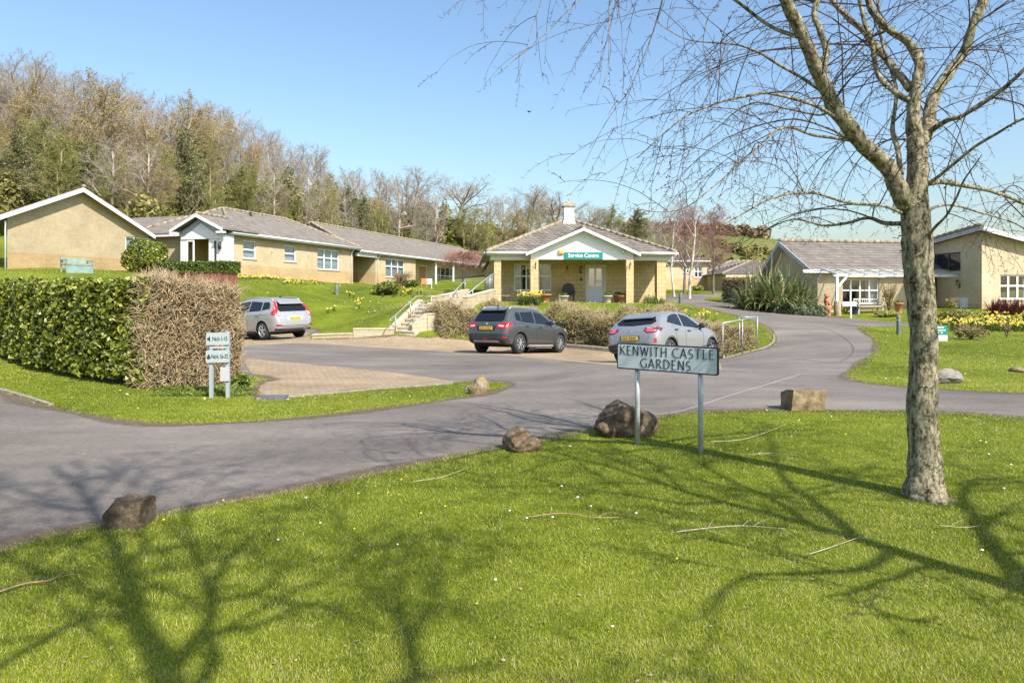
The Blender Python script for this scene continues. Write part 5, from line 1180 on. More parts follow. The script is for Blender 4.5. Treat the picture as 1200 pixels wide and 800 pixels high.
for k in range(7):
    x = ph.x+rnd.uniform(-1.4, .6); mb.tube([(x, ph.y, phz+.5), (x+rnd.uniform(-.2, .2), ph.y, phz+2.2), (x+rnd.uniform(-.5, .3), ph.y, phz+rnd.uniform(2.7, 3.3))], [.03, .02, .01], 5)
mb.build('flower_stalks', BARKM, r_)
gc = P3(952, 366, 33.4); V, T, t = leafcloud([(tuple(P3(x, 362, 33.6)[:2])+(hz(*P3(x, 362, 33.6)[:2])+.15,), (.55, .5, .4)) for x in range(918, 966, 8)], 7000, .06, random.Random(6), .3, tb=.45)
r_ = root('grey_green_shrub', (gc.x, gc.y, hz(gc.x, gc.y)), 'low grey green ground shrub at the foot of the spiky plant', 'shrub'); np_mesh('foliage', V, T, leaf_mat('sage_leaves', [(0, (.06, .08, .035)), (.5, (.14, .17, .09)), (1, (.22, .25, .14))], .15), r_, t)
rp_ = P3(1181, 371, 31.5); z = hz(rp_.x, rp_.y); r_ = root('red_spiky_plant', (rp_.x, rp_.y, z), 'dark red spiky leaved clump below the right edge window', 'plant')
V, T, t = merge([straps((rp_.x+dx, rp_.y, z), 120, .95, .05, rnd, .4, 1.0, .2) for dx in (-.6, -.1, .4, .9)]); np_mesh('leaves', V, T, REDF, r_, t)
def daffs(label, pxs, n, seed, yel=.6, hgt=.32, name='daffodils', D0=0):
    rnd = random.Random(seed); rs = np.random.RandomState(seed); parts = []; F_ = []
    pts = []
    for _ in range(n):
        k = rnd.choice(pxs); x = rnd.uniform(k[0], k[1]); y = rnd.uniform(k[2], k[3]); pts.append(G(x, y, D0))
    p0 = pts[0]; r_ = root(name, (p0[0], p0[1], hz(*p0)), label, 'flowers', None); A, B, C = [], [], []
    for x, y in pts:
        z = hz(x, y); parts.append(straps((x, y, z), 8, hgt*1.15, .02+.0004*y, rnd, .35, .6, .08, .4, .15))
        if rnd.random() < yel:
            for _ in range(3): F_.append((x+rnd.uniform(-.15, .15), y+rnd.uniform(-.15, .15), z+hgt*rnd.uniform(.85, 1.15)))
    V, T, t = merge(parts); np_mesh('leaves', V, T, LEAF_G, r_, t)
    if F_:
        P = np.repeat(np.array(F_), 4, 0)+rs.normal(0, .02, (len(F_)*4, 3)); V, T, t = kites(P, np.tile([[0, -1, .3]], (len(P), 1)), (.03+.0008*pts[0][1]), rs, 1.1, rs.rand(len(P))); np_mesh('petals', V, T, YELF, r_, t)
daffs('broad bed of yellow daffodils in front of the right edge bungalow', [(1096, 1200, 373, 385), (1096, 1215, 376, 388), (1130, 1200, 378, 389)], 420, 4, .3, .3)
daffs('clump of daffodils before the second pillar of the service centre', [(609, 632, 353, 358)], 60, 5, .5, .5)
daffs('blue green daffodil leaves at the right end of the porch', [(755, 778, 353, 357)], 50, 6, .06, .4)
daffs('daffodils around the shrub below the long bungalow', [(440, 500, 342, 349)], 26, 8, .3, .3)
daffs('row of low yellow flowers along the foot of the hipped bungalow wall', [(272, 330, 325.5, 328), (330, 412, 328, 334)], 110, 9, .5, .14, 'border_flowers')
daffs('scattered daffodils across the sloping lawn', [(380, 470, 340, 372)], 8, 10, .9, .3, 'lawn_daffodils')
daffs('daffodils on the bank left of the guard rail', [(800, 842, 370, 378)], 8, 11, .9, .3, 'bank_daffodils')
def bushy(name, label, px, py, w, h, mat, n, leaf, seed, tw=0, D=None, tb=.5, shell=.2, group=None, stems=True):
    q = G(px, py) if D is None else (P3(px, 0, D).x, D); s = q[1]/FPX; z = hz(*q); W, Hh = w*s/2, h*s; rnd = random.Random(seed); r_ = root(name, (q[0], q[1], z), label, 'shrub', group)
    bl = [((q[0]+rnd.uniform(-.45, .45)*W, q[1]+rnd.uniform(-.4, .4)*W, z+Hh*rnd.uniform(.35, .62)), (W*rnd.uniform(.45, .7), W*rnd.uniform(.45, .7), Hh*rnd.uniform(.3, .42))) for _ in range(6)]
    V, T, t = leafcloud(bl, n, leaf, rnd, shell, tb=tb); np_mesh('foliage', V, T, mat, r_, t)
    if stems:
        mb = MB()
        for _ in range(tw or 30):
            a = rnd.uniform(0, 6.28); e = rnd.uniform(.2, 1); p = Vector((q[0], q[1], z)); m_ = p+Vector((math.cos(a)*W*.4*e, math.sin(a)*W*.4*e, Hh*.5)); t_ = p+Vector((math.cos(a)*W*e, math.sin(a)*W*e, Hh*rnd.uniform(.7, 1.05))); mb.tube([p, m_, t_], [.012+.0004*q[1], .008+.0003*q[1], .003], 4, False)
        mb.build('stems', BARKM, r_)
    return r_
bushy('green_shrub', 'yellow green shrub in the daffodil bed beside the trunk', 1128, 378, 50, 16, GREENISH, 3500, .07, 3, tb=.7)
bushy('bare_shrub', 'low brown bare shrub on the lawn before the daffodil bed', 1138, 398, 36, 18, SHRUB_B, 900, .04, 4, 120)
bushy('bare_rose', 'small bare rose bush right of the low brown shrub', 1180, 396, 14, 18, SHRUB_B, 120, .03, 5, 30)
bushy('small_shrub', 'small shrub left of the low brown shrub on the right lawn', 1110+15, 396, 16, 11, SHRUB_B, 400, .04, 6, 50, tb=.9)
bushy('olive_shrub', 'olive green shrub with daffodils below the long bungalow window', 458, 345, 42, 17, GREENISH, 3500, .09, 7, 60, tb=.5)
bushy('pink_shrub', 'greyish pink twiggy shrub under the long bungalow window', 470, 336, 36, 20, HEDGE_B, 700, .06, 8, 90, D=60)
bushy('round_green_shrub', 'round green shrub left of the tan door', 482, 338, 22, 11, LEAF_G, 2200, .1, 9, D=58, tb=.6)
bushy('patio_shrub', 'green shrub on the terrace below the tan door', 528, 344, 34, 10, LEAF_G, 2600, .08, 10, D=44, tb=.6)
bushy('wall_shrub', 'climbing bare shrub on the wall right of the bungalow window', 1042, 362, 22, 34, SHRUB_B, 350, .05, 11, 60, D=35.2, tb=.8)
bushy('door_shrub', 'small shrub beside the brown door under the canopy', 1118, 363, 18, 16, SHRUB_B, 700, .05, 12, 40, D=34.3, tb=.9)
bushy('yellow_shrub', 'yellow green shrub among pots below the bungalow window', 990, 366, 10, 10, GREENISH, 500, .06, 13, D=35.2, tb=.9)
bushy('verge_plants', 'low straggly plants on the verge left of the bollard', 1040, 369, 30, 7, SHRUB_B, 1200, .06, 14, D=33.5, tb=.85)
bushy('birch_foot_shrub', 'small green shrub beside the cream far house', 815, 338, 20, 6, GREENISH, 900, .12, 15, D=68, tb=.7)
bushy('weeds', 'rank green weeds at the foot of the brown hedge corner', 282, 456, 24, 20, LEAF_G, 900, .05, 16, tb=.75, stems=False)
# weeds round the finger sign
V, T, t = leafcloud([((G(x, y)[0], G(x, y)[1], hz(*G(x, y))+.04), (.3, .22, .05)) for x in range(196, 292, 9) for y in (458, 463)], 5000, .022, random.Random(3), .2, tb=.75)
o = np_mesh('weeds', V, T, LEAF_G, None, t); tag(o, 'bright green weeds spreading round the house number boards', 'weeds', kind='stuff')

# furniture and pots (need foliage)
a = FS.at_px
pot(FS, a(638, 1.2), 1.2, FZ, .36, .5, TERR, 'wide terracotta pot between the two left porch pillars')
pot(FS, a(660.5, .4), .4, FZ, .27, .42, PALEP, 'pale stone pot in front of the black chair')
pot(FS, a(711.5, .4), .4, FZ, .27, .42, PALEP, 'pale stone pot right of the service centre door')
pot(FS, a(724, .5), .5, FZ, .24, .48, TERR, 'terracotta pot with brown plant left of the third pillar')
pot(FS, a(730, .0), .0, FZ, .27, .42, TERR, 'squat terracotta pot right against the third pillar')
M_BLKP = simple('black_resin', (.015, .016, .018), .45)
xa = a(667, 1.6); r_ = root('garden_chair', FS(xa, 1.6, FZ), 'black rounded resin garden chair against the porch wall', 'chair')
m = MB(); m.fbox(FS, xa-.26, xa+.26, 1.35, 1.85, FZ+.4, FZ+.44); m.build('seat', M_BLKP, r_)
m = MB(); arc_ = [(xa-.33, FZ+.4), (xa-.35, FZ+.8), (xa-.26, FZ+1.05), (xa, FZ+1.12), (xa+.26, FZ+1.05), (xa+.35, FZ+.8), (xa+.33, FZ+.4)]
m.prism(FS, arc_, 1.86, 1.92); m.build('backrest', M_BLKP, r_)
for s in (-1, 1):
    m = MB(); m.fbox(FS, xa+s*.3-.03, xa+s*.3+.03, 1.35, 1.86, FZ+.62, FZ+.66); m.build('armrest', M_BLKP, r_)
    for b in (1.38, 1.8): m = MB(); m.fbox(FS, xa+s*.26-.03, xa+s*.26+.03, b, b+.06, FZ-.02, FZ+.62 if b < 1.5 else FZ+.4); m.build('leg', M_BLKP, r_)
xa = a(592.5, 1.2); WG = simple('weathered_wood', (.33, .25, .17), .8, var=.2); r_ = root('wooden_chair', FS(xa, 1.2, FZ), 'weathered wooden chair behind the left porch pillar', 'chair')
m = MB(); m.fbox(FS, xa-.28, xa+.28, 1.0, 1.45, FZ+.4, FZ+.44); m.build('seat', WG, r_); m = MB()
for z_ in (.55, .68, .81): m.fbox(FS, xa-.28, xa+.28, 1.46, 1.49, FZ+z_, FZ+z_+.08)
m.build('backrest', WG, r_)
for s in (-1, 1):
    for b, zt_ in ((1.0, .62), (1.44, .92)): m = MB(); m.fbox(FS, xa+s*.28-.03, xa+s*.28+.03, b, b+.05, FZ-.02, FZ+zt_); m.build('leg', WG, r_)
    m = MB(); m.fbox(FS, xa+s*.28-.035, xa+s*.28+.035, .98, 1.5, FZ+.62, FZ+.66); m.build('armrest', WG, r_)
# green bench on the left
p, q = P3(77.5, 0, 32), P3(109.5, 0, 33.1); Fb = Fr((p.x, p.y), (q.x-p.x, q.y-p.y)); Lb = math.hypot(q.x-p.x, q.y-p.y); zb = hz(p.x, p.y); GB = simple('pale_green_paint', (.2, .29, .25), .7, var=.2, scale=4)
r_ = root('garden_bench', (p.x, p.y, zb), 'pale green painted wooden bench storage seat against the gable wall', 'bench')
m = MB(); m.fbox(Fb, 0, Lb, 0, .5, zb+.38, zb+.44); m.build('seat', GB, r_)
m = MB(); m.fbox(Fb, .02, Lb-.02, .02, .06, zb-.02, zb+.375); m.build('front_panel', GB, r_); m = MB(); m.fbox(Fb, .0, Lb, .47, .52, zb+.5, zb+.72); m.build('backrest', GB, r_)
for x in (0, Lb-.06):
    m = MB(); m.fbox(Fb, x, x+.06, 0, .06, zb-.05, zb+.6); m.fbox(Fb, x, x+.06, .45, .52, zb-.05, zb+.74); m.build('leg', GB, r_); m = MB(); m.fbox(Fb, x-.01, x+.07, -.03, .52, zb+.6, zb+.64); m.build('armrest', GB, r_)
# bench, stump and figure by the right bungalow
xa = FRt.at_px(1003, -1.1); xb = FRt.at_px(1032, -1.1); zg = .62; WB_ = simple('pale_bench_wood', (.5, .47, .42), .8, var=.15); r_ = root('slatted_bench', FRt(xa, -1.1, zg), 'pale slatted bench under the bungalow window canopy', 'bench')
m = MB(); m.fbox(FRt, xa, xb, -1.3, -.9, zg+.42, zg+.46); m.build('seat', WB_, r_); m = MB()
m.fbox(FRt, xa, xb, -.9, -.87, zg+.78, zg+.84); m.fbox(FRt, xa, xb, -.9, -.87, zg+.55, zg+.6)
for i in range(12): m.fbox(FRt, xa+.05+i*(xb-xa-.1)/11-.015, xa+.05+i*(xb-xa-.1)/11+.015, -.895, -.875, zg+.6, zg+.78)
m.build('backrest', WB_, r_)
for x in (xa, xb-.05):
    m = MB(); m.fbox(FRt, x, x+.05, -1.3, -1.25, zg-.05, zg+.62); m.fbox(FRt, x, x+.05, -.92, -.87, zg-.05, zg+.84); m.build('leg', WB_, r_); m = MB(); m.fbox(FRt, x-.005, x+.055, -1.34, -.88, zg+.62, zg+.66); m.build('armrest', WB_, r_)
p = P3(969, 366, 33.8); z = hz(p.x, p.y); r_ = root('terracotta_dog', (p.x, p.y, z), 'terracotta dog figure on a tall pot at the canopy post', 'ornament')
m = MB(); m.lathe((p.x, p.y, z), [(.17, -.05), (.2, .4), (.22, .5), (.17, .52)], 12); m.build('pedestal_pot', TERR, r_)
m = MB(); m.blob((p.x, p.y, z+.72), (.15, .14, .24), 10, 8); m.blob((p.x-.02, p.y-.05, z+1.0), (.11, .13, .1), 10, 8); m.blob((p.x-.1, p.y-.13, z+.97), (.06, .09, .05), 8, 6)
for s in (-1, 1): m.blob((p.x+s*.1, p.y, z+1.05), (.035, .04, .08), 6, 6); m.tube([(p.x+s*.07, p.y-.1, z+.75), (p.x+s*.07, p.y-.12, z+.5)], [.05, .04], 7)
m.build('dog_body', TERR, r_)
p = P3(981.5, 366, 34.1); z = hz(p.x, p.y); o = small('tree_stump', 'cut pale tree stump right of the terracotta dog', 'stump', simple('stump_wood', (.3, .24, .15), .9, var=.3), lambda m: m.lathe((p.x, p.y, z), [(.2, -.1), (.17, .1), (.16, .72), (.14, .73), (.01, .73)], 12))
for px_, mt, r, h, lb in ((1001, simple('blue_glaze', (.03, .05, .12), .3), .24, .42, 'dark blue glazed pot under the bungalow window'), (1056-3, TERR, .2, .5, 'terracotta pot behind the lighting bollard')):
    p = P3(px_, 0, 35.0); z = hz(p.x, p.y); F_p = Fr((p.x, p.y), (1, 0)); pot(F_p, 0, 0, z, r, h, mt, lb)
# terrace furniture below the long bungalow, parasol and plastic chairs
WP = simple('white_plastic', (.75, .75, .75), .5)
for px_, D, lb, cm in ((503, 60, 'white garden chair outside the tan door', WP), (497, 59, 'orange chair beside the white one outside the tan door', simple('orange_chair', (.5, .2, .07), .6))):
    p = P3(px_, 0, D); z = hz(p.x, p.y); Fc_ = Fr((p.x, p.y), (1, .1)); r_ = root('patio_chair', (p.x, p.y, z), lb, 'chair', 'chairs on the terrace'); m = MB(); m.fbox(Fc_, -.25, .25, -.25, .25, z+.4, z+.44); m.build('seat', cm, r_); m = MB(); m.fbox(Fc_, -.25, .25, .25, .29, z+.4, z+.9); m.build('backrest', cm, r_)
    for x in (-.23, .2):
        for y in (-.24, .2): m = MB(); m.fbox(Fc_, x, x+.04, y, y+.04, z-.05, z+.4); m.build('leg', cm, r_)
# ------------------------------------------------------------------ trees
def grow(out, p, d, L, r, lvl, P, rnd, depth=0):
    """records branch polylines (points, radii, level)"""
    nseg = P['seg'][lvl]; pts = [Vector(p)]; rad = [r]; d = Vector(d).normalized(); q = Vector(p); rt = r*P['tip'][lvl]; dirs = [d.copy()]
    for i in range(nseg):
        w = P['wan'][lvl]; d = (d+Vector((rnd.gauss(0, w), rnd.gauss(0, w), rnd.gauss(0, w)+P['up'][lvl]))).normalized()
        q = q+d*L/nseg; pts.append(q.copy()); rad.append(r+(rt-r)*((i+1)/nseg)**.8); dirs.append(d.copy())
    out.append((pts, rad, lvl))
    if lvl+1 >= len(P['n']): return
    n = P['n'][lvl+1]; n = int(n*rnd.uniform(.8, 1.2)+.5); az = rnd.uniform(0, 6.28)
    for k in range(n):
        t = P['start'][lvl]+(1-P['start'][lvl])*(k+rnd.random())/n; f = t*nseg; i = min(int(f), nseg-1); b = pts[i].lerp(pts[i+1], f-i); dd = dirs[i+1]
        az += 2.4+rnd.uniform(-.5, .5); an = R(P['ang'][lvl+1]*rnd.uniform(.7, 1.25)); o = dd.orthogonal().normalized(); o2 = dd.cross(o)
        nd = dd*math.cos(an)+(o*math.cos(az)+o2*math.sin(az))*math.sin(an)
        rr = rad[i]*P['rr'][lvl+1]; grow(out, b, nd, P['len'][lvl+1]*L*(1-.45*t)*rnd.uniform(.75, 1.2), max(rr, P['rmin']), lvl+1, P, rnd)
def tube_np(branches, sides):
    """fast tubes: all branches with the same number of points per call"""
    from collections import defaultdict
    groups = defaultdict(list)
    for pts, rad, lvl in branches: groups[(len(pts), sides[min(lvl, len(sides)-1)])].append((pts, rad))
    V = []; T = []; o = 0
    for (m, n), bs in groups.items():
        P = np.array([[tuple(p) for p in b[0]] for b in bs]); Rr = np.array([b[1] for b in bs]); k = len(bs)
        t = np.empty_like(P); t[:, 1:-1] = P[:, 2:]-P[:, :-2]; t[:, 0] = P[:, 1]-P[:, 0]; t[:, -1] = P[:, -1]-P[:, -2]; t /= np.linalg.norm(t, axis=2, keepdims=True)+1e-12
        ref = np.where(np.abs(t[:, :1, 2:3]) < .9, np.array([[[0, 0, 1.]]]), np.array([[[1., 0, 0]]])); ref = np.broadcast_to(ref, t.shape)
        u = ref-t*(ref*t).sum(2, keepdims=True); u /= np.linalg.norm(u, axis=2, keepdims=True)+1e-12; w = np.cross(t, u)
        a = np.arange(n)*2*np.pi/n; ring = P[:, :, None]+(u[:, :, None]*np.cos(a)[None, None, :, None]+w[:, :, None]*np.sin(a)[None, None, :, None])*Rr[:, :, None, None]
        V.append(ring.reshape(-1, 3)); base = (np.arange(k)*m*n)[:, None, None]+(np.arange(m-1)*n)[None, :, None]+o; j = np.arange(n)[None, None, :]; j2 = (j+1) % n
        A, B, C, D = base+j, base+j2, base+n+j2, base+n+j
        T.append(np.stack([A, B, C], -1).reshape(-1, 3)); T.append(np.stack([A, C, D], -1).reshape(-1, 3)); o += k*m*n
    return np.concatenate(V), np.concatenate(T)
def bark_mat(name, a, b, c, sc_=6, lich=(.3, .32, .16), la=.6, zs=.35):
    m, nt, bs = new_mat(name); mp = nt.nodes.new('ShaderNodeMapping'); mp.inputs['Scale'].default_value = (1, 1, zs); nt.links.new(objc(nt), mp.inputs[0]); v = mp.outputs[0]
    f = noise(nt, v, sc_*2.2, 8, .75); r = ramp(nt, f, [(.4, a), (.5, b), (.6, c)])
    f2 = noise(nt, objc(nt), sc_*2.4, 8, .85); r2 = ramp(nt, f2, [(.52, (0, 0, 0)), (.58, (la,)*3)]); bw = nt.nodes.new('ShaderNodeRGBToBW'); nt.links.new(r2.outputs[0], bw.inputs[0])
    nt.links.new(mixc(nt, r.outputs[0], lich, bw.outputs[0]), bs.inputs['Base Color']); bs.inputs['Roughness'].default_value = .9; bs.inputs['Specular IOR Level'].default_value = .15
    bump(nt, bs, f2, .7, .03); return m
BARK = bark_mat('lichen_bark', (.04, .028, .015), (.2, .16, .1), (.44, .38, .27), 12, (.44, .44, .27), .85)
BARKT = bark_mat('twig_bark', (.06, .035, .03), (.11, .07, .055), (.18, .13, .09), 9, (.25, .23, .13), .3, 1)
BIRCH = bark_mat('birch_bark', (.25, .2, .15), (.55, .5, .42), (.68, .64, .56), 1.5, (.7, .68, .6), .5)

# ---- the big tree on the right of the photograph
TX, TY = G(1083, 585); TZ = hz(TX, TY)
def T3(px, py, dy=0):   # a point of the tree seen at a pixel, dy metres behind the trunk
    D = TY+.06+dy; p = P3(px, py, D); return p
def resample(pts, rads, k=4):
    out = []; ro = []; n = len(pts)
    for i in range(n-1):
        p0 = pts[max(i-1, 0)]; p1 = pts[i]; p2 = pts[i+1]; p3 = pts[min(i+2, n-1)]
        for j in range(k):
            t = j/k; out.append(.5*((2*p1)+(-p0+p2)*t+(2*p0-5*p1+4*p2-p3)*t*t+(-p0+3*p1-3*p2+p3)*t**3)); ro.append(rads[i]+(rads[i+1]-rads[i])*t)
    out.append(pts[-1]); ro.append(rads[-1]); return out, ro
LIMBS = [
 ('trunk', [(1083, 594, 0), (1083, 587, 0), (1083, 580, 0), (1083, 573, 0), (1083, 564, 0), (1084, 545, 0), (1081, 480, 0), (1083, 400, 0), (1077, 330, 0), (1074, 275, 0), (1072, 235, 0), (1076, 200, 0), (1073, 165, 0), (1070, 128, 0), (1074, 98, .02), (1077, 72, .03), (1064, 50, .04), (1038, 32, .06), (1020, 8, .1), (1012, -40, .15), (1020, -110, .25), (1010, -190, .3)],
  [.15, .15, .148, .146, .144, .142, .13, .122, .128, .14, .115, .095, .075, .062, .052, .045, .038, .033, .03, .026, .02, .012]),
 ('limb', [(1068, 250, .0), (1052, 222, -.05), (1037, 192, -.1), (1007, 165, -.18), (986, 138, -.25), (970, 109, -.3), (955, 79, -.38), (940, 41, -.46), (920, 0, -.55), (900, -60, -.65), (890, -130, -.7), (895, -210, -.8)], [.085, .08, .074, .07, .066, .062, .055, .05, .045, .036, .026, .014]),
 ('limb', [(962, 92, -.33), (968, 60, -.3), (962, 38, -.25), (954, 18, -.2), (960, -5, -.15), (975, -60, -.1), (985, -120, 0)], [.032, .03, .028, .026, .024, .016, .008]),
 ('limb', [(1066, 118, .0), (1045, 106, .1), (1030, 90, .18), (1024, 64, .22), (1020, 45, .25), (1013, 25, .3), (1006, -5, .35), (990, -60, .4), (985, -110, .5)], [.03, .026, .024, .022, .021, .019, .017, .012, .006]),
 ('limb', [(1066, 104, .05), (1049, 82, .2), (1030, 58, .35), (1007, 34, .5), (977, 3, .7), (940, -40, .9), (900, -90, 1.1)], [.038, .036, .034, .03, .027, .018, .009]),
 ('limb', [(1074, 195, 0), (1078, 172, .1), (1087, 148, .2), (1094, 112, .3), (1111, 86, .38), (1131, 60, .45), (1142, 26, .5), (1155, -5, .55), (1170, -70, .6), (1190, -140, .7), (1200, -210, .8)], [.06, .062, .06, .055, .05, .046, .042, .036, .028, .018, .009]),
 ('limb', [(1128, 66, .42), (1140, 30, .35), (1152, -10, .3), (1150, -60, .2), (1165, -120, .1)], [.035, .032, .028, .02, .008]),
 ('limb', [(1086, 156, .15), (1110, 141, 0), (1131, 134, -.1), (1169, 109, -.25), (1200, 82, -.4), (1240, 50, -.5), (1290, 40, -.7)], [.027, .024, .022, .019, .016, .011, .005]),
 ('limb', [(1085, 218, 0), (1106, 202, -.15), (1120, 191, -.25), (1150, 167, -.4), (1200, 139, -.6), (1250, 135, -.8), (1300, 160, -1)], [.02, .015, .013, .012, .01, .007, .003]),
 ('limb', [(1084, 215, .05), (1104, 213, .15), (1127, 217, .3), (1169, 226, .5), (1200, 240, .7), (1240, 265, .9)], [.03, .024, .022, .019, .015, .008]),
 ('limb', [(1062, 262, 0), (1037, 261, .1), (1019, 255, .2), (1004, 258, .3), (990, 262, .38), (962, 264, .5), (930, 257, .7), (900, 268, .9), (860, 290, 1.1)], [.024, .02, .017, .016, .014, .011, .008, .006, .003]),
 ('limb', [(1058, 250, -.02), (1030, 240, -.2), (990, 238, -.4), (950, 226, -.6), (905, 232, -.8), (850, 262, -1.0)], [.016, .013, .011, .009, .007, .003]),
 ('limb', [(1056, 205, .0), (1052, 176, .05), (1047, 150, .1), (1050, 116, .12), (1044, 80, .2), (1030, 30, .3), (1034, -30, .35)], [.026, .024, .021, .017, .013, .01, .005]),
 ('limb', [(1052, 218, .05), (1035, 198, .25), (1018, 178, .4), (998, 165, .5), (970, 150, .8), (930, 140, 1.0), (880, 150, 1.3), (830, 175, 1.6), (790, 215, 1.8)], [.024, .02, .017, .014, .012, .01, .008, .005, .002]),
 ('limb', [(985, 140, -.22), (950, 122, -.5), (900, 110, -.8), (850, 118, -1.0), (800, 140, -1.2), (748, 184, -1.3)], [.018, .014, .012, .009, .006, .003]),
 ('limb', [(970, 112, -.3), (930, 85, -.1), (885, 60, .0), (850, 52, .2), (800, 45, .3), (760, 20, .4)], [.018, .014, .011, .008, .005, .003]),
 ('limb', [(1003, 165, -.15), (960, 160, -.3), (920, 150, -.5), (880, 180, -.6), (840, 215, -.8), (795, 247, -.9), (735, 244, -1.0)], [.016, .013, .011, .009, .006, .004, .002]),
 ('limb', [(940, 45, -.46), (900, 30, -.4), (850, -5, -.4), (800, -20, -.4), (740, -30, -.5), (680, 0, -.6), (640, 40, -.6), (583, 87, -.7)], [.02, .016, .012, .01, .007, .005, .0035, .002]),
 ('limb', [(925, 10, -.55), (880, -30, -.6), (800, -60, -.8), (740, -40, -.9), (716, 0, -.9), (714, 60, -.95), (712, 85, -.95), (697, 124, -1.0)], [.018, .015, .01, .006, .004, .003, .0025, .0015]),
 ('limb', [(910, -40, -.6), (850, -60, -.3), (790, -30, -.1), (765, 40, 0), (740, 100, .1), (711, 142, .1), (683, 196, .2)], [.018, .014, .009, .006, .004, .003, .0015]),
 ('limb', [(905, -50, -.6), (830, -110, -.4), (700, -90, -.3), (650, -40, -.2), (628, 20, -.2), (605, 96, -.2)], [.018, .014, .008, .005, .003, .0015]),
 ('limb', [(980, 125, -.2), (960, 135, 0), (925, 128, .1), (880, 122, .3), (840, 150, .5), (800, 180, .6), (748, 184, .6)], [.014, .011, .009, .007, .005, .003, .0015]),
 ('limb', [(1082, 290, 0), (1092, 270, -.15), (1110, 250, -.3), (1128, 215, -.5), (1150, 180, -.7)], [.018, .013, .01, .008, .003]),
 ('limb', [(1084, 248, 0), (1110, 240, .2), (1150, 250, .4), (1190, 262, .6), (1230, 290, .8)], [.016, .012, .009, .007, .003]),
]
def main_tree():
    rnd = random.Random(31)
    rt = root('big_bare_tree', (TX, TY, TZ), 'big bare tree with lichened trunk in the foreground on the right', 'tree')
    MT = MB(); TW = []; sources = []
    for i, (nm, pts, rad) in enumerate(LIMBS):
        rad = [r*(.84 if i == 0 else .88) for r in rad]; P, Rr = resample([T3(*p) for p in pts], rad, 5 if i else 6)
        from mathutils import noise as mn
        Rr = [r*(1+.07*mn.noise(Vector((p.x*9, p.z*9, i)))+.04*mn.noise(Vector((p.x*30, p.z*22, i)))) for p, r in zip(P, Rr)]
        if i: P = [p+mn.noise_vector(p*4)*.012*min(1, k/6) for k, p in enumerate(P)]
        sides = 20 if i == 0 else 12 if rad[0] > .03 else 8
        n0 = len(MT.v); MT.tube(P, Rr, sides)
        for k in range(n0, len(MT.v)):   # knobbly bark
            v = Vector(MT.v[k]); nv = mn.noise_vector(v*11)*.013+mn.noise_vector(v*33)*.009; s_ = min(1, rad[0]/.08)
            MT.v[k] = tuple(v+nv*s_)
        if i == 0:
            for k in range(n0, len(MT.v)):
                x, y, z = MT.v[k]; dz = max(0, z-TZ); dx, dy = x-TX, y-(TY+.06); th = math.atan2(dy, dx); q = 1+(.5+.2*math.cos(5*th+.6)+.12*math.cos(3*th+2))*math.exp(-dz/.09)
                if z-TZ < .8: MT.v[k] = (TX+dx*q, TY+.06+dy*q, z)
            for a in []:
                d = Vector((math.cos(a+.3), math.sin(a+.3), 0)); b = Vector((TX, TY+.06, TZ)); MT.tube([b+d*.05+Vector((0, 0, .34)), b+d*.085+Vector((0, 0, .14)), b+d*.13+Vector((0, 0, .03)), b+d*.19-Vector((0, 0, .06))], [.09, .09, .075, .04], 10)
        sources.append((P, Rr, i))
    tr = MT.build('trunk', BARK, rt, fix=False)
    rp = random.Random(5)
    # whippy side shoots and hanging twigs
    PT = dict(seg=[10, 7, 2], wan=[.07, .09, .1], up=[-.1, -.1, .05], tip=[.3, .4, .6], n=[0, 5, 7], start=[.12, .12, .1], ang=[50, 42, 55], rr=[.5, .55, .7], len=[1, .6, .13], rmin=.0021)
    out = []; buds = []
    for P, Rr, i in sources:
        L = sum((P[k+1]-P[k]).length for k in range(len(P)-1)); big = Rr[0] > .03
        n = int(L*(4.9 if i > 9 else 3.6 if i else 2.2)); n = max(int(n*(.4 if 17 <= i <= 20 else 1)), 3)
        for _ in range(n):
            t = rp.uniform(.5 if i == 0 else .2, .99); f = t*(len(P)-1); k = min(int(f), len(P)-2); b = P[k]; r = Rr[k]; d = (P[k+1]-P[k]).normalized()
            if i == 0 and b.z < 2.0: continue
            an = R(rp.uniform(35, 80)); az = rp.uniform(0, 6.28); o = d.orthogonal().normalized(); o2 = d.cross(o); nd = d*math.cos(an)+(o*math.cos(az)+o2*math.sin(az))*math.sin(an)
            if i < 10: nd = (nd+Vector((-.25 if b.x < TX else .3, rp.uniform(-.3, .3), .12))).normalized()
            Ls = rp.uniform(.7, 1.5)*(1.25 if (i in (1, 2, 4, 14, 15, 16, 17, 18, 19, 20)) else 1)*(1 if r > .006 else .5); r0 = min(r*.45, rp.uniform(.005, .009))
            pp = dict(PT); 
            if r < .0055: pp = dict(PT, n=[0, 2, 4], len=[.45, .4, .2])
            grow(out, b, nd, Ls, max(r0, .003), 0, pp, rp)
    out = [b for b in out if min(p.z for p in b[0]) > (2.05 if b[0][0].x < TX else 1.75)]
    V, T = tube_np(out, [6, 4, 3]); np_mesh('twigs', V, T, BARKT, rt, smooth=True)
    # buds at the shoots
    rs = np.random.RandomState(2); P = np.array([tuple(b[0][k]) for b in out for k in range(1, len(b[0])) if rs.rand() < .22])
    V, T, t = kites(P, rs.normal(size=P.shape), .0085, rs, 1.6, np.full(len(P), .5)); np_mesh('buds', V, T, simple('red_brown_buds', (.14, .05, .045), .7), rt)
    # lichen tufts on the trunk and limbs
    Q = []; 
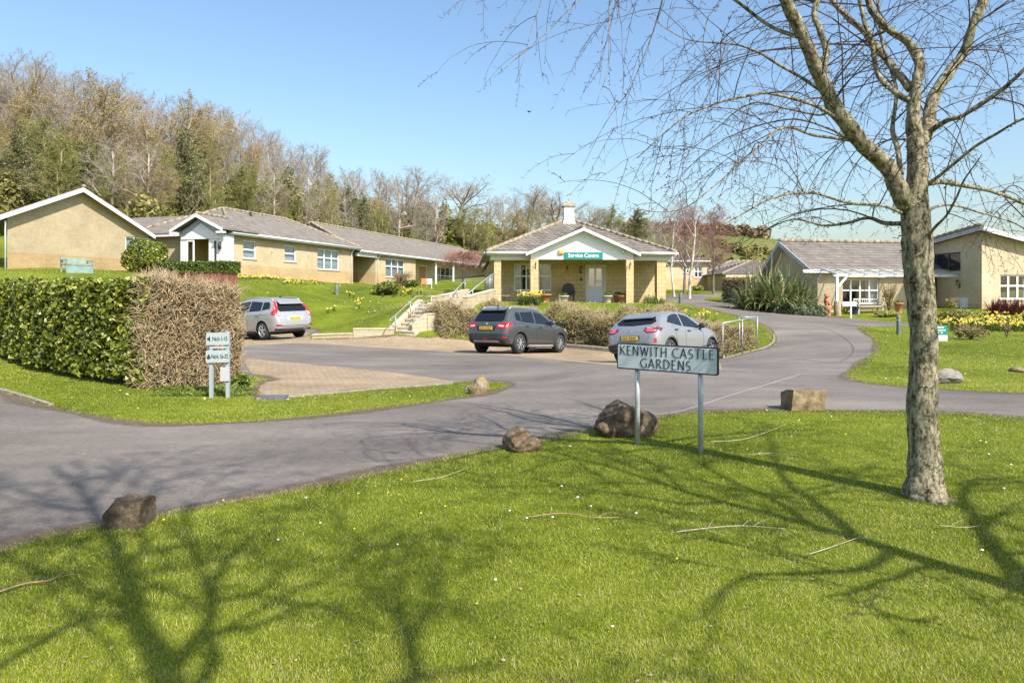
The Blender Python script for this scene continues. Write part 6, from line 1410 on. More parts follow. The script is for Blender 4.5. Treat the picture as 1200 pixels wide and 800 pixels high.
    for P_, Rr, i in sources[:12]:
        for _ in range(int(90 if i == 0 else 22)):
            k = rp.randrange(len(P_)-1); a = rp.uniform(0, 6.28); d = (P_[k+1]-P_[k]).normalized(); o = d.orthogonal().normalized(); o2 = d.cross(o); c = P_[k].lerp(P_[k+1], rp.random())+(o*math.cos(a)+o2*math.sin(a))*Rr[k]*1.0
            for _ in range(8): Q.append(tuple(c+Vector((rp.gauss(0, .012), rp.gauss(0, .012), rp.gauss(0, .016)))))
    Q = np.array(Q); V, T, t = kites(Q, rs.normal(size=Q.shape), .012, rs, 1.5, rs.rand(len(Q))); np_mesh('lichen', V, T, leaf_mat('lichen_tufts', [(0, (.2, .2, .1)), (.5, (.33, .34, .2)), (1, (.45, .45, .3))], .1, .9, .1), rt, t)
main_tree()

# ---- bare tree types for the wood, built once each and copied
def proto(kind, seed):
    rnd = random.Random(seed)
    if kind == 'tall': P = dict(seg=[9, 7, 6, 4, 3], wan=[.05, .1, .13, .18, .2], up=[.04, .04, .02, .01, .01], tip=[.35, .3, .3, .4, .5], n=[0, 17, 9, 7, 6], start=[.25, .12, .1, .1, .1], ang=[0, 44, 42, 42, 42], rr=[1, .45, .5, .5, .55], len=[1, .5, .5, .5, .5], rmin=.009)
    elif kind == 'slim': P = dict(seg=[10, 6, 5, 4, 3], wan=[.04, .08, .12, .16, .2], up=[.04, .08, .03, .02, .02], tip=[.3, .3, .3, .4, .5], n=[0, 20, 8, 7, 5], start=[.2, .1, .1, .1, .1], ang=[0, 36, 38, 40, 42], rr=[1, .36, .5, .5, .55], len=[1, .38, .5, .5, .5], rmin=.009)
    else: P = dict(seg=[5, 8, 6, 5, 3], wan=[.05, .13, .16, .18, .2], up=[.05, .04, .04, .02, .02], tip=[.6, .28, .3, .4, .5], n=[0, 10, 9, 8, 6], start=[.45, .2, .1, .1, .1], ang=[0, 46, 42, 42, 42], rr=[1, .55, .5, .5, .55], len=[1, 1.15, .5, .5, .48], rmin=.009)
    out = []; Ht = 1.0
    L0 = {'tall': 11.5, 'slim': 12.5, 'broad': 5.5}[kind]; grow(out, (0, 0, -.6), (rnd.uniform(-.05, .05), rnd.uniform(-.05, .05), 1), L0, .3 if kind != 'slim' else .2, 0, P, rnd)
    top = max(p.z for b in out for p in b[0]); return out, top
PROT = []
def make_proto(kind, seed, leafm, nleaf, leafsize, low=0, barkc=None, lt=.5):
    out, top = proto(kind, seed); sc_ = 1/top
    tr = [b for b in out if b[2] <= 1]; cr = [b for b in out if b[2] > 1]
    V1, T1 = tube_np(tr, [7, 5]); V2, T2 = tube_np(cr, [4, 4, 3, 3, 3])
    PROT.append(dict(V1=V1*sc_, T1=T1, V2=V2*sc_, T2=T2, out=out, sc=sc_, leafm=leafm, nleaf=nleaf, ls=leafsize, low=low, bark=barkc or WB1, lt=lt, made=None))
BUDS = leaf_mat('brown_buds', [(0, (.18, .13, .05)), (.5, (.36, .25, .1)), (1, (.46, .36, .17))], .2, .7, .2)
def wmat(name, a, b, c): return bark_mat(name, a, b, c, .6, (.27, .27, .15), .35, 1)
WB1 = wmat('grey_wood_bark', (.21, .17, .13), (.33, .28, .22), (.46, .4, .33)); WB2 = wmat('purple_grey_bark', (.23, .185, .15), (.37, .305, .25), (.5, .43, .36)); WB3 = wmat('olive_bark', (.2, .16, .085), (.33, .275, .15), (.44, .38, .22))
make_proto('tall', 1, None, 0, 0, barkc=WB2); make_proto('slim', 2, None, 0, 0, barkc=WB1); make_proto('broad', 3, None, 0, 0, barkc=WB1)
make_proto('tall', 4, BUDS, 7000, .0065, .2, WB3, .6); make_proto('slim', 5, OLIVE, 6000, .006, .1, WB3, .75); make_proto('slim', 6, IVY, 6500, .011, .0, WB1, .6); make_proto('tall', 7, GREENISH, 8500, .0075, .0, WB3, .5); make_proto('tall', 8, None, 0, 0, barkc=WB1)
KINDLAB = ['grey purple bare tree', 'slender bare tree', 'broad bare tree', 'olive brown budding tree', 'slim yellow olive tree', 'dark ivy clad tree', 'fresh green tinged tree', 'tall grey bare tree']
def wood_tree(k, x, y, h, wid, rz, label, group='trees of the hillside wood', dz=0):
    P = PROT[k]; z = hz(x, y)-.2+dz
    if P['made'] is None:
        rt = root('bare_tree' if P['leafm'] is None else 'budding_tree', (x, y, z), label, 'tree', group, local=True)
        np_mesh('trunk', P['V1'], P['T1'], P['bark'], rt, smooth=True)
        if P['leafm']:
            rs = np.random.RandomState(k+40); br = [b for b in P['out'] if b[2] >= 1]; br = [b for b in br if b[2] >= (2 if k != 5 else 1)]; sel = rs.randint(0, len(br), P['nleaf']); pts = []
            for s in sel: b = br[s][0]; i = rs.randint(0, len(b)); pts.append(tuple(b[i]))
            pts = np.array(pts)*P['sc']+rs.normal(0, .008, (len(pts), 3))
            if k == 5:  # ivy thick on the trunk
                t = rs.rand(2600); pts = np.concatenate([pts, np.column_stack([rs.normal(0, .022, 2600), rs.normal(0, .022, 2600), t*.75])])
                for b in [b for b in P['out'] if b[2] == 0][:1]:
                    q = np.array([tuple(p) for p in b[0]])*P['sc']; pts[-2600:, 0] += np.interp(t*.75, q[:, 2], q[:, 0]); pts[-2600:, 1] += np.interp(t*.75, q[:, 2], q[:, 1])
            V, T, t = kites(pts, rs.normal(size=pts.shape), P['ls'], rs, 1.4, np.clip(P['lt']+rs.normal(0, .2, len(pts)), 0, 1)); np_mesh('crown_leaves', V, T, P['leafm'], rt, t)
        np_mesh('crown', P['V2'], P['T2'], P['bark'], rt, smooth=True); P['made'] = rt; P['kids'] = [o for o in bpy.data.objects if o.parent == rt]
    else:
        rt = copy_fast(P['made'], P['kids']); rt['label'] = label; rt['group'] = group
    rt.location = (x, y, z); rt.rotation_euler = (0, 0, rz); rt.scale = (wid, wid, h); return rt
SKX = [-120, 0, 30, 60, 90, 110, 140, 170, 200, 235, 265, 300, 330, 360, 400, 440, 480, 505, 520, 560, 600, 640, 690, 740, 790]
SKY_ = [70, 72, 60, 62, 88, 85, 90, 104, 108, 104, 118, 138, 150, 166, 186, 196, 200, 218, 222, 225, 218, 215, 236, 245, 255]
def wood():
    rnd = random.Random(77); trees = []
    def put(px, D, ytop, k, lab=None, wf=.78, jit=True, dz=0):
        x = (px-600)/FPX*D; zt = CZ-(ytop-HY)*D/FPX; h = zt-hz(x, D)+.2
        if h < 3: return
        trees.append((px, D, x, h, min(h*wf*rnd.uniform(1.05, 1.45), 19), k, lab, dz))
    # skyline trees
    px = -110
    while px < 520:
        D = rnd.uniform(84, 100) if px < 250 else rnd.uniform(98, 120); put(px, D, np.interp(px, SKX, SKY_)+rnd.uniform(-5, 9), rnd.choice([0, 0, 1, 7, 7, 0])); px += rnd.uniform(9, 15)
    # specimens seen singly
    put(106, 74, 88, 3, 'big rounded orange brown tree standing out of the wood at upper left', 1.0)
    put(205, 78, 108, 3, 'second orange brown rounded tree in the wood above the link roof', .95); put(218, 72, 150, 5, 'dark ivy clad tree in the wood above the porch roof', .9)
    put(25, 80, 62, 7, 'tall fan shaped grey tree breaking the skyline at far left', 1.2)
    put(536, 120, 202, 2, 'lone broad bare tree against the sky right of the wood', 1.15); put(484, 112, 192, 7, 'fan shaped grey bare tree at the right end of the hillside wood', 1.3)
    put(620, 125, 214, 7, 'rounded grey bare tree behind the service centre roof, left of the cupola', 1.2); put(588, 120, 228, 0, 'wide grey bare tree between the lone broad tree and the cupola', 1.1)
    put(655, 130, 222, 2, 'grey bare tree directly behind the white cupola', 1.1)
    for p_, y_, k_, l_ in ((692, 240, 2, 'purple grey bare tree right of the cupola'), (716, 238, 6, 'green tinged round tree right of the cupola'), (748, 243, 5, 'small ivy clad tree on the skyline near the birches')): put(p_, 128, y_, k_, l_, 1.0)
    # middle and front rows
    for D0, D1, y0, step, kinds in ((76, 86, 45, 14, [0, 1, 3, 4, 1, 7, 3]), (66, 74, 78, 13, [4, 3, 6, 1, 5, 4, 6, 0])):
        px = -110
        while px < 430:
            D = rnd.uniform(D0, D1) if px < 200 else rnd.uniform(D0+10, D1+22); f = np.interp(px, [0, 430], [1, .55]); yt = np.interp(px, SKX, SKY_)+y0*f+rnd.uniform(-14, 18); put(px, D, yt, rnd.choice(kinds)); px += step*rnd.uniform(.6, 1.3)
    for px, yt, k in ((350, 225, 6), (366, 235, 6), (385, 222, 6), (408, 216, 5), (424, 226, 5), (438, 222, 3), (398, 232, 6), (330, 215, 6), (312, 222, 4), (290, 215, 6), (450, 240, 6), (250, 215, 6), (150, 190, 4), (70, 180, 6), (5, 180, 5), (125, 200, 6), (180, 190, 3)): put(px, rnd.uniform(84, 92) if px > 260 else 66, yt, k, None, .8)
    for px in range(455, 780, 17): put(px+rnd.uniform(-4, 4), rnd.uniform(100, 112), np.interp(px, [455, 520, 600, 700, 780], [240, 246, 240, 268, 285])+rnd.uniform(-8, 8), rnd.choice([4, 4, 6, 3, 4]), None, .95)
    for px in range(560, 780, 15): put(px+rnd.uniform(-5, 5), rnd.uniform(130, 145), np.interp(px, SKX, SKY_)+rnd.uniform(0, 12), rnd.choice([0, 7, 1]), None, 1.0)
    trees.sort(key=lambda t: t[0]); cnt = {}
    for px, D, x, h, w, k, lab, dz in trees:
        if lab is None:
            row = 'skyline' if D > 95 and px < 520 else 'front' if D < 76 else 'middle'; where = 'hillside wood' if px < 450 else 'far tree belt'
            key = (k, row, where); cnt[key] = cnt.get(key, 0)+1; lab = f"{KINDLAB[k]}, {ordinal(cnt[key]-1)} such from the left in the {where} {row} row"
        wood_tree(k, x, D, h, w, rnd.uniform(0, 6.28), lab, 'trees of the hillside wood', dz)
    # undergrowth that closes the wood, one mass
    rs = np.random.RandomState(3); bl = []
    for px in np.arange(-130, 800, 7):
        for j in range(2):
            D = (rs.uniform(64, 76) if px < 200 else rs.uniform(82, 92) if px < 450 else rs.uniform(96, 104)) + j*12; x = (px-600)/FPX*D; z = hz(x, D); h = rs.uniform(1.6, 4.2)*(1.15 if px < 450 else .8)*(1.3 if j else 1)*(1 if px < 680 else .4)
            bl.append(((x, D, z+h*.4), (rs.uniform(1.1, 2.0), 1.3, h*.65)))
    n = len(bl)
    half = [b for i, b in enumerate(bl) if i % 3 == 0]; oth = [b for i, b in enumerate(bl) if i % 3]
    V, T, t = leafcloud(oth, 70000, .3, random.Random(4), .3, tb=.5, ts=.25); o = np_mesh('undergrowth', V, T, OLIVE, None, t); tag(o, 'tangled olive undergrowth filling the foot of the hillside wood', 'undergrowth', kind='stuff')
    V, T, t = leafcloud(half, 42000, .28, random.Random(5), .3, tb=.55, ts=.25); o = np_mesh('brambles', V, T, GREENISH, None, t); tag(o, 'yellow green bramble thicket along the foot of the wood', 'undergrowth', kind='stuff')
wood()
# hedge lines and scrub on the far hills to the right
def scrub(label, pxs, y, D, h, mat, n, seed, name='field_hedge'):
    rs = np.random.RandomState(seed); bl = []
    for px in np.arange(pxs[0], pxs[1], 4): d = D*(1+rs.uniform(-.04, .04)); x = (px-600)/FPX*d; z = hz(x, d); bl.append(((x, d, z+h*.35), (D*.006, D*.006, h*rs.uniform(.4, .8))))
    V, T, t = leafcloud(bl, n, D*.0045, random.Random(seed), .3); o = np_mesh(name, V, T, mat, None, t); tag(o, label, 'hedge')
scrub('rusty brown field hedge along the far hill crest right of the cupola', (730, 900), 0, 235, 4, HEDGE_B, 5000, 3)
scrub('green hedge climbing the far field behind the bungalow ridge', (840, 960), 0, 150, 1.6, OLIVE, 5000, 4)
scrub('olive scrub line at the foot of the far field', (760, 930), 0, 105, 3.2, OLIVE, 6000, 5)
scrub('dark scrub behind the right bungalows', (1000, 1250), 0, 120, 2.5, OLIVE, 4000, 7)

# ---- birches and the pink twigged trees right of the service centre
def special(kind, px, D, ytop, seed, label, bark, tmat, name='birch_tree', wid=None, up=None, rmin=.006, n=None, r0=.12, ang=34, rz=0):
    rnd = random.Random(seed); x = (px-600)/FPX*D; z = hz(x, D)-.1; h = CZ-(ytop-HY)*D/FPX-z
    P = dict(seg=[9, 7, 6, 4, 3], wan=[.05, .09, .12, .16, .2], up=[.04, .06, -.0, -.05, -.05], tip=[.3, .3, .3, .4, .5], n=n or [0, 15, 8, 6, 4], start=[.25, .15, .1, .1, .1], ang=[0, ang, 40, 40, 40], rr=[1, .42, .45, .55, .6], len=[1, .42, .55, .48, .45], rmin=rmin)
    out = []; grow(out, (0, 0, 0), (rnd.uniform(-.08, .08), 0, 1), 10, r0*10/h, 0, P, rnd); top = max(p.z for b in out for p in b[0]); s = h/top
    rt = root(name, (x, D, z), label, 'tree', None, local=True)
    V, T = tube_np([b for b in out if b[2] <= 1], [8, 5]); np_mesh('trunk', V*s, T, bark, rt, smooth=True)
    V, T = tube_np([b for b in out if b[2] > 1], [4, 4, 3, 3, 3]); np_mesh('crown', V*s, T, tmat, rt, smooth=True)
    if wid: rt.scale = (wid, wid, 1)
    return rt
PINK = simple('pink_brown_twigs', (.3, .16, .13), .9, var=.25, scale=1); PURP = simple('purple_brown_twigs', (.25, .19, .17), .9, var=.2, scale=1)
special('birch', 790, 50, 222, 3, 'white stemmed birch just right of the service centre pillar', BIRCH, PURP)
special('birch', 808, 47, 240, 4, 'white stemmed birch with forked trunk beside the road, second from the pillar', BIRCH, PINK, wid=1.2, ang=40)
special('pink', 802, 56, 228, 7, 'dense pink brown twigged tree behind the birches', BARK_D, PINK, 'pink_twigged_tree', 1.4, n=[0, 22, 11, 8, 6], rmin=.011)
special('pink', 836, 58, 238, 9, 'pink brown twigged tree right of the birches', BARK_D, PINK, 'pink_twigged_tree', 1.35, n=[0, 20, 11, 8, 6], rmin=.011)
special('pink', 768, 60, 236, 10, 'purple grey twigged tree left of the birches, above the roof corner', BARK_D, PURP, 'pink_twigged_tree', 1.1, n=[0, 16, 9, 6, 4], rmin=.008)
# weeping red twigged little tree on the terrace
def weeping():
    rnd = random.Random(6); D = 52; x = (P3(543, 0, D)).x; z = hz(x, D); rt = root('weeping_tree', (x, D, z), 'small weeping red twigged tree between the long bungalow and the service centre', 'tree')
    top = CZ-(293-HY)*D/FPX; m = MB(); m.tube([(x, D, z-.1), (x-.05, D, (z+top)/2), (x, D, top-.35)], [.07, .055, .06], 8); m.build('trunk', BARK_D, rt)
    out = []
    for i in range(230):
        a = rnd.uniform(0, 6.28); L = rnd.uniform(.7, 1.9); p = Vector((x, D, top-.4)); d = Vector((math.cos(a), math.sin(a), rnd.uniform(.1, .7))).normalized(); pts = [p.copy()]
        for k in range(7): p = p+d*L/4.5; pts.append(p.copy()); d = (d+Vector((rnd.gauss(0, .1), rnd.gauss(0, .1), -.26))).normalized()
        out.append((pts, [.012-.001*j for j in range(8)], 2))
        for k in range(7):
            q = pts[rnd.randrange(2, 8)]; dd = Vector((rnd.gauss(0, 1), rnd.gauss(0, 1), -.5)).normalized()*rnd.uniform(.2, .5); out.append(([q, q+dd*.5, q+dd+Vector((0, 0, -.08))], [.008, .007, .004], 3))
    V, T = tube_np(out, [4, 4, 3, 3]); np_mesh('crown', V, T, simple('red_twigs', (.3, .15, .115), .9, var=.2, scale=2), rt)
weeping()
# ---- trees standing outside the frame whose shadows cross the lawn
LSUN = Vector((.62, -.785, math.tan(R(44))))     # horizontal length 1 towards the sun
def limb_tree(loc, yB, trunk, limbs, label, seed, up=()):
    """a leafless tree standing outside the frame, its limbs laid out so that they throw the shadows seen on the grass"""
    rnd = random.Random(seed)
    from mathutils import noise as mn
    def cast_up(px, py, dy=0):
        x, y = G(px, py); t = (yB+dy-y)/LSUN.y; return Vector((x, y, hz(x, y)))+LSUN*t
    z0 = hz(*loc); rt = root('bare_tree', (loc[0], loc[1], z0), label, 'tree', 'bare trees standing about the photographer'); M = MB(); src = []
    for k, (pts, rad) in enumerate([trunk]+limbs):
        P = [cast_up(*p) for p in pts]
        if k == 0: P = [Vector((loc[0], loc[1], z0-.1)), Vector((loc[0]+.02, loc[1], z0+.4)), Vector((loc[0]*.8+P[0].x*.2, loc[1], z0*.8+P[0].z*.2)), Vector((loc[0]*.4+P[0].x*.6, loc[1], z0*.4+P[0].z*.6))]+P
        elif len(rad) == len(P)+1: P = [src[0][0][up[k-1]]]+P
        P, Rr = resample(P, rad, 5); Rr = [r*(1.35 if yB > 0 else 1.12)*(1+.08*mn.noise(p*6)) for p, r in zip(P, Rr)]; P = [p+mn.noise_vector(p*2.5)*.03 for p in P]; M.tube(P, Rr, 10 if rad[0] > .03 else 7); src.append((P, Rr))
    M.build('trunk', BARK, rt, fix=False); out = []
    PT = dict(seg=[8, 6, 4], wan=[.1, .12, .15], up=[.0, -.03, .0], tip=[.35, .4, .5], n=[0, 6, 4], start=[.15, .1, .1], ang=[45, 42, 45], rr=[.5, .6, .6], len=[1, .5, .4], rmin=.009)
    for k, (P, Rr) in enumerate(src):
        L = sum((P[q+1]-P[q]).length for q in range(len(P)-1))
        for _ in range(int(L*(2.2 if k else 1.2))):
            t = rnd.uniform(.55 if k == 0 else .25, 1); q = min(int(t*(len(P)-1)), len(P)-2); d = (P[q+1]-P[q]).normalized(); an = R(rnd.uniform(30, 65)); az = rnd.uniform(0, 6.28); o = d.orthogonal().normalized(); o2 = d.cross(o)
            grow(out, P[q], d*math.cos(an)+(o*math.cos(az)+o2*math.sin(az))*math.sin(an), rnd.uniform(.8, 1.9), min(Rr[q]*.6, rnd.uniform(.014, .026)), 0, PT, rnd)
    V, T = tube_np(out, [6, 4, 3]); np_mesh('crown', V, T, BARKT, rt, smooth=True)
limb_tree((1.55, -1.25), -1.25, ([(205, 830), (198, 800), (185, 768), (165, 725), (147, 672), (127, 627), (112, 598), (88, 568), (62, 545)], [.12, .1, .085, .078, .072, .07, .066, .06, .054, .048, .04, .032, .022, .012]),
 [([(168, 735, 0), (120, 722, .2), (60, 745, .4), (0, 780, .6), (-60, 800, .8)], [.03, .028, .024, .018, .008]), ([(165, 725, 0), (100, 690, -.2), (40, 665, -.3), (0, 655, -.3), (-50, 640, -.4)], [.03, .026, .02, .015, .008]),
  ([(195, 795, 0), (222, 758, .1), (245, 728, .2), (246, 700, .3), (262, 662, .4), (285, 637, .5), (315, 610, .6)], [.045, .036, .034, .032, .028, .02, .01]), ([(246, 700, .3), (232, 655, .2), (220, 617, .1), (215, 585, 0)], [.026, .022, .016, .008]),
  ([(222, 812, 0), (248, 780, .1), (250, 745, .2), (300, 735, .4), (350, 716, .5), (380, 700, .6)], [.036, .032, .026, .02, .014, .006]), ([(249, 705, .3), (300, 694, .5), (330, 668, .6), (345, 640, .7)], [.022, .018, .013, .006]),
  ([(147, 672, 0), (165, 640, .2), (172, 600, .3), (190, 560, .4)], [.028, .022, .016, .008]), ([(127, 627, 0), (150, 590, .2), (160, 560, .3), (200, 535, .4)], [.024, .018, .012, .006]), ([(112, 598, 0), (60, 590, -.2), (20, 575, -.3), (-30, 570, -.4)], [.02, .016, .012, .006])],
 'bare tree behind the photographer whose shadow fills the bottom left', 12)
limb_tree((2.6, -1.9), -1.9, ([(478, 840), (482, 800), (485, 775), (472, 742), (460, 705), (440, 670), (425, 640)], [.09, .075, .06, .045, .04, .036, .032, .026, .018, .012, .006]),
 [([(472, 742, 0), (500, 722, .2), (517, 697, .3), (514, 672, .4), (500, 640, .5)], [.026, .022, .018, .013, .006]), ([(482, 800, 0), (520, 790, .3), (570, 780, .4), (600, 760, .5)], [.022, .018, .012, .006]), ([(460, 705, 0), (420, 700, -.2), (390, 710, -.3)], [.018, .013, .006])],
 'bare tree behind right whose faint shadow touches the lower lawn', 33)
limb_tree((4.72, 1.5), 1.5, ([(1225, 697), (1200, 690), (1150, 675), (1100, 661), (1050, 646), (1000, 630), (950, 616), (900, 601), (850, 588), (800, 575), (740, 555), (690, 541), (640, 528), (600, 520)], [.12, .105, .095, .085, .078, .07, .064, .058, .052, .046, .04, .034, .028, .024, .02, .016, .012, .007]),
 [([(1205, 692, 0), (1180, 662, .15), (1152, 627, .25), (1132, 598, .3), (1131, 573, .3), (1152, 563, .2), (1205, 558, .1)], [.05, .042, .036, .028, .022, .016, .008]), ([(1132, 598, .3), (1110, 585, .4), (1085, 560, .5), (1080, 530, .6)], [.02, .016, .012, .006]),
  ([(1045, 648, 0), (1020, 664, -.2), (950, 672, -.4), (880, 675, -.6), (845, 700, -.8), (820, 720, -1)], [.026, .022, .018, .014, .01, .005]), ([(1000, 630, 0), (970, 600, .2), (950, 585, .3), (920, 565, .4), (905, 530, .5), (900, 505, .6)], [.036, .03, .026, .022, .016, .008]),
  ([(950, 616, 0), (905, 585, -.1), (860, 565, -.2), (830, 548, -.3), (810, 520, -.3)], [.028, .024, .018, .012, .006]), ([(850, 588, 0), (800, 590, .3), (740, 580, .5), (680, 572, .6), (620, 560, .7)], [.022, .018, .014, .01, .005]), ([(1100, 661, 0), (1060, 670, .2), (1010, 690, .3), (960, 700, .4)], [.018, .014, .01, .005]),
  ([(800, 575, 0), (760, 540, .2), (720, 525, .3), (700, 500, .4)], [.016, .012, .008, .005])],
 'bare tree beyond the right edge whose shadow crosses the lawn', 21)

# ---- fallen twigs on the lawn
def stick(pxs, r, label, mat, side=4, seed=1):
    rnd = random.Random(seed); pts = []
    for px, py in pxs: x, y = G(px, py); pts.append(Vector((x, y, hz(x, y)+.022+rnd.uniform(0, .012))))
    P, Rr = resample(pts, [r*.55*(1-.6*i/(len(pts)-1)) for i in range(len(pts))], 4); m = MB(); m.tube(P, Rr, 6)
    for _ in range(side):
        k = rnd.randrange(1, len(P)-1); d = (P[k+1]-P[k-1]).normalized(); s = Vector((-d.y, d.x, .15))*rnd.choice([-1, 1]); e = P[k]+(d*.7+s*.7)*rnd.uniform(.08, .22); m.tube([P[k], P[k].lerp(e, .5)+Vector((0, 0, .008)), e], [r*.3, r*.22, r*.12], 5)
    o = m.build('fallen_twig', mat); tag(o, label, 'twig', 'dead twigs fallen on the lawn')
PALE = simple('bleached_wood', (.4, .35, .23), .9, var=.2, scale=20); TANW = simple('tan_twig', (.3, .2, .11), .9, var=.3, scale=20); DKW = simple('dark_twig', (.08, .055, .04), .9)
stick([(620, 609), (660, 606), (700, 611), (730, 609)], .009, 'long pale tan fallen twig in the middle of the lawn', TANW, 2, 1)
stick([(722, 609), (760, 615), (800, 622)], .006, 'thin dark twig continuing right of the long tan one', DKW, 1, 2)
stick([(793, 627), (830, 623), (870, 620), (920, 624)], .008, 'bleached branching twig lying in the tree shadow, right of the dark one', PALE, 7, 3)
stick([(832, 520), (870, 517), (900, 508), (922, 498)], .008, 'bleached curved twig between the sign and the tan boulder', PALE, 1, 4)
stick([(880, 536), (905, 534), (925, 538)], .007, 'small bleached twig heap right of the sign posts', PALE, 8, 5)
stick([(485, 568), (520, 562), (553, 549)], .006, 'thin bleached twig near the road edge left of the brown rock', PALE, 1, 6)
stick([(0, 698), (30, 688), (60, 685), (76, 673)], .012, 'dark bent twig lying at the left edge of the lawn', TANW, 1, 7)
0 and stick([(603, 772), (620, 764), (636, 755)], .007, 'short bleached twig low in the middle of the lawn', PALE, 5, 8)
stick([(945, 655), (975, 645), (1010, 632)], .006, 'thin pale twig in the lawn left of the trunk foot', PALE, 1, 9)
stick([(1100, 620), (1130, 622), (1150, 620)], .005, 'thin pale twig right of the trunk foot', PALE, 1, 10)
0 and stick([(976, 686), (984, 690)], .009, 'short grey twig below the forked shadow', PALE, 2, 11)
0 and stick([(655, 676), (668, 673), (678, 676)], .006, 'small pale twig in the middle of the lower lawn', PALE, 5, 12)
# bird in the sky
b = P3(620, 131, 40); m = MB(); m.blob(tuple(b), (.09, .06, .05), 8, 6); m.add([b+Vector((0, 0, .02)), b+Vector((.05, .02, 0)), b+Vector((.18, .05, .09)), b+Vector((-.18, .05, .09)), b+Vector((-.05, .02, 0))], [(0, 1, 2), (0, 3, 4)]); o = m.build('bird', DARK); tag(o, 'tiny dark bird alone in the blue sky', 'bird')
make_grass()
# ------------------------------------------------------------------ cars
def paint(name, col, metal=.5, rough=.32):
    m = simple(name, col, rough, metal, coat=.8); return m
CGLASS = simple('tinted_car_glass', (.01, .012, .014), .08, spec=.35)
LAMPR = simple('red_lamp', (.42, .008, .012), .15, spec=.6, coat=.5); LAMPW = simple('clear_lamp', (.6, .58, .58), .15, spec=.6); LAMPD = simple('smoked_lamp', (.12, .015, .03), .15, spec=.6)
PLATE = simple('yellow_plate', (.75, .48, .05), .4); CLAD = simple('black_cladding', (.028, .028, .03), .6, var=.15, scale=10); SKID = simple('silver_trim', (.48, .49, .5), .35, .5); PLTXT = simple('plate_smudge', (.22, .13, .02), .6)
SEAMM = simple('door_gap', (.01, .01, .01), .9); RIMD = simple('dark_rim', (.05, .05, .055), .4, .6); WELL = simple('wheel_well', (.008, .008, .008), 1)
def interp(cp, x): return float(np.interp(x, [c[0] for c in cp], [c[1] for c in cp]))
def smoothcp(cp, n=7):
    for _ in range(2):
        q = [cp[0]]
        for a, b in zip(cp[:-1], cp[1:]): q += [(a[0]*.75+b[0]*.25, a[1]*.75+b[1]*.25), (a[0]*.25+b[0]*.75, a[1]*.25+b[1]*.75)]
        q.append(cp[-1]); cp = q
    return cp
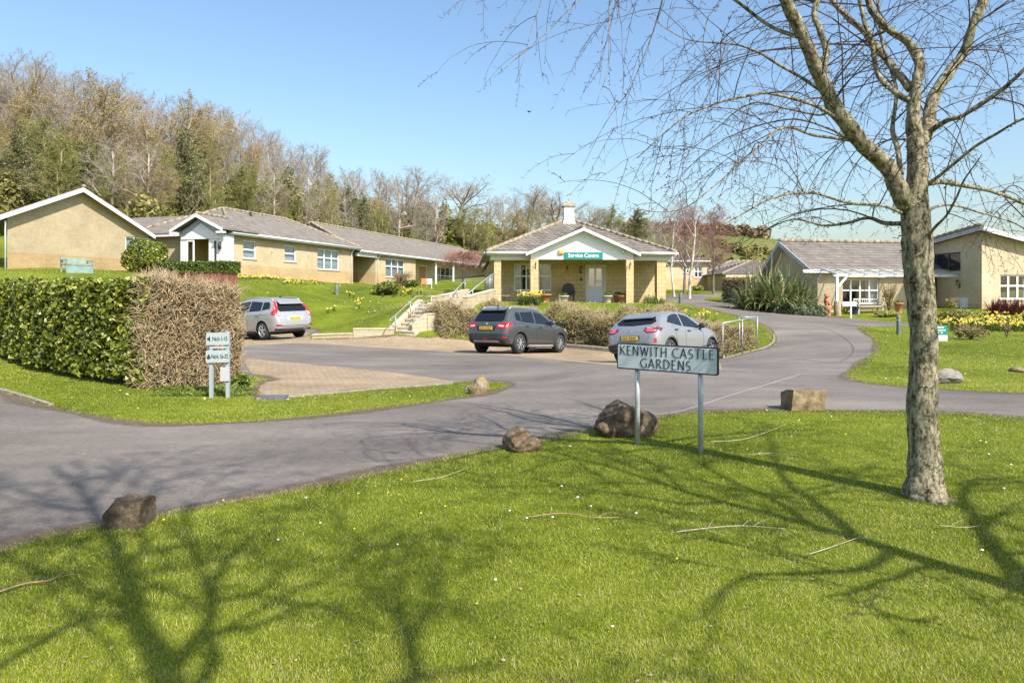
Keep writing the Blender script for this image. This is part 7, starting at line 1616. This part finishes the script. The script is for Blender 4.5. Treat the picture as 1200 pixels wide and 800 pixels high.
def make_car(S, label, group='cars parked in the bays'):
    L, W, Hh = S['L'], S['W']/2, S['H']; x0, x1 = -L/2, L/2
    top, bot, hw, belt = smoothcp(S['top']), smoothcp(S['bot']), smoothcp(S['hw']), S['belt']; xr, xf = S['xr'], S['xf']; wr = S['wr']
    rt = root('parked_car', (0, 0, 0), label, 'car', group, local=True)
    xs = sorted(set([x0, x0+.012, x0+.03, x0+.06, x0+.1, x0+.15, x0+.2, x0+.26, x0+.33, x0+.4, x0+.48]+list(np.linspace(x0+.55, x1-.4, 44))+[x1-.32, x1-.25, x1-.18, x1-.12, x1-.07, x1-.03, x1]))
    V = []; K = 0
    for x in xs:
        zt, zb, w, zB = interp(top, x), interp(bot, x), interp(hw, x), interp(belt, x)
        zs = min(zB, zt-.09); g = zt-zs; tum = S.get('tum', .42)*max(g-.09, 0); lo = min(zb+.2, (zb+zs)/2)
        half = [(0, zb), (w*.8, zb), (w-.05, zb+.03), (w-.012, lo-.05), (w, lo+.03), (w+.004, (lo+zs)/2), (w-.004, zs-.1*min(1, zs)), (w-.022, zs-.03), (w-.05, zs), (w-.06-tum*.5, zs+g*.5-.01), (w-.075-tum*.93, zt-.07), (w-.12-tum, zt-.028), (w*.55-tum*.4, zt-.004), (0, zt+.008)]
        half = [(max(0, y), z) for y, z in half]; ring = half+[(-y, z) for y, z in half[-2:0:-1]]; K = len(ring); V += [(x, y, z) for y, z in ring]
    n = len(xs); F = [(i*K+k, i*K+(k+1) % K, (i+1)*K+(k+1) % K, (i+1)*K+k) for i in range(n-1) for k in range(K)]+[tuple(range(K-1, -1, -1)), tuple(range((n-1)*K, n*K))]
    m = MB(); m.add(V, F, True); body = m.build('body', S['paint'], rt); body.data.materials.append(WELL); body.data.materials.append(CLAD)
    # wheel arches cut out of the body
    cm = MB()
    for xc in (xr, xf):
        for s in (-1, 1): cm.lathe((xc, s*(W-.15), wr), [(wr+.055, -.22), (wr+.055, .4)] if s > 0 else [(wr+.055, -.4), (wr+.055, .22)], 32, 'Y')
    cut = cm.build('cutter', None); md = body.modifiers.new('b', 'BOOLEAN'); md.object = cut; md.operation = 'DIFFERENCE'; md.solver = 'EXACT'
    bpy.context.view_layer.update(); me = bpy.data.meshes.new_from_object(body.evaluated_get(bpy.context.evaluated_depsgraph_get())); body.modifiers.clear(); body.data = me; bpy.data.objects.remove(cut)
    me.materials.clear(); [me.materials.append(x) for x in (S['paint'], WELL, CLAD)]
    for p in me.polygons:
        c = p.center; p.material_index = 0
        for xc in (xr, xf):
            if math.hypot(c.x-xc, c.z-wr) < wr+.057 and abs(c.y) < W-.0 and all(math.hypot(me.vertices[i].co.x-xc, me.vertices[i].co.z-wr) < wr+.06 for i in p.vertices): p.material_index = 1; p.use_smooth = False
        if p.material_index == 0 and c.z < .3 and p.normal.z < -.6: p.material_index = 1
    bv = BVHTree.FromPolygons([v.co[:] for v in me.vertices], [tuple(p.vertices) for p in me.polygons])
    me.set_sharp_from_angle(angle=R(50))
    def cast(u, z, ax, s, off):
        if ax == 'side': o, d = Vector((u, s*3, z)), Vector((0, -s, 0))
        elif ax == 'rear': o, d = Vector((-6, u, z)), Vector((1, 0, 0))
        else: o, d = Vector((6, u, z)), Vector((-1, 0, 0))
        h = bv.ray_cast(o, d)
        if h[0] is None: h = bv.find_nearest(Vector((u, s*W, z)) if ax == 'side' else Vector((x0+.1 if ax == 'rear' else x1-.1, u, z)))
        nn = h[1] if h[1].dot(d) < 0 else -h[1]
        return h[0]+nn*off
    def patch(name, poly, ax, s, mat, off=.006, parent=None, step=.05, mb=None):
        a = np.array(poly); lo, hi = a.min(0), a.max(0); n = len(poly); dense = []
        for i in range(n):
            p, q = a[i], a[(i+1) % n]; k = max(1, int(np.linalg.norm(q-p)/step)); dense += [tuple(p+(q-p)*j/k) for j in range(k)]
        pts = [Vector(p) for p in dense]; ne = len(pts); gx, gy = np.meshgrid(np.arange(lo[0]+step/2, hi[0], step), np.arange(lo[1]+step/2, hi[1], step)); gx, gy = gx.ravel(), gy.ravel()
        if len(gx): k = inpoly(gx, gy, dense); pts += [Vector((x, y)) for x, y in zip(gx[k], gy[k])]
        vs, es, fs, *_ = delaunay_2d_cdt(pts, [(i, (i+1) % ne) for i in range(ne)], [], 1, 1e-5)
        own = mb is None; mb = mb or MB(); front = [cast(v.x, v.y, ax, s, off) for v in vs]; mb.add(front, [tuple(f) for f in fs], True)
        if own: return mb.build(name, mat, parent or rt, fix=False)
    def both(name, poly, mat, off=.006, parent=None, sides=(1, -1)):
        return [patch(name, poly, 'side', s, mat, off, parent) for s in sides]
    def line(name, pts, ax, s, r=.006, mat=None, off=-.001, parent=None, k=8):
        P = []
        for p, q in zip(pts[:-1], pts[1:]): P += [cast(p[0]+(q[0]-p[0])*i/k, p[1]+(q[1]-p[1])*i/k, ax, s, off) for i in range(k)]
        P.append(cast(pts[-1][0], pts[-1][1], ax, s, off)); m = MB(); m.tube(P, r, 5); return m.build(name, mat or SEAMM, parent or rt, fix=False)
    for poly in S['side_glass']: both('side_window', poly, CGLASS)
    rw = patch('rear_window', S['rear_glass'], 'rear', 1, CGLASS)
    line('wiper', S['wiper'], 'rear', 1, .009, DARK, .02, rw)
    patch('windscreen', [(y, z) for y, z in S['screen']], 'front', 1, CGLASS, .008)
    for s in (-1, 1):
        for k, (poly, mt) in enumerate(S['lamp_rear']): patch('tail_light', [(y*s, z) for y, z in poly], 'rear', 1, mt, .008+.003*k)
        for k, (poly, mt) in enumerate(S['lamp_side']): patch('tail_light', poly, 'side', s, mt, .008+.003*k)
        patch('headlight', S['headlight'], 'side', s, LAMPW, .008)
        # arch cladding and sill
        for xc in (xr, xf):
            m = MB(); vs = []; r0, r1 = wr+.052, wr+.052+S['arch']; kk = 20
            for i in range(kk+1):
                a = R(-12+204*i/kk)
                for r in (r0, (r0+r1)/2, r1):
                    p = cast(xc+r*math.cos(a), max(interp(bot, xc+r*math.cos(a))+.03, wr+r*math.sin(a)), 'side', s, .012 if r < r1 else .002); vs.append(p)
            m.add(vs, [(3*i+j, 3*i+3+j, 3*i+4+j, 3*i+1+j) for i in range(kk) for j in range(2)], True); m.build('wheel_arch', CLAD if S['clad'] else S['paint'], rt, fix=False)
        zb = interp(bot, 0)
        patch('sill', [(xr+wr+.08, zb+.03), (xf-wr-.08, zb+.03), (xf-wr-.1, zb+S['sill']), (xr+wr+.1, zb+S['sill'])], 'side', s, CLAD, .01)
        if S.get('sill_trim'): patch('sill_trim', [(xr+wr+.14, zb+.035), (xf-wr-.12, zb+.035), (xf-wr-.2, zb+.1), (xr+wr+.2, zb+.1)], 'side', s, SKID, .018)
        for ln in S['doors']: line('door_gap', ln, 'side', s)
        for hx, hz_ in S['handles']:
            m = MB(); p = cast(hx, hz_, 'side', s, .02); m.box(p, (.17, .03, .028)); m.build('door_handle', S.get('handle_mat', S['paint']), rt)
        mx, mz = S['mirror']; mc = cast(mx, mz, 'side', s, .1); m = MB(); m.blob((mc.x, mc.y+s*.03, mc.z+.03), (.07, .12, .085), 12, 8); m.bar(cast(mx, mz-.04, 'side', s, -.01), (mc.x, mc.y, mc.z-.02), .05); m.build('door_mirror', S.get('mirror_mat', S['paint']), rt)
        if S.get('rails'):
            a, b, yy = S['rails']; m = MB(); m.tube([(a, s*yy, interp(top, a)-.02), (a+.12, s*yy, interp(top, a+.12)+.045), ((a+b)/2, s*yy, interp(top, (a+b)/2)+.035), (b-.12, s*yy, interp(top, b-.12)+.03), (b, s*yy, interp(top, b)-.03)], .016, 8); m.build('roof_rail', SKID, rt)
    for poly, mt, off in S['rear_parts']: patch('bumper_trim', poly, 'rear', 1, mt, off)
    pl = S['plate']; m = MB(); p = cast(0, pl[1], 'rear', 1, .02); m.box((p.x, pl[0], pl[1]), (.02, .52, .11)); po = m.build('number_plate', PLATE, rt)
    m = MB()
    for i in range(7): m.box((p.x-.012, pl[0]-.2+i*.062+(.03 if i > 3 else 0), pl[1]), (.004, .036, .07))
    m.build('plate_characters', PLTXT, po)
    m = MB(); e = cast(0, S['emblem'], 'rear', 1, .008); m.lathe((e.x, e.y, e.z), [(.045, -.008), (.045, .002)], 14, 'X'); m.build('emblem', CHROME, rt)
    if S.get('spoiler'):
        a, b = S['spoiler']; m = MB(); z = interp(top, a+.12); m.prism(Fr((0, 0), (1, 0)), [(a-.03, z-.035), (a+.3, interp(top, a+.3)+.004), (a+.3, interp(top, a+.3)+.03), (a-.02, z+.0)], -b, b); m.build('roof_spoiler', S['paint'], rt)
    m = MB(); ax_ = S['aerial']; m.prism(Fr((ax_, 0), (1, 0)), [(-.08, Hh-.01), (.1, Hh), (-.06, Hh+.055), (-.09, Hh+.05)], -.015, .015); m.build('aerial', DARK, rt)
    # underside and wheels
    m = MB(); m.box((0, 0, .27), (L*.8, W*1.5, .12)); m.build('underbody', WELL, rt)
    for xc in (xr, xf):
        for s in (-1, 1):
            y = s*(W-.125); wh = MB(); t_ = .11; wh.lathe((xc, y, wr), [(wr*.62, -t_), (wr*.9, -t_*1.02), (wr*.985, -t_*.8), (wr, -t_*.4), (wr, t_*.4), (wr*.985, t_*.8), (wr*.9, t_*1.02), (wr*.62, t_)], 32, 'Y', cap=False); wo = wh.build('wheel', RUBBER, rt)
            f = s*(t_*.86); rm = MB(); rm.lathe((xc, y+f*.55, wr), [(wr*.63, -.02), (wr*.63, .02)], 28, 'Y'); rm.build('wheel_disc', RIMD, wo)
            r2 = MB(); r2.lathe((xc, y+f, wr), [(wr*.67, -.02), (wr*.69, 0), (wr*.66, .018), (wr*.6, .012), (wr*.6, -.02)], 32, 'Y', cap=False)
            ns = S['spokes']
            for i in range(ns):
                for dd in ((-.13, .13) if ns == 5 else (0,)):
                    a = 2*math.pi*i/ns+.3; p0 = Vector((xc+math.cos(a)*.03, y+f, wr+math.sin(a)*.03)); a2 = a+dd; p1 = Vector((xc+math.cos(a2)*wr*.63, y+f*.98, wr+math.sin(a2)*wr*.63)); r2.bar(p0, p1, .026 if ns == 5 else .034, .026)
            r2.lathe((xc, y+f, wr), [(.05, -.02), (.05, .014)], 12, 'Y'); r2.build('rim', CHROME, wo)
    return rt
def place_car(c, S, wheel, px, py, head, D=None):
    """puts one wheel's contact point under a pixel"""
    lx, ly = {'rr': (S['xr'], -1), 'rl': (S['xr'], 1)}[wheel]; ly *= S['W']/2-.125
    gx, gy = G(px, py) if D is None else ((px-600)/FPX*D, D); a = R(head); ca, sa = math.cos(a), math.sin(a)
    cx, cy = gx-(lx*ca-ly*sa), gy-(lx*sa+ly*ca); P = []
    for x in (S['xr'], S['xf']):
        for y in (-.8, .8): X, Y = cx+x*ca-y*sa, cy+x*sa+y*ca; P.append((X, Y, hz(X, Y)))
    P = np.array(P); A = np.column_stack([P[:, 0]-cx, P[:, 1]-cy, np.ones(4)]); (gxs, gys, z0), *_ = np.linalg.lstsq(A, P[:, 2], rcond=None)
    n = Vector((-gxs, -gys, 1)).normalized(); f = Vector((ca, sa, 0)); f = (f-n*f.dot(n)).normalized(); l = n.cross(f)
    M = Matrix((f, l, n)).transposed(); c.rotation_euler = M.to_euler(); c.location = (cx, cy, z0+.004)
SX = dict(L=4.3, W=1.79, H=1.58, xr=-1.33, xf=1.27, wr=.335, paint=paint('graphite_paint', (.075, .08, .078), .3, .33), clad=True, arch=.045, sill=.16, sill_trim=True, spokes=8,
 top=[(-2.15, .62), (-2.13, .8), (-2.08, .98), (-2.02, 1.04), (-1.86, 1.24), (-1.68, 1.47), (-1.5, 1.535), (-1.0, 1.572), (-.3, 1.575), (.15, 1.54), (.55, 1.38), (1.0, 1.12), (1.15, 1.04), (1.6, .97), (1.95, .88), (2.08, .74), (2.15, .52)],
 bot=[(-2.15, .42), (-2.0, .34), (-1.6, .24), (0, .2), (1.7, .22), (2.0, .25), (2.15, .34)], hw=[(-2.15, .6), (-2.12, .72), (-2.05, .82), (-1.85, .875), (-1, .893), (0, .893), (1.2, .885), (1.75, .85), (2.0, .74), (2.1, .6), (2.15, .45)],
 belt=[(-2.15, 1.02), (-1.3, 1.03), (0, .98), (1.1, .93), (2.15, .85)],
 side_glass=[[(-1.5, 1.12), (-1.22, 1.08), (-1.22, 1.37), (-1.4, 1.39), (-1.5, 1.3)], [(-1.16, 1.07), (-.42, 1.04), (-.38, 1.44), (-1.16, 1.39)], [(-.33, 1.04), (.62, 1.0), (.66, 1.12), (.2, 1.38), (-.28, 1.44)]],
 rear_glass=[(-.55, 1.06), (.55, 1.06), (.62, 1.12), (.55, 1.4), (.5, 1.44), (-.5, 1.44), (-.55, 1.4), (-.62, 1.12)], wiper=[(.02, 1.08), (-.3, 1.1)], screen=[(-.6, 1.08), (.6, 1.08), (.5, 1.44), (-.5, 1.44)],
 lamp_rear=[([(.42, .86), (.62, .82), (.8, .84), (.84, 1.0), (.7, 1.04), (.46, .97)], LAMPR), ([(.5, .9), (.7, .88), (.72, .92), (.5, .94)], LAMPW)], lamp_side=[([(-2.05, .82), (-1.88, .88), (-1.76, 1.02), (-1.86, 1.05), (-2.06, 1.0)], LAMPR)], headlight=[(1.7, .8), (2.0, .72), (2.0, .83), (1.6, .9)],
 doors=[[(-1.2, 1.07), (-1.05, .7), (-.95, .4)], [(-.36, 1.02), (-.36, .36)], [(.68, 1.0), (.78, .8), (.76, .36)], [(-1.75, 1.02), (.9, .9)]], handles=[(-.95, .92), (-.12, .9)], mirror=(.58, 1.02), mirror_mat=None, rails=(-1.6, .3, .55),
 rear_parts=[([(-.82, .36), (.82, .36), (.84, .62), (.6, .66), (-.6, .66), (-.84, .62)], CLAD, .008), ([(-.55, .37), (.55, .37), (.5, .43), (-.5, .43)], SKID, .016), ([(-.07, .45), (.07, .45), (.07, .5), (-.07, .5)], LAMPR, .016), ([(-.8, .5), (-.68, .5), (-.68, .56), (-.8, .56)], LAMPR, .014), ([(.68, .5), (.8, .5), (.8, .56), (.68, .56)], LAMPR, .014), ([(-.36, .74), (.36, .74), (.42, .92), (-.42, .92)], simple('tailgate_recess', (.035, .04, .042), .4, .3), .004)],
 plate=(0, .84), emblem=.98, spoiler=(-1.78, .5), aerial=-1.45)
SX['mirror_mat'] = SX['paint']
SP = dict(L=4.19, W=1.8, H=1.53, xr=-1.3, xf=1.28, wr=.335, paint=paint('solar_silver_paint', (.27, .275, .275), .35, .33), clad=True, arch=.04, sill=.15, spokes=8, tum=.55,
 top=[(-2.09, .6), (-2.08, .8), (-2.0, .95), (-1.9, 1.03), (-1.7, 1.17), (-1.45, 1.37), (-1.1, 1.47), (-.5, 1.525), (.0, 1.515), (.45, 1.4), (.95, 1.13), (1.15, 1.04), (1.6, .96), (1.9, .86), (2.04, .7), (2.09, .5)],
 bot=[(-2.09, .42), (-2.0, .34), (-1.6, .24), (0, .19), (1.7, .2), (2.0, .24), (2.09, .32)], hw=[(-2.09, .62), (-2.06, .74), (-1.98, .84), (-1.8, .9), (-1.3, .91), (-.6, .885), (.3, .885), (1.2, .905), (1.7, .87), (1.95, .74), (2.05, .6), (2.09, .45)],
 belt=[(-2.09, .98), (-1.3, 1.05), (0, .99), (1.1, .93), (2.09, .85)],
 side_glass=[[(-1.36, 1.16), (-.5, 1.05), (-.44, 1.42), (-.75, 1.41), (-1.1, 1.33)], [(-.4, 1.05), (.55, 1.0), (.62, 1.08), (.15, 1.36), (-.34, 1.43)]],
 rear_glass=[(-.55, 1.1), (0, 1.07), (.55, 1.1), (.66, 1.17), (.52, 1.33), (-.52, 1.33), (-.66, 1.17)], wiper=[(.02, 1.1), (.3, 1.11)], screen=[(-.6, 1.08), (.6, 1.08), (.5, 1.4), (-.5, 1.4)],
 lamp_rear=[([(.42, .93), (.55, .85), (.74, .85), (.84, .93), (.82, 1.02), (.46, 1.0)], LAMPD), ([(.47, .93), (.56, .88), (.72, .88), (.8, .94), (.6, .97)], simple('pink_lamp', (.55, .1, .13), .15)), ([(.5, .97), (.76, .99), (.78, 1.0), (.5, .985)], LAMPW)], lamp_side=[([(-1.98, .86), (-1.82, .9), (-1.72, .97), (-1.82, 1.01), (-2.0, .99)], LAMPD)], headlight=[(1.6, .84), (1.9, .75), (1.92, .85), (1.55, .93)],
 doors=[[(-1.1, 1.08), (-.98, .75), (-.9, .4)], [(-.42, 1.02), (-.42, .35)], [(.6, 1.0), (.7, .8), (.68, .36)]], handles=[(-.98, .94), (-.2, .91)], handle_mat=DARK, mirror=(.55, 1.0), mirror_mat=CLAD,
 rear_parts=[([(-.84, .36), (.84, .36), (.86, .5), (.5, .56), (-.5, .56), (-.86, .5)], CLAD, .008), ([(-.42, .38), (.42, .38), (.38, .46), (-.38, .46)], SKID, .016), ([(-.3, .64), (.3, .64), (.34, .78), (-.34, .78)], simple('plate_recess', (.1, .105, .11), .4, .3), .005), ([(-.82, .58), (-.76, .58), (-.76, .7), (-.82, .7)], LAMPR, .01), ([(.76, .58), (.82, .58), (.82, .7), (.76, .7)], LAMPR, .01)],
 plate=(0, .71), emblem=.9, spoiler=(-1.62, .52), aerial=-1.0)
SV = dict(L=4.63, W=1.89, H=1.7, xr=-1.38, xf=1.39, wr=.36, paint=paint('bright_silver_paint', (.37, .37, .36), .35, .33), clad=False, arch=.03, sill=.1, spokes=5,
 top=[(-2.31, .62), (-2.3, .85), (-2.24, 1.02), (-2.1, 1.2), (-1.93, 1.46), (-1.78, 1.6), (-1.5, 1.655), (-.8, 1.69), (-.1, 1.695), (.3, 1.64), (.75, 1.46), (1.15, 1.2), (1.35, 1.12), (1.8, 1.05), (2.12, .96), (2.25, .8), (2.31, .55)],
 bot=[(-2.31, .44), (-2.2, .36), (-1.7, .27), (0, .22), (1.8, .24), (2.1, .28), (2.31, .38)], hw=[(-2.31, .66), (-2.28, .78), (-2.2, .87), (-2.0, .93), (-1.2, .945), (0, .94), (1.2, .935), (1.9, .89), (2.15, .76), (2.25, .62), (2.31, .45)],
 belt=[(-2.31, 1.1), (-1.4, 1.12), (0, 1.05), (1.2, 1.0), (2.31, .92)],
 side_glass=[[(-1.78, 1.25), (-1.3, 1.18), (-1.28, 1.5), (-1.6, 1.52), (-1.74, 1.42)], [(-1.23, 1.17), (-.42, 1.12), (-.4, 1.55), (-1.21, 1.51)], [(-.36, 1.12), (.7, 1.07), (.76, 1.2), (.3, 1.47), (-.33, 1.55)]],
 rear_glass=[(-.6, 1.13), (.6, 1.13), (.68, 1.2), (.56, 1.53), (.5, 1.57), (-.5, 1.57), (-.56, 1.53), (-.68, 1.2)], wiper=[(.02, 1.16), (-.34, 1.18)], screen=[(-.64, 1.16), (.64, 1.16), (.55, 1.54), (-.55, 1.54)],
 lamp_rear=[([(.62, .98), (.82, .94), (.86, 1.1), (.76, 1.24), (.68, 1.54), (.62, 1.56), (.64, 1.34), (.7, 1.16), (.62, 1.1)], LAMPR), ([(.64, 1.0), (.76, .99), (.76, 1.1), (.66, 1.12)], simple('white_lamp_insert', (.65, .6, .6), .2))], lamp_side=[([(-2.22, .96), (-2.02, 1.0), (-1.93, 1.08), (-2.0, 1.2), (-1.86, 1.5), (-1.9, 1.54), (-2.06, 1.3), (-2.2, 1.12)], LAMPR)], headlight=[(1.8, .9), (2.1, .8), (2.12, .92), (1.75, 1.0)],
 doors=[[(-1.3, 1.16), (-1.14, .8), (-1.0, .42)], [(-.38, 1.1), (-.38, .36)], [(.74, 1.06), (.86, .85), (.84, .36)], [(-1.9, 1.03), (1.0, .93)]], handles=[(-1.1, 1.0), (-.15, .97)], mirror=(.66, 1.1), rails=(-1.75, .3, .62),
 rear_parts=[([(-.84, .38), (.84, .38), (.86, .46), (-.86, .46)], CLAD, .008), ([(-.62, .4), (-.4, .4), (-.4, .45), (-.62, .45)], CHROME, .016), ([(-.85, .55), (.85, .55), (.85, .57), (-.85, .57)], SEAMM, .006), ([(.66, .57), (.84, .57), (.84, .62), (.66, .62)], LAMPR, .01), ([(-.84, .57), (-.66, .57), (-.66, .62), (-.84, .62)], LAMPR, .01), ([(-.36, .78), (.36, .78), (.42, .94), (-.42, .94)], simple('silver_recess', (.5, .51, .52), .35, .4), .004), ([(-.46, .95), (.46, .95), (.46, .98), (-.46, .98)], SKID, .012)],
 plate=(0, .86), emblem=1.05, spoiler=(-2.03, .56), aerial=-1.3)
c1 = make_car(SX, 'dark grey crossover parked with its back to us before the shrub bank'); place_car(c1, SX, 'rr', 607, 414.5, 55)
c2 = make_car(SP, 'pale silver hatchback partly hidden behind the street name sign'); place_car(c2, SP, 'rl', 730, 424, 48, 20.6)
c3 = make_car(SV, 'bright silver estate car half hidden by the brown hedge'); place_car(c3, SV, 'rl', 310, 400, 144, 27.6)
# ------------------------------------------------------------------ camera, sun, sky
cam = bpy.data.objects.new('camera', bpy.data.cameras.new('camera')); COL.objects.link(cam)
cam.location = (0, 0, CZ); cam.rotation_euler = (R(90), 0, 0); cam.data.sensor_width = 36; cam.data.lens = 24
cam.data.shift_y = -(400-HY)/1200; cam.data.clip_start = .05; cam.data.clip_end = 3000
sc.camera = cam
SUN_EL, AZX, AZY = R(44), .62, -.785           # direction towards the sun on the ground
sl = bpy.data.lights.new('sun', 'SUN'); sl.energy = SUN_E; sl.angle = R(.53); sl.color = (1, .945, .86)
so = bpy.data.objects.new('sun', sl); COL.objects.link(so)
d = Vector((AZX*math.cos(SUN_EL), AZY*math.cos(SUN_EL), math.sin(SUN_EL))); so.rotation_euler = d.to_track_quat('Z', 'Y').to_euler(); so.location = (20, -20, 30)
w = bpy.data.worlds.new('World'); sc.world = w; w.use_nodes = True; nt = w.node_tree
sky = nt.nodes.new('ShaderNodeTexSky'); sky.sky_type = 'NISHITA'; sky.sun_disc = False; sky.sun_elevation = SUN_EL; sky.sun_rotation = math.atan2(AZX, AZY)
sky.air_density = 1.45; sky.dust_density = 1.8; sky.ozone_density = 5.5; sky.altitude = 0
bg = nt.nodes['Background']; nt.links.new(sky.outputs[0], bg.inputs[0]); bg.inputs[1].default_value = SKY_S
sc.view_settings.view_transform = 'Standard'; sc.view_settings.look = 'None'; sc.view_settings.exposure = EXPO; sc.view_settings.gamma = 1
sc.cycles.max_bounces = 6; sc.cycles.transparent_max_bounces = 12; sc.cycles.diffuse_bounces = 3; sc.cycles.glossy_bounces = 3; sc.cycles.use_denoising = True
sc.cycles.sample_clamp_indirect = 6
